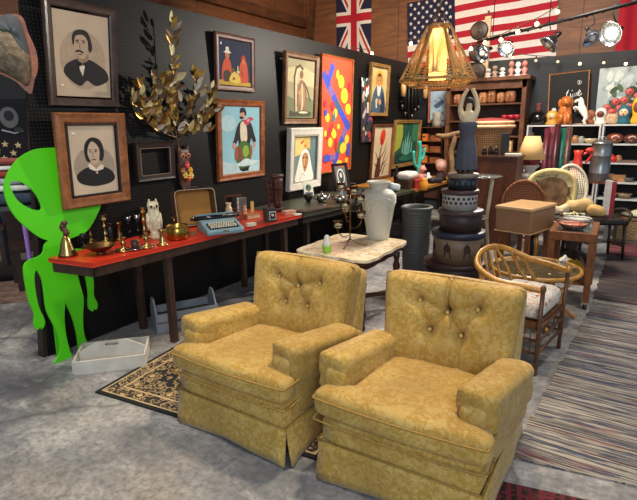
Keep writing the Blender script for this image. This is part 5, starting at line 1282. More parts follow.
# dark chair
t = thing('dark_chair', 'dark wooden chair with a shiny black seat at the aisle side of the dark table', 'chair', (-.33, 6.95, 0), R(-60))
b = MB(); b.soft((0, 0, .47), (.40, .40, .07), M((30, 26, 26), .25, coat=.4), .03, 8); b.build('seat', t)
for sx in (-1, 1):
    b = MB(); b.lathe([(.016, 0), (.022, .2), (.018, .44)], dw, 10, (sx*.16, -.16, 0)); b.build('leg', t)
    b = MB(); b.tube([(sx*.17, .20, 0), (sx*.165, .18, .44)], .018, dw, 8); b.build('leg', t)
b = MB(); b.tube(spline([(-.17, .19, .44), (-.18, .23, .56), (0, .25, .6), (.18, .23, .56), (.17, .19, .44)], 5), .018, dw, 8); b.build('backrest', t)
b = MB(); b.box((0, -.16, .18), (.32, .018, .02), dw); b.box((0, .18, .18), (.32, .018, .02), dw); b.build('stretcher', t)
lump('yellow_bag', 'yellow and black bag on the floor between the glass table and the dark table', 'bag', (-.52, 5.72, .001), (.26, .18, .24), M((176, 134, 40), .7, var=.6, scale=8), R(10), 6)
# woven trunk at the back by the shelves
def weave(nt, b):
    h = NB(nt); o = h.obj(); x, y, z = h.sep(o); br = h.n('ShaderNodeTexBrick'); br.inputs['Scale'].default_value = 9
    br.inputs['Color1'].default_value = (*lin((190, 158, 108)), 1); br.inputs['Color2'].default_value = (*lin((160, 128, 84)), 1); br.inputs['Mortar'].default_value = (*lin((96, 72, 46)), 1)
    br.inputs['Mortar Size'].default_value = .03
    cm = h.n('ShaderNodeCombineXYZ'); h.l(h.math('ADD', x, y), cm.inputs[0]); h.l(z, cm.inputs[1]); h.l(cm.outputs[0], br.inputs['Vector'])
    h.l(br.outputs['Color'], b.inputs['Base Color']); b.inputs['Roughness'].default_value = .8; h.bump(br.outputs['Fac'], b, .4, .01)
mweave = nodes_mat(weave)
t = thing('woven_chest', 'woven tan chest on the floor in front of the white shelves at far right', 'chest', (.10, 8.36, 0), 0)
b = MB(); b.box((0, 0, .145), (.68, .42, .28), mweave); b.build('body', t, bevel=.01); b = MB(); b.box((0, 0, .305), (.70, .44, .04), M((132, 100, 64), .7)); b.build('lid', t, bevel=.008)
t = thing('glass_platter', 'pale glass platter piled with ornaments on the woven chest', 'platter', (.02, 8.34, .326), 0)
b = MB(); b.lathe([(.06, 0), (.18, .02), (.2, .035), (.19, .035), (.1, .015), (0, .012)], M((200, 200, 180), .15, var=.2), 26); b.build('platter', t)
b = MB(); b.lathe([(.13, .02), (.10, .06), (.03, .09), (0, .1)], M((206, 196, 160), .3, var=.3, scale=20), 20); b.build('dome', t)

# ------------------------------------------------------------------ tall wooden cabinet, wicker basket
cabw = wood((108, 58, 34), (76, 38, 24), rough=.35, scale=(5, 5, 1.4))
t = thing('wooden_cabinet', 'plain reddish brown wooden cabinet behind the hat boxes', 'cabinet', (-1.60, 7.0, 0), R(0))
b = MB(); b.box((0, 0, .60), (.50, .42, 1.20), cabw); b.build('body', t, bevel=.004); b = MB(); b.box((0, 0, 1.215), (.54, .46, .03), wood((92, 60, 44), (62, 40, 30), rough=.25)); b.build('top', t, bevel=.004)
b = MB(); b.box((0, -.213, .60), (.46, .012, 1.10), cabw); dd = b.build('door', t); b = MB(); b.ball((.2, -.23, .62), .014, brassd, 10, 6); b.build('knob', dd)
CT = 1.231
for i, (x, h, r_, lab) in enumerate(((-.20, .10, .035, 'leftmost small dark bottle on the wooden cabinet'), (-.12, .13, .03, 'second small dark bottle from the left on the wooden cabinet'), (-.05, .11, .034, 'third small dark bottle from the left on the wooden cabinet'))):
    b = MB(); b.lathe([(r_, 0), (r_, h*.6), (r_*.4, h*.8), (r_*.45, h), (0, h)], blackg, 14); single('bottle', b, lab, 'bottle', (-1.60+x, 6.93, CT), group='dark bottles on the cabinet')
b = MB(); b.box((0, 0, .14), (.10, .08, .28), M((24, 22, 24), .4)); single('dark_box', b, 'tall black upright box behind the dark bottles on the wooden cabinet', 'box', (-1.57, 7.06, CT), R(10), bevel=.004)
b = MB(); b.box((0, 0, .012), (.20, .16, .022), M((206, 198, 182), .6)); single('white_book', b, 'flat white book at the right end of the wooden cabinet', 'book', (-1.44, 6.98, CT), R(10))
t = thing('wicker_basket', 'large tapered wicker basket with a dark red padded lid behind the wooden cabinet', 'basket', (-1.95, 7.72, 1.05), 0)
def wick(rgb, rgb2):
    def fn(nt, b):
        h = NB(nt); o = h.obj(); x, y, z = h.sep(o)
        at = h.math('ARCTAN2', y, x); a = h.math('FRACT', h.math('MULTIPLY', at, 9)); c = h.math('FRACT', h.math('MULTIPLY', z, 34))
        k = h.math('ABSOLUTE', h.math('SUBTRACT', a, .5)); k2 = h.math('ABSOLUTE', h.math('SUBTRACT', c, .5)); s_ = h.math('ADD', k, k2)
        h.l(h.mix(h.ramp(s_, [(.2, (0, 0, 0)), (.8, (1, 1, 1))]), rgb, rgb2), b.inputs['Base Color']); b.inputs['Roughness'].default_value = .7; h.bump(s_, b, .5, .01)
    return nodes_mat(fn)
mwick = wick((178, 134, 88), (110, 74, 44)); mrim = M((214, 170, 130), .6, var=.15)
b = MB(); b.lathe([(.17, 0), (.20, .12), (.27, .36), (.33, .54), (.31, .54), (.25, .36), (0, .04)], mwick, 40); b.build('body', t)
b = MB(); b.tube([(.335*cos(2*pi*i/40), .335*sin(2*pi*i/40), .545) for i in range(40)], .024, mrim, 8, True); b.build('rim', t)
b = MB(); b.lathe([(.30, .55), (.31, .60), (.27, .64), (.15, .66), (0, .67)], M((124, 46, 38), .8, var=.35, scale=30, bump=.3), 36); li = b.build('padded_lid', t)
b = MB(); b.tube([(.32*cos(2*pi*i/40), .32*sin(2*pi*i/40)+.0, .60) for i in range(40)], .022, mrim, 8, True); b.build('lid_rim', li)
t = thing('basket_stand', 'dark slatted stand under the big wicker basket', 'stand', (-1.95, 7.72, 0), 0)
b = MB(); b.box((0, 0, 1.03), (.40, .40, .03), dw); b.build('top', t)
for sx in (-1, 1):
    for sy in (-1, 1): b = MB(); b.box((sx*.17, sy*.17, .507), (.04, .04, 1.014), dw); b.build('leg', t)

# ------------------------------------------------------------------ table lamp, cherub base, wicker back chair, quilted chair
LX, LY = -1.36, 7.78
t = thing('pedestal_stand', 'dark wooden pedestal stand carrying the shaded table lamp', 'stand', (LX, LY, 0)); b = MB(); b.lathe([(.17, 0), (.16, .03), (.05, .06), (.05, .66), (.19, .70), (.2, .715), (0, .715)], dw, 24); b.build('pedestal', t)
t = thing('table_lamp', 'table lamp with a tan cone shade and white figured base, behind the tan hamper', 'lamp', (LX, LY, .716))
mwh = M((214, 206, 196), .45, var=.15, scale=20)
b = MB(); b.lathe([(.10, 0), (.11, .02), (.07, .05), (.06, .10), (.09, .16), (.10, .20), (.06, .26), (.11, .31), (.12, .33), (.05, .34), (0, .34)], mwh, 22, fn=lambda p, a: (p[0]*(1+.1*sin(6*a)), p[1]*(1+.1*sin(6*a)), p[2])); b.build('base', t)
b = MB(); b.lathe([(.10, .335), (.13, .37), (.14, .42), (.04, .44), (0, .44)], M((120, 22, 34), .3, coat=.4), 24); b.build('red_collar', t)
def shade(nt, b):
    b.inputs['Base Color'].default_value = (*lin((214, 172, 116)), 1); b.inputs['Roughness'].default_value = .8
    b.inputs['Emission Color'].default_value = (*lin((244, 190, 110)), 1); b.inputs['Emission Strength'].default_value = .12
b = MB(); b.lathe([(.195, .42), (.10, .74)], nodes_mat(shade), 36); b.lathe([(.10, .74), (.197, .418)], nodes_mat(shade), 36); b.build('lamp_shade', t)
b = MB(); b.tube([(0, 0, .43), (0, 0, .76)], .008, brassd, 8); b.ball((0, 0, .77), .014, brassd, 10, 6); b.build('stem', t)
t = thing('wicker_fan_chair', 'brown wicker chair with a rounded back below the table lamp', 'chair', (-1.16, 6.35, 0), R(8))
mw2 = wick((146, 88, 50), (94, 54, 30))
b = MB(); fan = [(-.20, .40), (-.24, .6), (-.22, .78), (-.12, .91), (0, .95), (.12, .91), (.22, .78), (.24, .6), (.20, .40)]
b.prism([(p.x, p.y) for p in spline([(x, z, 0) for x, z in fan], 4)], .025, mw2, y0=.18); b.tube([(p.x, .19, p.y) for p in spline([(x, z, 0) for x, z in fan], 4)], .02, mw2, 8); b.build('backrest', t)
b = MB(); b.box((0, 0, .40), (.44, .42, .05), mw2); b.build('seat', t)
for sx in (-1, 1):
    for sy in (-1, 1): b = MB(); b.tube([(sx*.19, sy*.17, .38), (sx*.2, sy*.19, 0)], .018, mrat, 8); b.build('leg', t)
t = thing('potted_flower', 'small white lacy ornament at the edge of the wicker chair beside the hamper', 'ornament', (-1.12, 6.22, .426)); b = MB(); rnd = random.Random(2)
b.lathe([(.05, 0), (.06, .06), (0, .06)], mwh, 14); b.build('pot', t); b = MB()
for k in range(16): b.ball((rnd.uniform(-.08, .08), rnd.uniform(-.06, .06), .09+rnd.uniform(-.03, .20)), .028, mwh, 8, 5)
b.build('blossoms', t)
def quilt(nt, b):
    h = NB(nt); o = h.obj(); n = h.noise(o, 7, 4, 1.5); n2 = h.noise(o, 22, 3)
    c = h.ramp(n, [(.36, (96, 76, 36)), (.46, (212, 196, 140)), (.54, (222, 206, 160)), (.62, (196, 148, 40)), (.7, (90, 84, 52))])
    h.l(h.mix(h.ramp(n2, [(.5, (0, 0, 0)), (.6, (.5,)*3)]), c, (226, 214, 176)), b.inputs['Base Color']); b.inputs['Roughness'].default_value = .85
mq = nodes_mat(quilt)
t = thing('upholstered_chair', 'cream and yellow patterned chair with a picture-like tapestry back, past the wicker chair', 'chair', (-.92, 6.94, 0), R(14))
b = MB(); q = [(-.26, .45), (-.28, .80), (-.24, .95), (-.10, 1.03), (.10, 1.03), (.24, .95), (.28, .8), (.26, .45)]; qq = [(p.x, p.y) for p in spline([(x, z, 0) for x, z in q], 4)]
b.prism(qq, .12, mq, y0=.16); b.tube([(x, .16, z) for x, z in qq], .03, M((222, 200, 140), .8, var=.2), 8); bk = b.build('backrest', t)
b = MB(); b.prism([(x*.68, (z-.45)*.74+.52) for x, z in qq], .015, M((116, 88, 60), .8, var=.7, scale=9), y0=.135); b.build('tapestry_panel', bk)
b = MB(); b.soft((0, -.06, .40), (.52, .50, .14), mq, .05, 8); b.build('seat', t)
for s in (-1, 1): b = MB(); b.soft((s*.27, -.03, .52), (.09, .46, .16), mq, .04, 6); b.build('arm', t)
for sx in (-1, 1):
    for sy in (-1, 1): b = MB(); b.tube([(sx*.2, sy*.2-.03, .33), (sx*.21, sy*.21-.03, 0)], .02, dw, 8); b.build('leg', t)
t = thing('white_wicker_chair', 'white wicker chair whose pointed oval back rises behind the linen heap', 'chair', (-.74, 7.70, 0), R(24))
mww = M((222, 212, 186), .6, var=.1, scale=20)
b = MB(); ov = closed_spline([(-.20, .45, 0), (-.25, .75, 0), (-.14, 1.0, 0), (.02, 1.05, 0), (.18, .9, 0), (.22, .65, 0), (.12, .45, 0)], 5)
b.tube([(p.x, .2, p.y) for p in ov], .022, mww, 8, True); b.build('back_rim', t)
b = MB()
for k in range(-9, 10):
    x = k*.024; zs_ = [p.y for p in ov if abs(p.x-x) < .03]
    if len(zs_) > 1: b.tube([(x, .2, min(zs_)), (x, .2, max(zs_))], .007, mww, 5)
for k in range(16):
    z = .50+.034*k; xs = [p.x for p in ov if abs(p.y-z) < .04]
    if len(xs) > 1: b.tube([(min(xs), .205, z), (max(xs), .205, z)], .007, mww, 5)
b.build('woven_back', t)
b = MB(); b.lathe([(.22, .40), (.23, .43), (0, .45)], mww, 24); b.build('seat', t)
for k in range(4): a = R(45+90*k); b = MB(); b.tube([(.16*cos(a), .16*sin(a), .40), (.19*cos(a), .19*sin(a), 0)], .016, mww, 8); b.build('leg', t)
# ------------------------------------------------------------------ white shelf units
mws = M((206, 204, 200), .6, var=.04); SY0 = 9.13; LV = [.14, .44, .70, 1.00, 1.29, 1.585]
for (x0, x1, lab) in ((-1.70, -.61, 'white shelf unit on the left, behind the wrapping paper rolls and metal can'), (-.59, .55, 'white shelf unit at the right edge of the photo, below the rose painting')):
    t = thing('shelf_unit', lab, 'shelf', ((x0+x1)/2, (SY0+BY)/2, 0)); w_ = x1-x0; d_ = BY-SY0-.02
    for s in (-1, 1): b = MB(); b.box((s*(w_/2-.012), 0, .8), (.024, d_, 1.60), mws); b.build('side_panel', t)
    for z in LV: b = MB(); b.box((0, 0, z), (w_-.05, d_, .024), mws); b.build('shelf_board', t)
    b = MB(); b.box((0, d_/2-.006, .8), (w_-.05, .008, 1.58), M((30, 31, 33), .8)); b.build('back_panel', t)
STOP = LV[-1]+.0125
def bx(px__, Y=9.28): return py_(px__, 124, Y).x
# --- figures along the shelf tops
def bust(name, lab, px__, h, hood, face, wd=1.0, cat='bust', extra=None):
    t = thing(name, lab, cat, (bx(px__), 9.27, STOP), R(-8)); mh = M(hood, .45, var=.12, scale=12); mf = M(face, .5, var=.05)
    b = MB(); b.lathe([(.09*wd, 0), (.10*wd, h*.1), (.07*wd, h*.3), (.085*wd, h*.5), (.095*wd, h*.7), (.07*wd, h*.92), (.03, h), (0, h)], mh, 18, (0, 0, 0), None, 1, .8); b.build('hood', t)
    b = MB(); b.ball((0, -.05*wd, h*.62), (.062*wd, .035, h*.22), mf, 14, 10); b.ball((0, -.088*wd, h*.60), (.01, .012, .022), mf, 8, 6); f = b.build('face', t)
    for s in (-1, 1): b = MB(); b.ball((s*.024*wd, -.083*wd, h*.67), (.009, .005, .006), blackg, 8, 5); b.build('eye', f)
    b = MB(); b.ball((0, -.083*wd, h*.50), (.018, .005, .007), M((150, 50, 46), .5), 8, 5); b.build('mouth', f)
    return t
bust('face_bust', 'gold and white hooded face figure, first face left on the white shelf top', 551.5, .23, (196, 150, 70), (232, 196, 140))
bust('face_bust', 'white oval mask-like bust with a dark brown face on the shelf top', 600, .25, (226, 222, 214), (110, 60, 46), .9)
bust('face_bust', 'teal hooded woman bust with pale face on the shelf top under the rose painting', 623, .28, (34, 96, 112), (232, 196, 160), 1.05)
bust('face_bust', 'yellow robed figure with a dark face at the right edge of the shelf top', 636, .40, (226, 170, 40), (120, 70, 40), .9)
t = thing('wood_carving', 'small rough brown carved head between the white horse and the white mask bust', 'carving', (bx(590.5), 9.27, STOP), R(-5)); b = MB(); b.soft((0, 0, .115), (.10, .11, .22), M((146, 84, 52), .6, var=.4, scale=30, bump=.4), .04, 8, None, lambda p: (p.x+.012*sin(p.z*50), p.y, p.z)); b.build('head', t); b = MB(); b.ball((0, -.06, .12), (.02, .02, .04), M((130, 74, 46), .6)); b.build('nose', t)
b = MB(); b.soft((0, 0, .08), (.18, .10, .16), M((190, 156, 122), .6, var=.35, scale=26), .05, 8); b.lathe([(.02, 0), (0, .05)], M((190, 156, 122), .6), 8, (-.06, 0, .15)); b.lathe([(.02, 0), (0, .05)], M((190, 156, 122), .6), 8, (.06, 0, .15)); single('owl_planter', b, 'tan eared planter figure left of the teal hooded bust', 'planter', (bx(611.5), 9.27, STOP))
t = thing('dark_vase', 'black squat vase with a narrow red-brown neck at the left end of the white shelf', 'vase', (bx(537), 9.3, STOP)); b = MB(); b.lathe([(.08, 0), (.13, .03), (.14, .12), (.11, .19), (.05, .22)], blackg, 22); b.build('body', t); b = MB(); b.lathe([(.05, .215), (.04, .26), (.05, .33), (.055, .35), (.03, .35), (0, .33)], M((110, 60, 54), .5), 18); b.build('neck', t)
t = thing('dog_figurine', 'glossy orange-brown seated animal figurine in front of the black sign', 'figurine', (bx(564), 9.26, STOP), R(10)); mo = M((190, 104, 38), .25, var=.3, scale=12, coat=.5)
b = MB(); b.lathe([(.11, 0), (.12, .06), (.11, .16), (.09, .26), (.08, .30)], mo, 18, (0, 0, 0), None, 1, .9); b.ball((0, -.03, .36), (.09, .09, .09), mo); b.ball((0, -.11, .34), (.04, .05, .035), mo)
for s in (-1, 1): b.ball((s*.085, 0, .34), (.03, .04, .07), mo); b.tube([(s*.05, -.09, .2), (s*.055, -.11, .02)], [.035, .03], mo)
b.build('body', t)
# rearing white horse
t = thing('horse_figurine', 'white rearing horse figurine in front of the black sign', 'figurine', (bx(581.5), 9.26, STOP), R(180)); mh = M((232, 228, 216), .35, var=.03)
V = [(-.06, 0, .13), (-.02, 0, .20), (.02, 0, .26), (.04, 0, .33), (.06, 0, .385), (.10, 0, .375), (.135, 0, .345),
     (-.06, -.035, .10), (-.015, -.04, .065), (-.045, -.04, .005), (-.065, .035, .10), (-.03, .04, .06), (-.07, .04, .005),
     (.06, -.035, .235), (.115, -.035, .25), (.115, -.035, .20), (.06, .035, .25), (.12, .035, .285), (.135, .035, .24)]
E_ = [(0, 1), (1, 2), (2, 3), (3, 4), (4, 5), (5, 6), (0, 7), (7, 8), (8, 9), (0, 10), (10, 11), (11, 12), (2, 13), (13, 14), (14, 15), (2, 16), (16, 17), (17, 18)]
skin('body', t, V, E_, [.065, .06, .055, .04, .034, .028, .018, .04, .02, .016, .04, .02, .016, .024, .016, .014, .024, .016, .014], mh, 2)
b = MB(); b.tube(spline([(-.09, 0, .12), (-.15, 0, .14), (-.17, 0, .07), (-.15, 0, .02)], 5), [.012, .016, .02, .022, .022, .022, .022, .022, .02, .02, .018, .016, .014, .012, .01, .008], mh, 8); b.build('tail', t)
b = MB(); b.tube(spline([(.0, 0, .27), (.005, 0, .34), (.03, 0, .40), (.06, 0, .415)], 4), .014, mh, 6); b.build('mane', t)
# --- wares on the shelves
def ware(kind, lab, px__, lev, col, s=1.0, Y=9.25, group=None):
    z = LV[lev]+.0125; m_ = M(col, .3, var=.25, scale=18, coat=.3); b = MB()
    if kind == 'bowl': b.lathe([(.05*s, 0), (.09*s, .03*s), (.12*s, .09*s), (.11*s, .09*s), (.08*s, .035*s), (0, .02*s)], m_, 18)
    if kind == 'jar': b.lathe([(.05*s, 0), (.065*s, .02*s), (.065*s, .09*s), (.04*s, .12*s), (.045*s, .135*s), (0, .14*s)], m_, 16)
    if kind == 'teapot':
        b.lathe([(.05*s, 0), (.09*s, .03*s), (.1*s, .07*s), (.07*s, .11*s), (.02*s, .125*s), (.02*s, .145*s), (0, .15*s)], m_, 18); b.tube([(.08*s, 0, .05*s), (.13*s, 0, .09*s), (.15*s, 0, .11*s)], [.02*s, .014*s, .01*s], m_); b.tube(spline([(-.08*s, 0, .09*s), (-.14*s, 0, .09*s), (-.13*s, 0, .04*s), (-.09*s, 0, .035*s)], 4), .01*s, m_)
    if kind == 'box': b.box((0, 0, .06*s), (.2*s, .12*s, .12*s), m_)
    if kind == 'shell': b.ball((0, 0, .08*s), (.13*s, .09*s, .08*s), m_); b.tube([(.06*s*cos(k*.7)*(1-k*.07), -.07*s, .08*s+.05*s*sin(k*.7)*(1-k*.07)) for k in range(10)], .014*s, M((220, 190, 160), .4), 6)
    if kind == 'tray': b.box((0, 0, .02*s), (.3*s, .16*s, .035*s), m_)
    single({'shell': 'nautilus_ornament', 'box': 'wooden_box', 'tray': 'flat_tray'}.get(kind, kind), b, lab, {'shell': 'ornament'}.get(kind, kind), (bx(px__, Y), Y, z), R(5), group)
ware('jar', 'small tan jar on the second shelf just right of the paper rolls', 577, 4, (170, 120, 80), .9)
ware('jar', 'small grey glass jar on the second shelf left of the metal can', 583, 4, (150, 150, 146), .8)
ware('bowl', 'cream woven bowl on the second shelf above the metal can', 592, 4, (206, 182, 140), .85)
ware('shell', 'brown spiral ornament on the upper right shelf', 616.5, 4, (120, 56, 40), 1.0)
ware('shell', 'dark spiral ornament at the right end of the upper right shelf', 633.5, 4, (90, 46, 38), .9)
ware('jar', 'white capped jar on the third right shelf beside the metal can', 608.5, 3, (214, 206, 196), .85)
ware('teapot', 'bright red teapot on the third right shelf', 616.5, 3, (196, 46, 34), .85)
ware('jar', 'amber jar right of the red teapot', 623, 3, (170, 110, 70), .8)
ware('tray', 'flat dark tray lying on the third right shelf at the edge', 633, 3, (120, 96, 80), 1.0)
ware('jar', 'small brown pot on the fourth right shelf', 618, 2, (104, 72, 52), .9)
ware('box', 'tan wooden box on the fourth right shelf', 625.5, 2, (176, 120, 72), .9)
ware('bowl', 'small dark bowl at the right end of the fourth shelf', 635.5, 2, (90, 90, 92), .7)
ware('bowl', 'pale grey bowl on the fifth right shelf', 619, 1, (150, 140, 126), .9)
ware('bowl', 'wide tan bowl at the right end of the fifth shelf', 634, 1, (150, 124, 96), .9)
# --- wrapping paper rolls
for i, (x, c, lab) in enumerate(((547.5, (92, 34, 46), 'leftmost wrapping paper roll, wine red, leaning by the white shelves'), (552, (126, 60, 70), 'second wrapping paper roll from the left, patterned rose'), (557.5, (70, 26, 36), 'third wrapping paper roll from the left, dark maroon'), (563.5, (30, 104, 88), 'fourth wrapping paper roll from the left, teal green'), (569.5, (84, 58, 52), 'rightmost wrapping paper roll, brown patterned'))):
    b = MB(); h = 1.55+.03*(i % 3); b.lathe([(.045, 0), (.045, h), (.04, h), (.036, h-.05), (0, h-.05)], M(c, .35, var=.45, scale=12), 16); p = py_(x, 124, 8.72+.14*(i % 2))
    single('paper_roll', b, lab, 'paper roll', (p.x, p.y, 0), (R(-3), 0, 0), 'wrapping paper rolls')
# --- bench with can, pitcher, album
zb_ = py_(598, 181, 8.1).z; p = py_(592, 181, 8.1)
t = thing('side_bench', 'small wooden bench carrying the galvanized can', 'bench', (p.x, 8.18, 0)); b = MB(); b.box((0, 0, zb_-.015), (.58, .36, .03), cabw); b.build('top', t)
for sx in (-1, 1):
    for sy in (-1, 1): b = MB(); b.box((sx*.25, sy*.14, (zb_-.03)/2), (.045, .045, zb_-.03), M((190, 186, 178), .5)); b.build('leg', t)
mgal = M((150, 152, 152), .32, .85, .2, 6)
t = thing('galvanized_can', 'tall galvanized metal can with a lid in front of the white shelves', 'can', (py_(598, 181, 8.2).x, 8.2, zb_+.001)); b = MB(); b.lathe([(.128, 0), (.132, .01), (.13, .1), (.136, .11), (.13, .12), (.13, .34), (.136, .35), (.13, .36), (.13, .50), (.134, .51), (0, .51)], mgal, 32); b.build('body', t); b = MB(); b.lathe([(.138, .505), (.14, .525), (.11, .55), (.03, .565), (.03, .58), (0, .58)], mgal, 32); b.tube(spline([(-.04, 0, .56), (-.03, 0, .60), (.03, 0, .60), (.04, 0, .56)], 4), .008, mgal); b.build('lid', t)
t = thing('red_pitcher', 'bright red pitcher left of the galvanized can', 'pitcher', (py_(575.5, 181, 8.12).x, 8.12, zb_+.001), R(10)); mred2 = M((206, 54, 40), .35, coat=.4); b = MB(); b.lathe([(.07, 0), (.08, .02), (.075, .15), (.055, .28), (.05, .36), (.065, .42), (.055, .42), (.04, .36), (0, .3)], mred2, 22); b.build('body', t); b = MB(); b.tube(spline([(.06, 0, .36), (.14, 0, .40), (.16, 0, .34), (.10, 0, .24)], 5), .016, mred2); b.ball((.14, 0, .42), (.06, .04, .04), mred2); b.build('handle', t)
t = thing('picture_album', 'upright album with a red spine and pale cover right of the white wicker chair', 'album', (-.33, 7.86, 0), R(22)); t.location.z = .36
b = MB(); b.box((0, 0, .25), (.05, .26, .50), M((176, 176, 180), .5, var=.2)); b.build('cover', t); b = MB(); b.box((-.001, -.133, .25), (.054, .01, .5), M((150, 40, 46), .5)); b.build('spine', t)
t = thing('low_stool', 'low dark stool under the upright album', 'stool', (-.33, 7.86, 0)); b = MB(); b.box((0, 0, .345), (.30, .30, .028), dw); b.build('seat', t)
for sx in (-1, 1):
    for sy in (-1, 1): b = MB(); b.box((sx*.12, sy*.12, .166), (.035, .035, .332), dw); b.build('leg', t)

# ------------------------------------------------------------------ hutch
hx0, hx1 = py_(446, 100, 9.05).x, py_(526, 100, 9.05).x; HT = py_(500, 80, 9.05).z
hw = wood((122, 76, 46), (84, 50, 30), scale=(3, 3, 3)); HWd = hx1-hx0; HC = (hx0+hx1)/2
t = thing('wooden_hutch', 'tall open wooden hutch full of carved heads against the dark back wall', 'hutch', (HC, 9.25, 0))
for s in (-1, 1): b = MB(); b.box((s*(HWd/2-.04), 0, HT/2), (.07, .40, HT), hw); b.build('side_panel', t)
b = MB(); b.box((0, .205, HT/2), (HWd-.1, .016, HT-.02), wood((74, 50, 36), (50, 34, 26), scale=(7, 7, 2))); b.build('back_panel', t)
b = MB(); b.box((0, -.02, HT+.02), (HWd+.1, .48, .06), hw); b.box((0, -.16, HT-.07), (HWd, .08, .14), hw); b.build('cornice', t, bevel=.006)
hz = [py_(500, y, 9.05).z for y in (103, 120, 136, 152)] + [.55, .15]
for z in hz: b = MB(); b.box((0, 0, z-.012), (HWd-.10, .38, .026), hw); b.build('shelf_board', t)
def hxp(x): return py_(x, 100, 9.15).x
mhd = [M((140, 86, 54), .6, var=.3, scale=20), M((166, 112, 70), .6, var=.3, scale=20)]
for i, (x, w_, h_, lab) in enumerate(((457.5, .09, .18, 'leftmost carved wooden head on the top hutch shelf, left of the mannequin'), (483, .09, .20, 'second carved wooden head on the top hutch shelf, right of the mannequin'), (491.5, .09, .24, 'third and tallest carved wooden head on the top hutch shelf'), (500.5, .08, .18, 'fourth carved wooden head on the top hutch shelf, dark and squat'), (510, .11, .20, 'rightmost and roundest carved wooden head on the top hutch shelf'))):
    t = thing('wood_carving', lab, 'carving', (hxp(x), 9.17, hz[0]+.003), 0, 'carved heads in the hutch'); b = MB(); b.soft((0, 0, h_/2), (w_*1.6, .13, h_), mhd[i % 2], .05, 8); b.ball((0, -.065, h_*.5), (.014, .02, .03), mhd[i % 2]); b.build('head', t)
    for s in (-1, 1): b = MB(); b.ball((s*.03, -.063, h_*.62), (.013, .006, .008), M((236, 214, 170), .5), 8, 5); b.build('eye', t)
    b = MB(); b.ball((0, -.062, h_*.28), (.026, .006, .01), M((60, 30, 24), .6), 8, 5); b.build('mouth', t)
for x, lab in ((506, 'left of three red bowls in the hutch'), (512.5, 'middle of three red bowls in the hutch'), (518.5, 'right of three red bowls in the hutch')):
    b = MB(); b.lathe([(.03, 0), (.05, .03), (.06, .08), (.055, .08), (.04, .03), (0, .015)], M((170, 34, 56), .3, coat=.3), 16); single('red_bowl', b, lab, 'bowl', (hxp(x), 9.15, hz[1]+.003), 0, 'red bowls in the hutch')
a = Art(.14, .16, (196, 170, 120), .3, 12); a.E((90, 110, 60), .5, .5, .3, .3).E((170, 80, 50), .5, .55, .14, .14)
t = picture('small_picture', 'small square framed picture on a lower hutch shelf behind the cabinet', (hxp(511), 9.10, hz[3]+.105), 0, .19, .21, .02, .02, goldwood, a, R(-4), wall=False)
# on the hutch top
def small_bust(lab, x, h, col):
    t = thing('small_bust', lab, 'bust', (hxp(x), 9.12, HT+.051), 0, 'small busts on the hutch'); m_ = M(col, .45, var=.12, scale=20)
    b = MB(); b.lathe([(.05, 0), (.05, .02), (.02, .04), (.055, h*.45), (.02, h*.55), (.02, h*.6)], m_, 16); b.build('shoulders', t); b = MB(); b.ball((0, 0, h*.8), (.042, .048, h*.22), m_); b.ball((0, -.046, h*.78), (.009, .012, .016), m_, 8, 5); b.build('head', t)
small_bust('small white bust on the hutch top, left end beside the wooden post', 487, .15, (214, 206, 196)); small_bust('small brown and pale bust, second on the hutch top', 493.5, .19, (160, 130, 112))
small_bust('small round white bust, third on the hutch top', 501, .15, (226, 220, 210)); small_bust('small reddish bust, fourth on the hutch top', 509.5, .24, (176, 120, 104)); small_bust('slim white bust, fifth on the hutch top', 516, .22, (230, 226, 220)); small_bust('pinkish capped bust at the right end of the hutch top', 522.5, .23, (206, 120, 104))
# wooden post with three dark discs
p = py_(476, 74, 9.3); t = thing('hanging_post', 'pale wooden post with three dark round pans rising from the hutch top', 'post', (py_(484, 74, 9.3).x, 9.36, HT+.051))
zt_ = py_(484, 17, 9.36).z-HT-.05; b = MB(); b.box((0, 0, zt_/2), (.10, .05, zt_), wood((206, 180, 140), (170, 140, 100))); b.box((0, 0, zt_+.04), (.03, .03, .1), dw); b.build('post', t)
for y in (31, 53, 72):
    q = py_(476, y, 9.3); b = MB(); b.lathe([(.15, 0), (.155, .02), (.13, .035), (.05, .03), (0, .045)], M((50, 38, 32), .45, .3), 24, (-.13, -.03, q.z-HT-.05), (R(90), 0, 0)); b.build('pan', t)

# ------------------------------------------------------------------ corner shelf and bits under the blue sketch
cx0, cx1 = py_(420, 130, 9.3).x, py_(444, 130, 9.3).x
t = thing('corner_shelf', 'narrow wooden shelf with small orange boxes in the far corner', 'shelf', ((cx0+cx1)/2, 9.36, 0)); cw = cx1-cx0
cz = [py_(435, y, 9.25).z for y in (127, 141, 152, 163)]
for s in (-1, 1): b = MB(); b.box((s*(cw/2-.01), 0, cz[0]/2), (.02, .22, cz[0]), dw); b.build('side_panel', t)
for z in cz: b = MB(); b.box((0, 0, z-.008), (cw-.04, .22, .018), hw); b.build('shelf_board', t)
b = MB(); b.box((0, .10, cz[0]/2+.1), (cw-.04, .01, cz[0]-.25), M((80, 44, 26), .7)); b.build('back_panel', t)
for k, lab in ((1, 'uppermost'), (2, 'middle'), (3, 'lowest')):
    b = MB(); b.box((0, 0, .065), (.12, .10, .13), M((222, 120, 50), .5, var=.15)); b.box((0, -.052, .08), (.05, .006, .02), dw); single('orange_box', b, lab+' of the three orange boxes on the left of the corner shelf', 'box', (cx0+.10, 9.31, cz[k]+.002), 0, 'orange boxes in the corner')
    b = MB(); b.box((0, 0, .05), (.20, .10, .10), M((150, 84, 44), .6, var=.5, scale=16)); single('wooden_box', b, lab+' of the three brown boxes on the right of the corner shelf', 'box', (cx0+.32, 9.31, cz[k]+.002), 0, 'brown boxes in the corner')
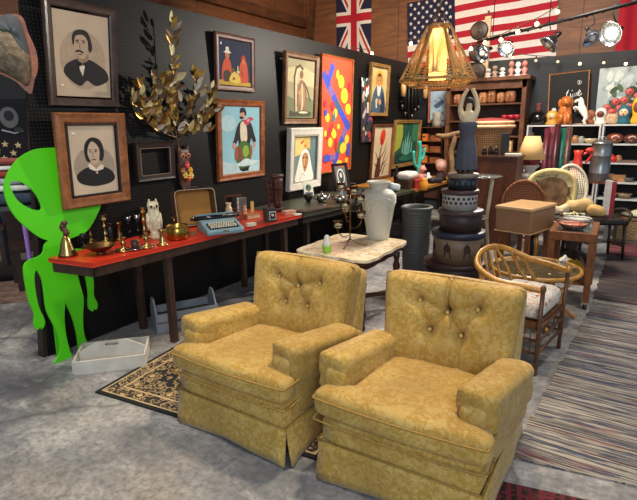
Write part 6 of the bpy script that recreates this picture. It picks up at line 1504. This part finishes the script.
b = MB(); b.lathe([(.08, 0), (.085, .08), (.075, .17), (.085, .24), (.07, .26), (0, .25)], M((170, 160, 140), .6, var=.35, scale=12), 16); single('stone_vase', b, 'rough pale grey stone vase on top of the corner shelf under the blue sketch', 'vase', (py_(436, 124, 9.3).x, 9.33, cz[0]+.002))
b = MB(); b.lathe([(.05, 0), (.07, .05), (.03, .1), (0, .11)], M((120, 122, 126), .4), 14); single('grey_ornament', b, 'small grey ornament at the right end of the corner shelf top', 'ornament', (py_(443, 124, 9.3).x, 9.33, cz[0]+.002))
p = pd(452.5, 182, 7.6)
t = thing('driftwood_branch', 'rough driftwood branch standing left of the mannequin with a forked piece on top', 'branch', (py_(452, 150, 7.4).x-.02, 7.4, CZ+.001)); p0 = py_(452, 150, 7.4)
t.location = (max(-2.52, p0.x), 7.4, CZ+.001); bk_ = M((128, 100, 70), .9, var=.4, scale=14, bump=.5)
b = MB(); b.tube(spline([(0, 0, 0), (.02, 0, .2), (-.01, 0, .42), (.03, 0, .62), (.02, 0, .72)], 4), [.055, .05, .052, .046, .048, .042, .044, .04, .042, .038, .04, .036, .038, .034, .036, .034, .03], bk_, 10); b.build('trunk', t)
b = MB(); b.tube(spline([(-.25, -.02, .68), (-.1, 0, .66), (.05, 0, .70), (.22, 0, .76)], 4), [.02, .03, .035, .04, .045, .045, .04, .04, .035, .03, .025, .02, .015], bk_, 8); b.build('fork', t)

# ------------------------------------------------------------------ flags
def flag(name, lab, x0, x1, z0, z1, Y, colfn, nx, nz, fold, extra=None):
    w_, h_ = x1-x0, z1-z0; t = MB(); vs = []
    def q(u, v): return ((u-.5)*w_, fold(u, v), v*h_)
    for j in range(nz+1):
        for i in range(nx+1): vs.append(q(i/nx, j/nz))
    n = len(vs); vs2 = [(x, y+.004, z) for x, y, z in vs]
    by = {}
    for j in range(nz):
        for i in range(nx):
            a = j*(nx+1)+i; by.setdefault(colfn((i+.5)/nx, (j+.5)/nz), []).append((a, a+1, a+nx+2, a+nx+1))
    for c, fs in by.items(): t.add(vs, fs, M(c, .85, var=.05), True); t.add(vs2, [tuple(reversed(f)) for f in fs], M(c, .85, var=.05), True)
    if extra: extra(t, q)
    o = single(name, t, lab, 'flag', ((x0+x1)/2, Y, z0)); return o
NAVY, RED, WHT = (26, 28, 58), (172, 26, 44), (222, 214, 208)
def uk(u, v):
    # hung with its long side vertical: rotate
    a, c = v, 1-u          # a along length 0..1 (2 units), c across
    X, Yv = (a-.5)*2, (c-.5)
    if abs(X) < .10 or abs(Yv) < .10: return RED
    if abs(X) < .165 or abs(Yv) < .165: return WHT
    for s in (1, -1):
        d = (Yv - s*X*.5)/math.hypot(1, .5)
        if abs(d) < .10:
            rd = d*s*(1 if X > 0 else -1)
            return RED if 0.0 < rd < .055 else WHT
    return NAVY
YF = FARY-.012
p0, p1 = py_(337, 0, YF), py_(371, 51, YF); fw = p1.x-p0.x
flag('hanging_flag', 'British flag hung vertically on the plywood wall above the pegboard', p0.x, p1.x, p1.z-.15, p1.z-.15+fw*2.0, YF, uk, 64, 128, lambda u, v: -.016-.02*sin(u*9+v*2))
p0, p1 = py_(412, 0, YF), py_(556, 62, YF); W_us = p1.x-p0.x; H_us = 1.62; zb2 = p1.z-.12
def us(u, v):
    if u < .345 and v > 6/13: return NAVY
    k = int((1-v)*13); return RED if k % 2 == 0 else WHT
def stars(t, q):
    for r_ in range(9):
        n_ = 6 if r_ % 2 == 0 else 5
        for k in range(n_):
            u = .345*((k+.5 if n_ == 6 else k+1)/6); v = 6/13+(7/13)*(1-(r_+.6)/9.2)
            c = Vector(q(u, v)); R_ = .042
            pts = [(c.x+(R_ if i % 2 == 0 else R_*.4)*sin(i*pi/5), c.z+(R_ if i % 2 == 0 else R_*.4)*cos(i*pi/5)) for i in range(10)]
            t.prism(pts, .003, M(WHT, .85, var=.05), y0=c.y-.006)
o = flag('hanging_flag', 'American flag draped on the plywood wall behind the pendant lamp', p0.x, p1.x, zb2, zb2+H_us, YF, us, 60, 78, lambda u, v: -.05-.035*sin(u*11+v*3)-.01*sin(u*23), stars)
o.rotation_euler = (0, R(-3.0), 0)
p0, p1 = py_(621, 0, YF), py_(650, 47, YF)
def rw(u, v): return RED if u < .30+.05*sin(v*4) else ((214, 208, 200) if (u-.3)*1.0 > .0 else RED)
flag('hanging_flag', 'partly visible red and white flag at the upper right corner', p0.x, p1.x+1.0, p1.z-.05, p1.z+1.5, YF, rw, 40, 30, lambda u, v: -.05-.045*sin(u*26+v))

# ------------------------------------------------------------------ light pole and clamp lamps
mblk = M((34, 30, 30), .45, .5); alu = M((190, 196, 206), .25, 1.0, .08, 20)
A0, A1 = py_(478, 42, 8.6), py_(660, -4, 6.6)
LAMPSPOTS = []
t = thing('light_pole', 'dark metal pole with wrapped cable running across the upper right', 'light rail', tuple(A0)); b = MB(); d_ = A1-A0
b.tube([(0, 0, 0), tuple(d_)], .022, mblk, 8); b.tube([tuple(d_*(k/40)+Vector((0, .02*sin(k*1.9), .03*cos(k*1.9)))) for k in range(41)], .008, mblk, 5); b.build('pole', t)
for k in (.12, .5, .93): b = MB(); q = d_*k; b.tube([tuple(q), (q.x, q.y, 6.0-A0.z)], .006, mblk, 5); b.build('hanger', t)
def clamp_lamp(lab, x, y, lit, aim, sc=1.0, frac=None):
    # a point on the pole nearest to the pixel column
    best = min((abs(_pj(A0+d_*(k/200))[0]-x), k) for k in range(201))[1]; P0 = A0+d_*(best/200)
    depth = (P0-EYEV).dot(fwd); hp = pd(x, y, depth)
    t = thing('clamp_lamp', lab, 'clamp lamp', tuple(hp), 0, 'clamp lamps on the pole'); dirn = Vector(aim).normalized(); rot = dirn.to_track_quat('-Z', 'Y').to_euler()
    b = MB(); prof = [(.02*sc, .09*sc), (.035*sc, .085*sc), (.07*sc, .05*sc), (.115*sc, -.03*sc), (.12*sc, -.032*sc), (.066*sc, .046*sc), (.03*sc, .078*sc)]
    b.lathe(prof, alu, 28, (0, 0, 0), tuple(rot)); b.build('reflector', t)
    b = MB(); b.lathe([(.022*sc, .085*sc), (.022*sc, .15*sc), (0, .155*sc)], mblk, 14, (0, 0, 0), tuple(rot)); b.build('socket', t)
    b = MB(); rp = P0-hp; b.tube(spline([tuple(-dirn*.15*sc), tuple(rp*.5+Vector((.02, 0, .02))), tuple(rp)], 5), .008, mblk, 6); b.build('clamp_arm', t)
    mb = M((255, 232, 190), .4, var=0, emit=30) if lit else M((230, 228, 220), .2, var=0)
    b = MB(); b.ball(tuple(dirn*.01*sc), .038*sc, mb, 14, 10); b.build('bulb', t)
    if lit: LAMPSPOTS.append((hp+dirn*.06, dirn))
def _pj(p):
    d = Vector(p)-EYEV; z = d.dot(fwd); return CX+F*d.dot(rr)/z, CY-F*d.dot(uu)/z
clamp_lamp('silver clamp lamp on the left of the pole, above the hutch', 483, 53, False, (-.5, -.75, -.45), 1.2)
clamp_lamp('lit clamp lamp pointing at the chairs, second from the left on the pole', 507, 48, True, (-.2, -.80, -.55), 1.1)
clamp_lamp('silver clamp lamp hanging at the middle of the pole', 550, 43, False, (-.6, -.3, -.7), 1.15)
clamp_lamp('silver clamp lamp seen side on, right of the middle', 592, 37, False, (.5, -.3, -.8), 1.0)
clamp_lamp('brightly lit clamp lamp at the right end facing the room', 612, 33, True, (-.45, -.8, -.35), 1.15)
# ------------------------------------------------------------------ string lights
mbulb = M((255, 224, 170), .4, var=0, emit=9); mdim = M((236, 206, 160), .3, var=0, emit=1.2); mcab = M((60, 44, 34), .6)
def string(lab, pts, Ys, lit, sag=0):
    t = thing('string_lights', lab, 'string lights', tuple(py_(*pts[0], Ys[0]))); o0 = py_(*pts[0], Ys[0]); n = len(pts)
    P_ = [py_(x, y, Ys[0]+(Ys[1]-Ys[0])*i/(n-1))-o0 for i, (x, y) in enumerate(pts)]
    b = MB(); b.tube([tuple(v) for v in spline([tuple(p+Vector((0, 0, .05))) for p in P_], 5)], .006, mcab, 5); b.build('cable', t)
    for i, p in enumerate(P_):
        b = MB(); b.lathe([(.012, .0), (.012, .045), (0, .05)], mcab, 8, tuple(p)); s_ = b.build('bulb_socket', t)
        b = MB(); b.ball((p.x, p.y, p.z-.025), .028 if Ys[0] < 9 else .021, mbulb if lit[i % len(lit)] else mdim, 10, 8); b.build('bulb', t)
string('upper string of warm bulbs running from the British flag to the light pole', [(352, 50), (372, 52), (411, 42), (440, 46), (471, 47), (485, 41), (501, 38), (518, 30), (537, 22), (558, 10)], (8.6, 7.6), (1, 1, 1, 0, 1, 1))
string('lower string of small bulbs along the top of the dark back wall', [(513, 56), (536, 59), (558, 60), (580, 62), (604, 61), (626, 62), (648, 60)], (9.3, 9.3), (0, 0, 0, 1, 0, 1))
# ------------------------------------------------------------------ things hung on the pegboard
# leafy metal branch sculpture
t = thing('metal_branch', 'tall gold and silver metal leaf branch sculpture on the pegboard', 'wall sculpture', (WX+.02, 0, 0), PR)
leafm = [M((206, 170, 84), .35, .8, .2, 20), M((150, 118, 62), .4, .8, .2, 20), M((206, 196, 176), .35, .6, .15, 20), M((116, 96, 74), .45, .7, .2, 20), M((222, 206, 150), .5, .2, .15, 20)]
def W2(x, y): p = px_(x, y, WX+.10); return (p.y, p.z)
stems = [[(183, 148), (178, 120), (176, 90), (174, 60), (172, 22)], [(182, 140), (165, 122), (146, 108), (138, 88)], [(183, 140), (196, 124), (208, 106), (212, 92)], [(180, 130), (160, 116), (152, 96), (158, 78)], [(181, 126), (192, 106), (198, 88), (196, 74)], [(179, 120), (170, 104), (164, 92), (170, 82)], [(182, 136), (200, 130), (212, 116)], [(182, 138), (160, 130), (144, 118), (134, 100)]]
b0 = MB(); rnd = random.Random(12); nleaf = 0
y00, z00 = W2(183, 150)
t.location = (WX+.02, y00, z00)
def leaf(b, c, L, w, ang, tilt, m_):
    # small cupped leaf, base at c
    T = Matrix.Translation(c) @ Euler((tilt, ang, 0)).to_matrix().to_4x4() ; vs = []; n = 5
    for i in range(n+1):
        s = i/n; hw_ = w*sin(pi*min(1, s*.92+.08))**.8*(1-.25*s)
        for k, (q, dy) in enumerate(((-1, -.35), (0, 0), (1, -.35))): vs.append((q*hw_, dy*hw_-.10*L*s*s, s*L))
    fs = []
    for i in range(n):
        for k in range(2): fs.append((i*3+k, i*3+k+1, i*3+k+4, i*3+k+3))
    o = len(vs); vs += [(x, y+.0012, z) for x, y, z in vs]; fs += [tuple(reversed([f+o for f in q])) for q in fs]
    b.add(vs, fs, m_, True, T)
jobs = []
for k, st in enumerate(stems):
    P_ = [W2(*q) for q in st]; pts = [(p[0]-y00, -.02-.05*min(1, i*.5)*(1 if k % 2 else .6), p[1]-z00) for i, p in enumerate(P_)]
    sp = spline(pts, 6); b = MB(); b.tube(sp, [.006-.003*i/len(sp) for i in range(len(sp))], leafm[3], 6); s_ = b.build('stem', t)
    for i, p in enumerate(sp):
        if i < 4: continue
        for j in range(1 if (k == 0 and i > 10) else 1): jobs.append((s_, p, k == 0 and i > 13))
    # side sprigs that fill the crown
more = []
for (s_, p, sp_) in jobs:
    for j in range(1): more.append((s_, Vector(p)+Vector((rnd.uniform(-.05, .05), rnd.uniform(-.03, 0), rnd.uniform(-.05, .05)))*(.5 if sp_ else 1), sp_))
jobs += more; rnd.shuffle(jobs); rest = MB()
for n_, (s_, p, sp_) in enumerate(jobs):
    b = MB() if n_ < 98 else rest; L = rnd.uniform(.06, .115)
    leaf(b, Vector(p)+Vector((rnd.uniform(-.02, .02), -.01-.02*rnd.random(), rnd.uniform(-.02, .02))), L, L*rnd.uniform(.2, .32), rnd.uniform(-1.1, 1.1), rnd.uniform(-.1, .7), leafm[rnd.choice([0, 0, 1, 1, 2, 3, 3, 4])])
    if n_ < 98: b.build('leaf', t)
o = rest.build('small_leaves', t); o['kind'] = 'stuff'
# owl plaque with flowers
p = px_(184, 165, WX+.03); t = thing('hanging_owl_plaque', 'brown wooden owl plaque with red and yellow flowers below the metal branch', 'wall ornament', (WX+.027, p.y, p.z), PR)
mow = wood((112, 72, 54), (74, 46, 36)); b = MB(); b.soft((0, 0, .06), (.125, .05, .17), mow, .03, 8)
for s in (-1, 1): b.prism([(s*.065, .12), (s*.02, .135), (s*.06, .185)] if s > 0 else [(s*.02, .135), (s*.065, .12), (s*.06, .185)], .03, mow, y0=-.015)
b.prism([(-.07, .02), (.07, .02), (.055, -.20), (.02, -.25), (-.02, -.25), (-.05, -.19)], .025, mow, y0=-.01); b.build('body', t)
for s in (-1, 1): b = MB(); b.lathe([(.026, 0), (.026, .008), (0, .01)], M((196, 130, 90), .5), 16, (s*.032, -.028, .085), (R(90), 0, 0)); e_ = b.build('eye', t); b = MB(); b.lathe([(.012, 0), (.012, .006), (0, .007)], blackg, 12, (s*.032, -.034, .085), (R(90), 0, 0)); b.build('pupil', e_)
for (x, z, c) in ((.01, .0, (206, 40, 70)), (.045, -.05, (230, 170, 50)), (-.02, -.09, (232, 190, 90)), (.02, -.12, (206, 60, 40)), (.05, -.10, (240, 210, 120)), (-.045, -.05, (150, 80, 60))):
    b = MB()
    for k in range(6): b.ball((x+.02*cos(k*1.05), -.035, z+.02*sin(k*1.05)), (.013, .006, .013), M(c, .5), 8, 5)
    b.ball((x, -.04, z), .01, M((236, 196, 60), .5), 8, 5); b.build('flower', t)
# collage strip
p = px_(365, 78, WX+.02); q = px_(365, 142, WX+.02); hh = p.z-q.z
t = thing('photo_collage', 'narrow vertical magazine collage strip between the abstract and the saint painting', 'collage', (WX+.03, px_(365, 110, WX).y, q.z+hh/2), PR)
a = Art(.36, hh, (50, 50, 54), .3, 6); rnd = random.Random(21)
for k in range(44):
    x, y = rnd.uniform(.05, .95), rnd.uniform(.03, .97); c = rnd.choice([(196, 194, 190), (30, 30, 34), (176, 60, 56), (60, 80, 130), (206, 170, 140), (110, 110, 112), (232, 230, 226), (86, 60, 50), (60, 90, 70)])
    an = rnd.uniform(0, 3.1); w_, h_ = rnd.uniform(.08, .2), rnd.uniform(.04, .1)
    a.P(c, [(min(1, max(0, x+w_*cos(an)*sx-h_*sin(an)*sy)), min(1, max(0, y+(w_*sin(an)*sx+h_*cos(an)*sy)*.5))) for sx, sy in ((-1, -1), (1, -1), (1, 1), (-1, 1))])
a.build(t, 'panel')
# candle sconces and hanging rods
y1_, z1_ = px_(407.5, 95, WX).y, px_(406, 95, WX).z
t = thing('candle_sconce', 'black metal wall rack of hanging rods with two candle holders beyond the saint painting', 'wall sconce', (WX+.02, y1_, z1_), PR); b = MB()
b.box((0, -.02, .30), (1.0, .02, .03), mblk)
b.build('rail', t)
for k, x in enumerate((-.34, -.2, -.06, .1, .24, .4)): b = MB(); l_ = (.5, .62, .78, .66, .55, .5)[k]; b.tube([(x, -.03, .30), (x, -.03, .30-l_)], .022, mblk, 8); b.ball((x, -.03, .30-l_), (.035, .035, .05), M((80, 76, 72), .3, .9)); b.build('rod', t)
for x in (-.44, .56):
    b = MB(); b.tube(spline([(x, -.02, -.1), (x, -.08, -.14), (x, -.09, -.06)], 4), .014, mblk); b.lathe([(.05, -.06), (.06, -.04), (0, -.04)], mblk, 14, (x, -.09, 0)); h_ = b.build('candle_arm', t)
    b = MB(); b.lathe([(.04, -.04), (.045, .10), (.03, .2), (0, .21)], M((206, 160, 100), .5), 14, (x, -.09, 0)); b.build('candle', h_)

# ------------------------------------------------------------------ hide mount, upper left
t = thing('hide_mount', 'grey furry hide mount on an orange-edged wooden shield, upper left corner', 'wall mount', (0, 0, 0), 0)
pc = pd(12, 52, 2.55); t.location = tuple(pc); t.rotation_euler = (0, 0, R(62))
mfur = M((122, 106, 84), .95, var=.5, scale=26, bump=.8, bscale=60); mgr = M((74, 78, 80), .8, var=.3, scale=9)
q_ = 2.55/500
def hp_(pts): return [(p.x, p.y) for p in closed_spline([((x-12)*q_, (52-y)*q_, 0) for x, y in pts], 4)]
def pillow(b, out, depth, m_, y0=0.0, wob=0):
    n = len(out); cx_ = sum(p[0] for p in out)/n; cz_ = sum(p[1] for p in out)/n; K = 7; vs = []; fs = []
    for k in range(K):
        a_ = .5*pi*k/K; f = cos(a_); d__ = depth*sin(a_)
        for (x, z) in out: vs.append((cx_+(x-cx_)*f, y0-d__-wob*sin(x*60+z*40)*sin(a_), cz_+(z-cz_)*f))
    vs.append((cx_, y0-depth, cz_))
    for k in range(K-1):
        for i in range(n): j = (i+1) % n; fs.append((k*n+i, k*n+j, (k+1)*n+j, (k+1)*n+i))
    for i in range(n): fs.append(((K-1)*n+i, (K-1)*n+(i+1) % n, K*n))
    fs.append(tuple(reversed(range(n)))); b.add(vs, fs, m_, True)
b = MB(); b.prism(hp_([(-24, 20), (5, 18), (19, 16), (26, 19), (29, 33), (33.5, 50), (33, 66), (28, 79), (24, 91), (19, 89), (10, 79), (-4, 72), (-24, 66)]), .03, wood((190, 104, 48), (130, 62, 26), scale=(6, 6, 6)), y0=0.0); b.build('shield', t, bevel=.005)
b = MB(); pillow(b, hp_([(-24, 28), (0, 27), (13, 26), (22, 38), (27, 55), (26, 70), (21, 84), (12, 78), (-4, 70), (-24, 64)]), .12, mfur, -.002, .006); b.build('hide', t)
b = MB(); pillow(b, hp_([(-20, 27), (2, 22), (14, 17), (22, 20), (25, 32), (27, 50), (26, 64), (23, 60), (20, 44), (13, 31), (0, 29)]), .09, mgr, -.003, .004); b.build('collar', t)

# ------------------------------------------------------------------ stall to the left of the pegboard
t = thing('dark_booth', 'dark fabric booth wall behind the stall on the far left', 'partition', (-5.95, 3.40, 0), R(50))
b = MB(); b.box((0, 0, 1.8), (1.3, .05, 1.6), M((34, 36, 40), .8)); b.build('panel', t); b = MB(); b.box((-.62, -.04, 1.3), (.05, .05, 2.6), M((52, 58, 70), .5)); b.build('post', t); b = MB(); b.box((.62, -.04, 1.3), (.05, .05, 2.6), M((52, 58, 70), .5)); b.build('post', t)
def at_left(x, y, d): return pd(x, y, d)
pp = at_left(13, 121, 4.0); a = Art(.30, .34, (22, 22, 26), .2, 6); a.E((120, 116, 112), .42, .58, .22, .24).E((46, 44, 46), .42, .62, .12, .12).L((190, 186, 180), [(.2, .3), (.5, .22), (.7, .28)], .012).E((70, 66, 64), .6, .3, .1, .06)
t = thing('record_sleeve', 'black record sleeve with a grey portrait and white edge on the far left', 'record sleeve', tuple(pp), R(50)); a.build(t, 'cover'); b = MB(); b.box((.155, .004, 0), (.012, .012, .34), M((214, 210, 204), .6)); b.build('edge', t)
pp = at_left(6, 148, 3.95); t = thing('star_banner', 'dark cloth with scattered pale stars below the record sleeve', 'cloth', tuple(pp), R(50)); b = MB(); b.box((0, 0, 0), (.34, .012, .20), M((30, 26, 30), .85)); b.build('cloth', t)
for (x, z) in ((-.06, -.02), (.0, .03), (.05, -.04), (-.02, -.08), (.09, .02), (.03, -.10)): b = MB(); b.prism([(x+(.028 if i % 2 == 0 else .012)*sin(i*pi/5), z+(.028 if i % 2 == 0 else .012)*cos(i*pi/5)) for i in range(10)], .004, M((222, 196, 140), .6), y0=-.012); b.build('star', t)
b = MB(); b.lathe([(.075, 0), (.075, .012), (0, .014)], M((214, 190, 150), .6), 20, (-.11, -.01, .07), (R(90), 0, 0)); b.build('round_patch', t)
# pile of folded textiles on a rack
pp = at_left(4, 206, 3.75)
t = thing('textile_rack', 'metal rack holding folded textiles on the far left', 'rack', (pp.x, pp.y, 0), R(50)); b = MB(); b.box((0, 0, pp.z), (.56, .36, .03), M((60, 62, 66), .5)); b.build('shelf', t)
for sx in (-1, 1):
    for sy in (-1, 1): b = MB(); b.box((sx*.25, sy*.15, pp.z/2), (.03, .03, pp.z), M((60, 62, 66), .5)); b.build('leg', t)
zt2 = pp.z+.017
for i, (c, h_, nm) in enumerate((((56, 66, 80), .10, 'slate blue folded blanket at the bottom of the textile pile'), ((222, 218, 210), .05, 'white folded blanket, second from the bottom of the textile pile'), ((170, 170, 168), .05, 'grey folded blanket in the middle of the textile pile'), ((150, 64, 44), .05, 'rust red folded blanket in the upper part of the textile pile'), ((226, 220, 210), .035, 'cream folded blanket near the top of the textile pile'), ((120, 56, 46), .04, 'dark red folded blanket on top of the textile pile'))):
    b = MB(); b.soft((0, 0, h_/2), (.50-.02*(i % 2), .32, h_), M(c, .9, var=.2, scale=8), h_*.45, 6); single('folded_blanket', b, nm, 'blanket', (pp.x, pp.y, zt2), R(50), 'pile of folded textiles'); zt2 += h_+.001
# chair, basket, rug and pole beyond the alien
pp = pz(24, 292, 0); dw2 = wood((70, 50, 40), (44, 32, 26))
t = thing('dark_wood_chair', 'heavy dark wooden chair behind the green alien on the far left', 'chair', (-5.45, 2.78, 0), R(70)); b = MB(); b.box((0, 0, .44), (.46, .44, .05), dw2); b.build('seat', t)
for sx in (-1, 1):
    for sy in (-1, 1): b = MB(); b.box((sx*.2, sy*.19, .21), (.06, .06, .42), dw2); b.build('leg', t)
b = MB(); b.box((0, .20, .74), (.44, .05, .56), dw2); b.build('backrest', t)
b = MB(); b.soft((0, 0, .14), (.55, .40, .28), M((120, 24, 62), .35, var=.2, coat=.4), .08, 8); zz = pd(14, 206, 4.6)
t = thing('low_table', 'low dark table on the far left under a magenta covering', 'table', (-6.35, 2.55, 0), R(60)); b2 = MB(); b2.box((0, 0, .58), (.7, .5, .04), dw2); b2.build('top', t)
for sx in (-1, 1):
    for sy in (-1, 1): b2 = MB(); b2.box((sx*.3, sy*.2, .28), (.05, .05, .56), dw2); b2.build('leg', t)
single('magenta_case', b, 'dark magenta rounded case standing on the low table at the far left', 'case', (-6.35, 2.55, .601), R(60))
rg = pz(12, 296, 0)
b = MB(); b.box((0, 0, .005), (1.2, .8, .01), M((120, 96, 84), .95, var=.6, scale=10)); single('floral_rug', b, 'patterned brown rug on the concrete at the far left behind the alien', 'rug', (rg.x-.2, rg.y, .001), R(50))
b = MB(); b.tube([(-.35, 0, .09), (.35, 0, .09)], .085, M((30, 26, 28), .9, var=.4, scale=9), 16); rl = pz(12, 283, 0); single('rolled_rug', b, 'dark rolled rug lying on the floor at the far left', 'rug', (rl.x-.1, rl.y+.05, .008), R(50))
pl = pz(39.5, 330, 0); b = MB(); b.tube([(0, 0, 0), (0, 0, .95)], .018, M((150, 110, 190), .5), 12); pl = pz(40, 322, 0); single('purple_pole', b, 'thin lilac pole standing behind the green alien', 'pole', (pl.x, pl.y, 0))
# ------------------------------------------------------------------ light and view
w = bpy.data.worlds.new('world'); scn.world = w; w.use_nodes = True
bg = w.node_tree.nodes['Background']; bg.inputs[0].default_value = (.62, .78, 1.0, 1); bg.inputs[1].default_value = .38
def lamp(kind, loc, power, col, target=None, **kw):
    l = bpy.data.lights.new('light', kind); l.energy = power; l.color = col
    for k, v in kw.items(): setattr(l, k, v)
    o = bpy.data.objects.new('light', l); COL.objects.link(o); o.location = loc
    if target is not None: o.rotation_euler = (Vector(target)-Vector(loc)).to_track_quat('-Z', 'Y').to_euler()
    return o
WARM = (1.0, .74, .46); NEUT = (1.0, .90, .78)
scn.view_settings.view_transform = 'Standard'; scn.view_settings.look = 'None'
scn.view_settings.exposure = 0.18; scn.view_settings.gamma = 1.0; scn.view_settings.use_curve_mapping = False
# daylight from the open front of the barn, the pendant, the clamp spots on the pole, a ceiling lamp over the chairs; the rest is added fill
lamp('AREA', (2.2, -2.2, 3.2), 165, (.84, .92, 1.0), (-1.2, 2.4, .4), size=2.4)
lamp('POINT', LAMPBULB, 38, WARM, shadow_soft_size=.05)
lamp('SPOT', (-1.2, 6.9, 2.8), 420, NEUT, (-3.7, 3.0, 1.6), spot_size=R(100), spot_blend=.6, shadow_soft_size=.06)
lamp('SPOT', (-1.0, 3.0, 4.4), 480, (1.0, .82, .58), (-1.25, 2.2, .4), spot_size=R(52), spot_blend=.8, shadow_soft_size=.15)
lamp('SPOT', (-2.2, 1.2, 4.6), 330, (1.0, .92, .82), (-2.6, 1.4, 0), spot_size=R(75), spot_blend=.9, shadow_soft_size=.2)  # unseen lamp added to brighten the concrete on the left
lamp('SPOT', (.3, 4.2, 4.6), 300, (1.0, .9, .8), (.1, 4.2, 0), spot_size=R(70), spot_blend=.9, shadow_soft_size=.2)  # extra light put in over the rag rugs, no fitting there
lamp('AREA', (-1.6, 6.4, 4.2), 250, NEUT, (-1.3, 8.4, 1), size=1.2)  # added fill that lifts the cabinet and hutch at the back
lamp('SPOT', (-5.0, 1.2, 4.4), 320, (1.0, .92, .82), (-5.2, 2.5, .3), spot_size=R(80), spot_blend=.8, shadow_soft_size=.2)  # added lamp, keeps the far left stall from going dark
lamp('AREA', (-4.6, 7.0, 3.8), 100, WARM, (-5.0, 10.5, 3.2), size=1)  # warm fill added to brighten the plywood
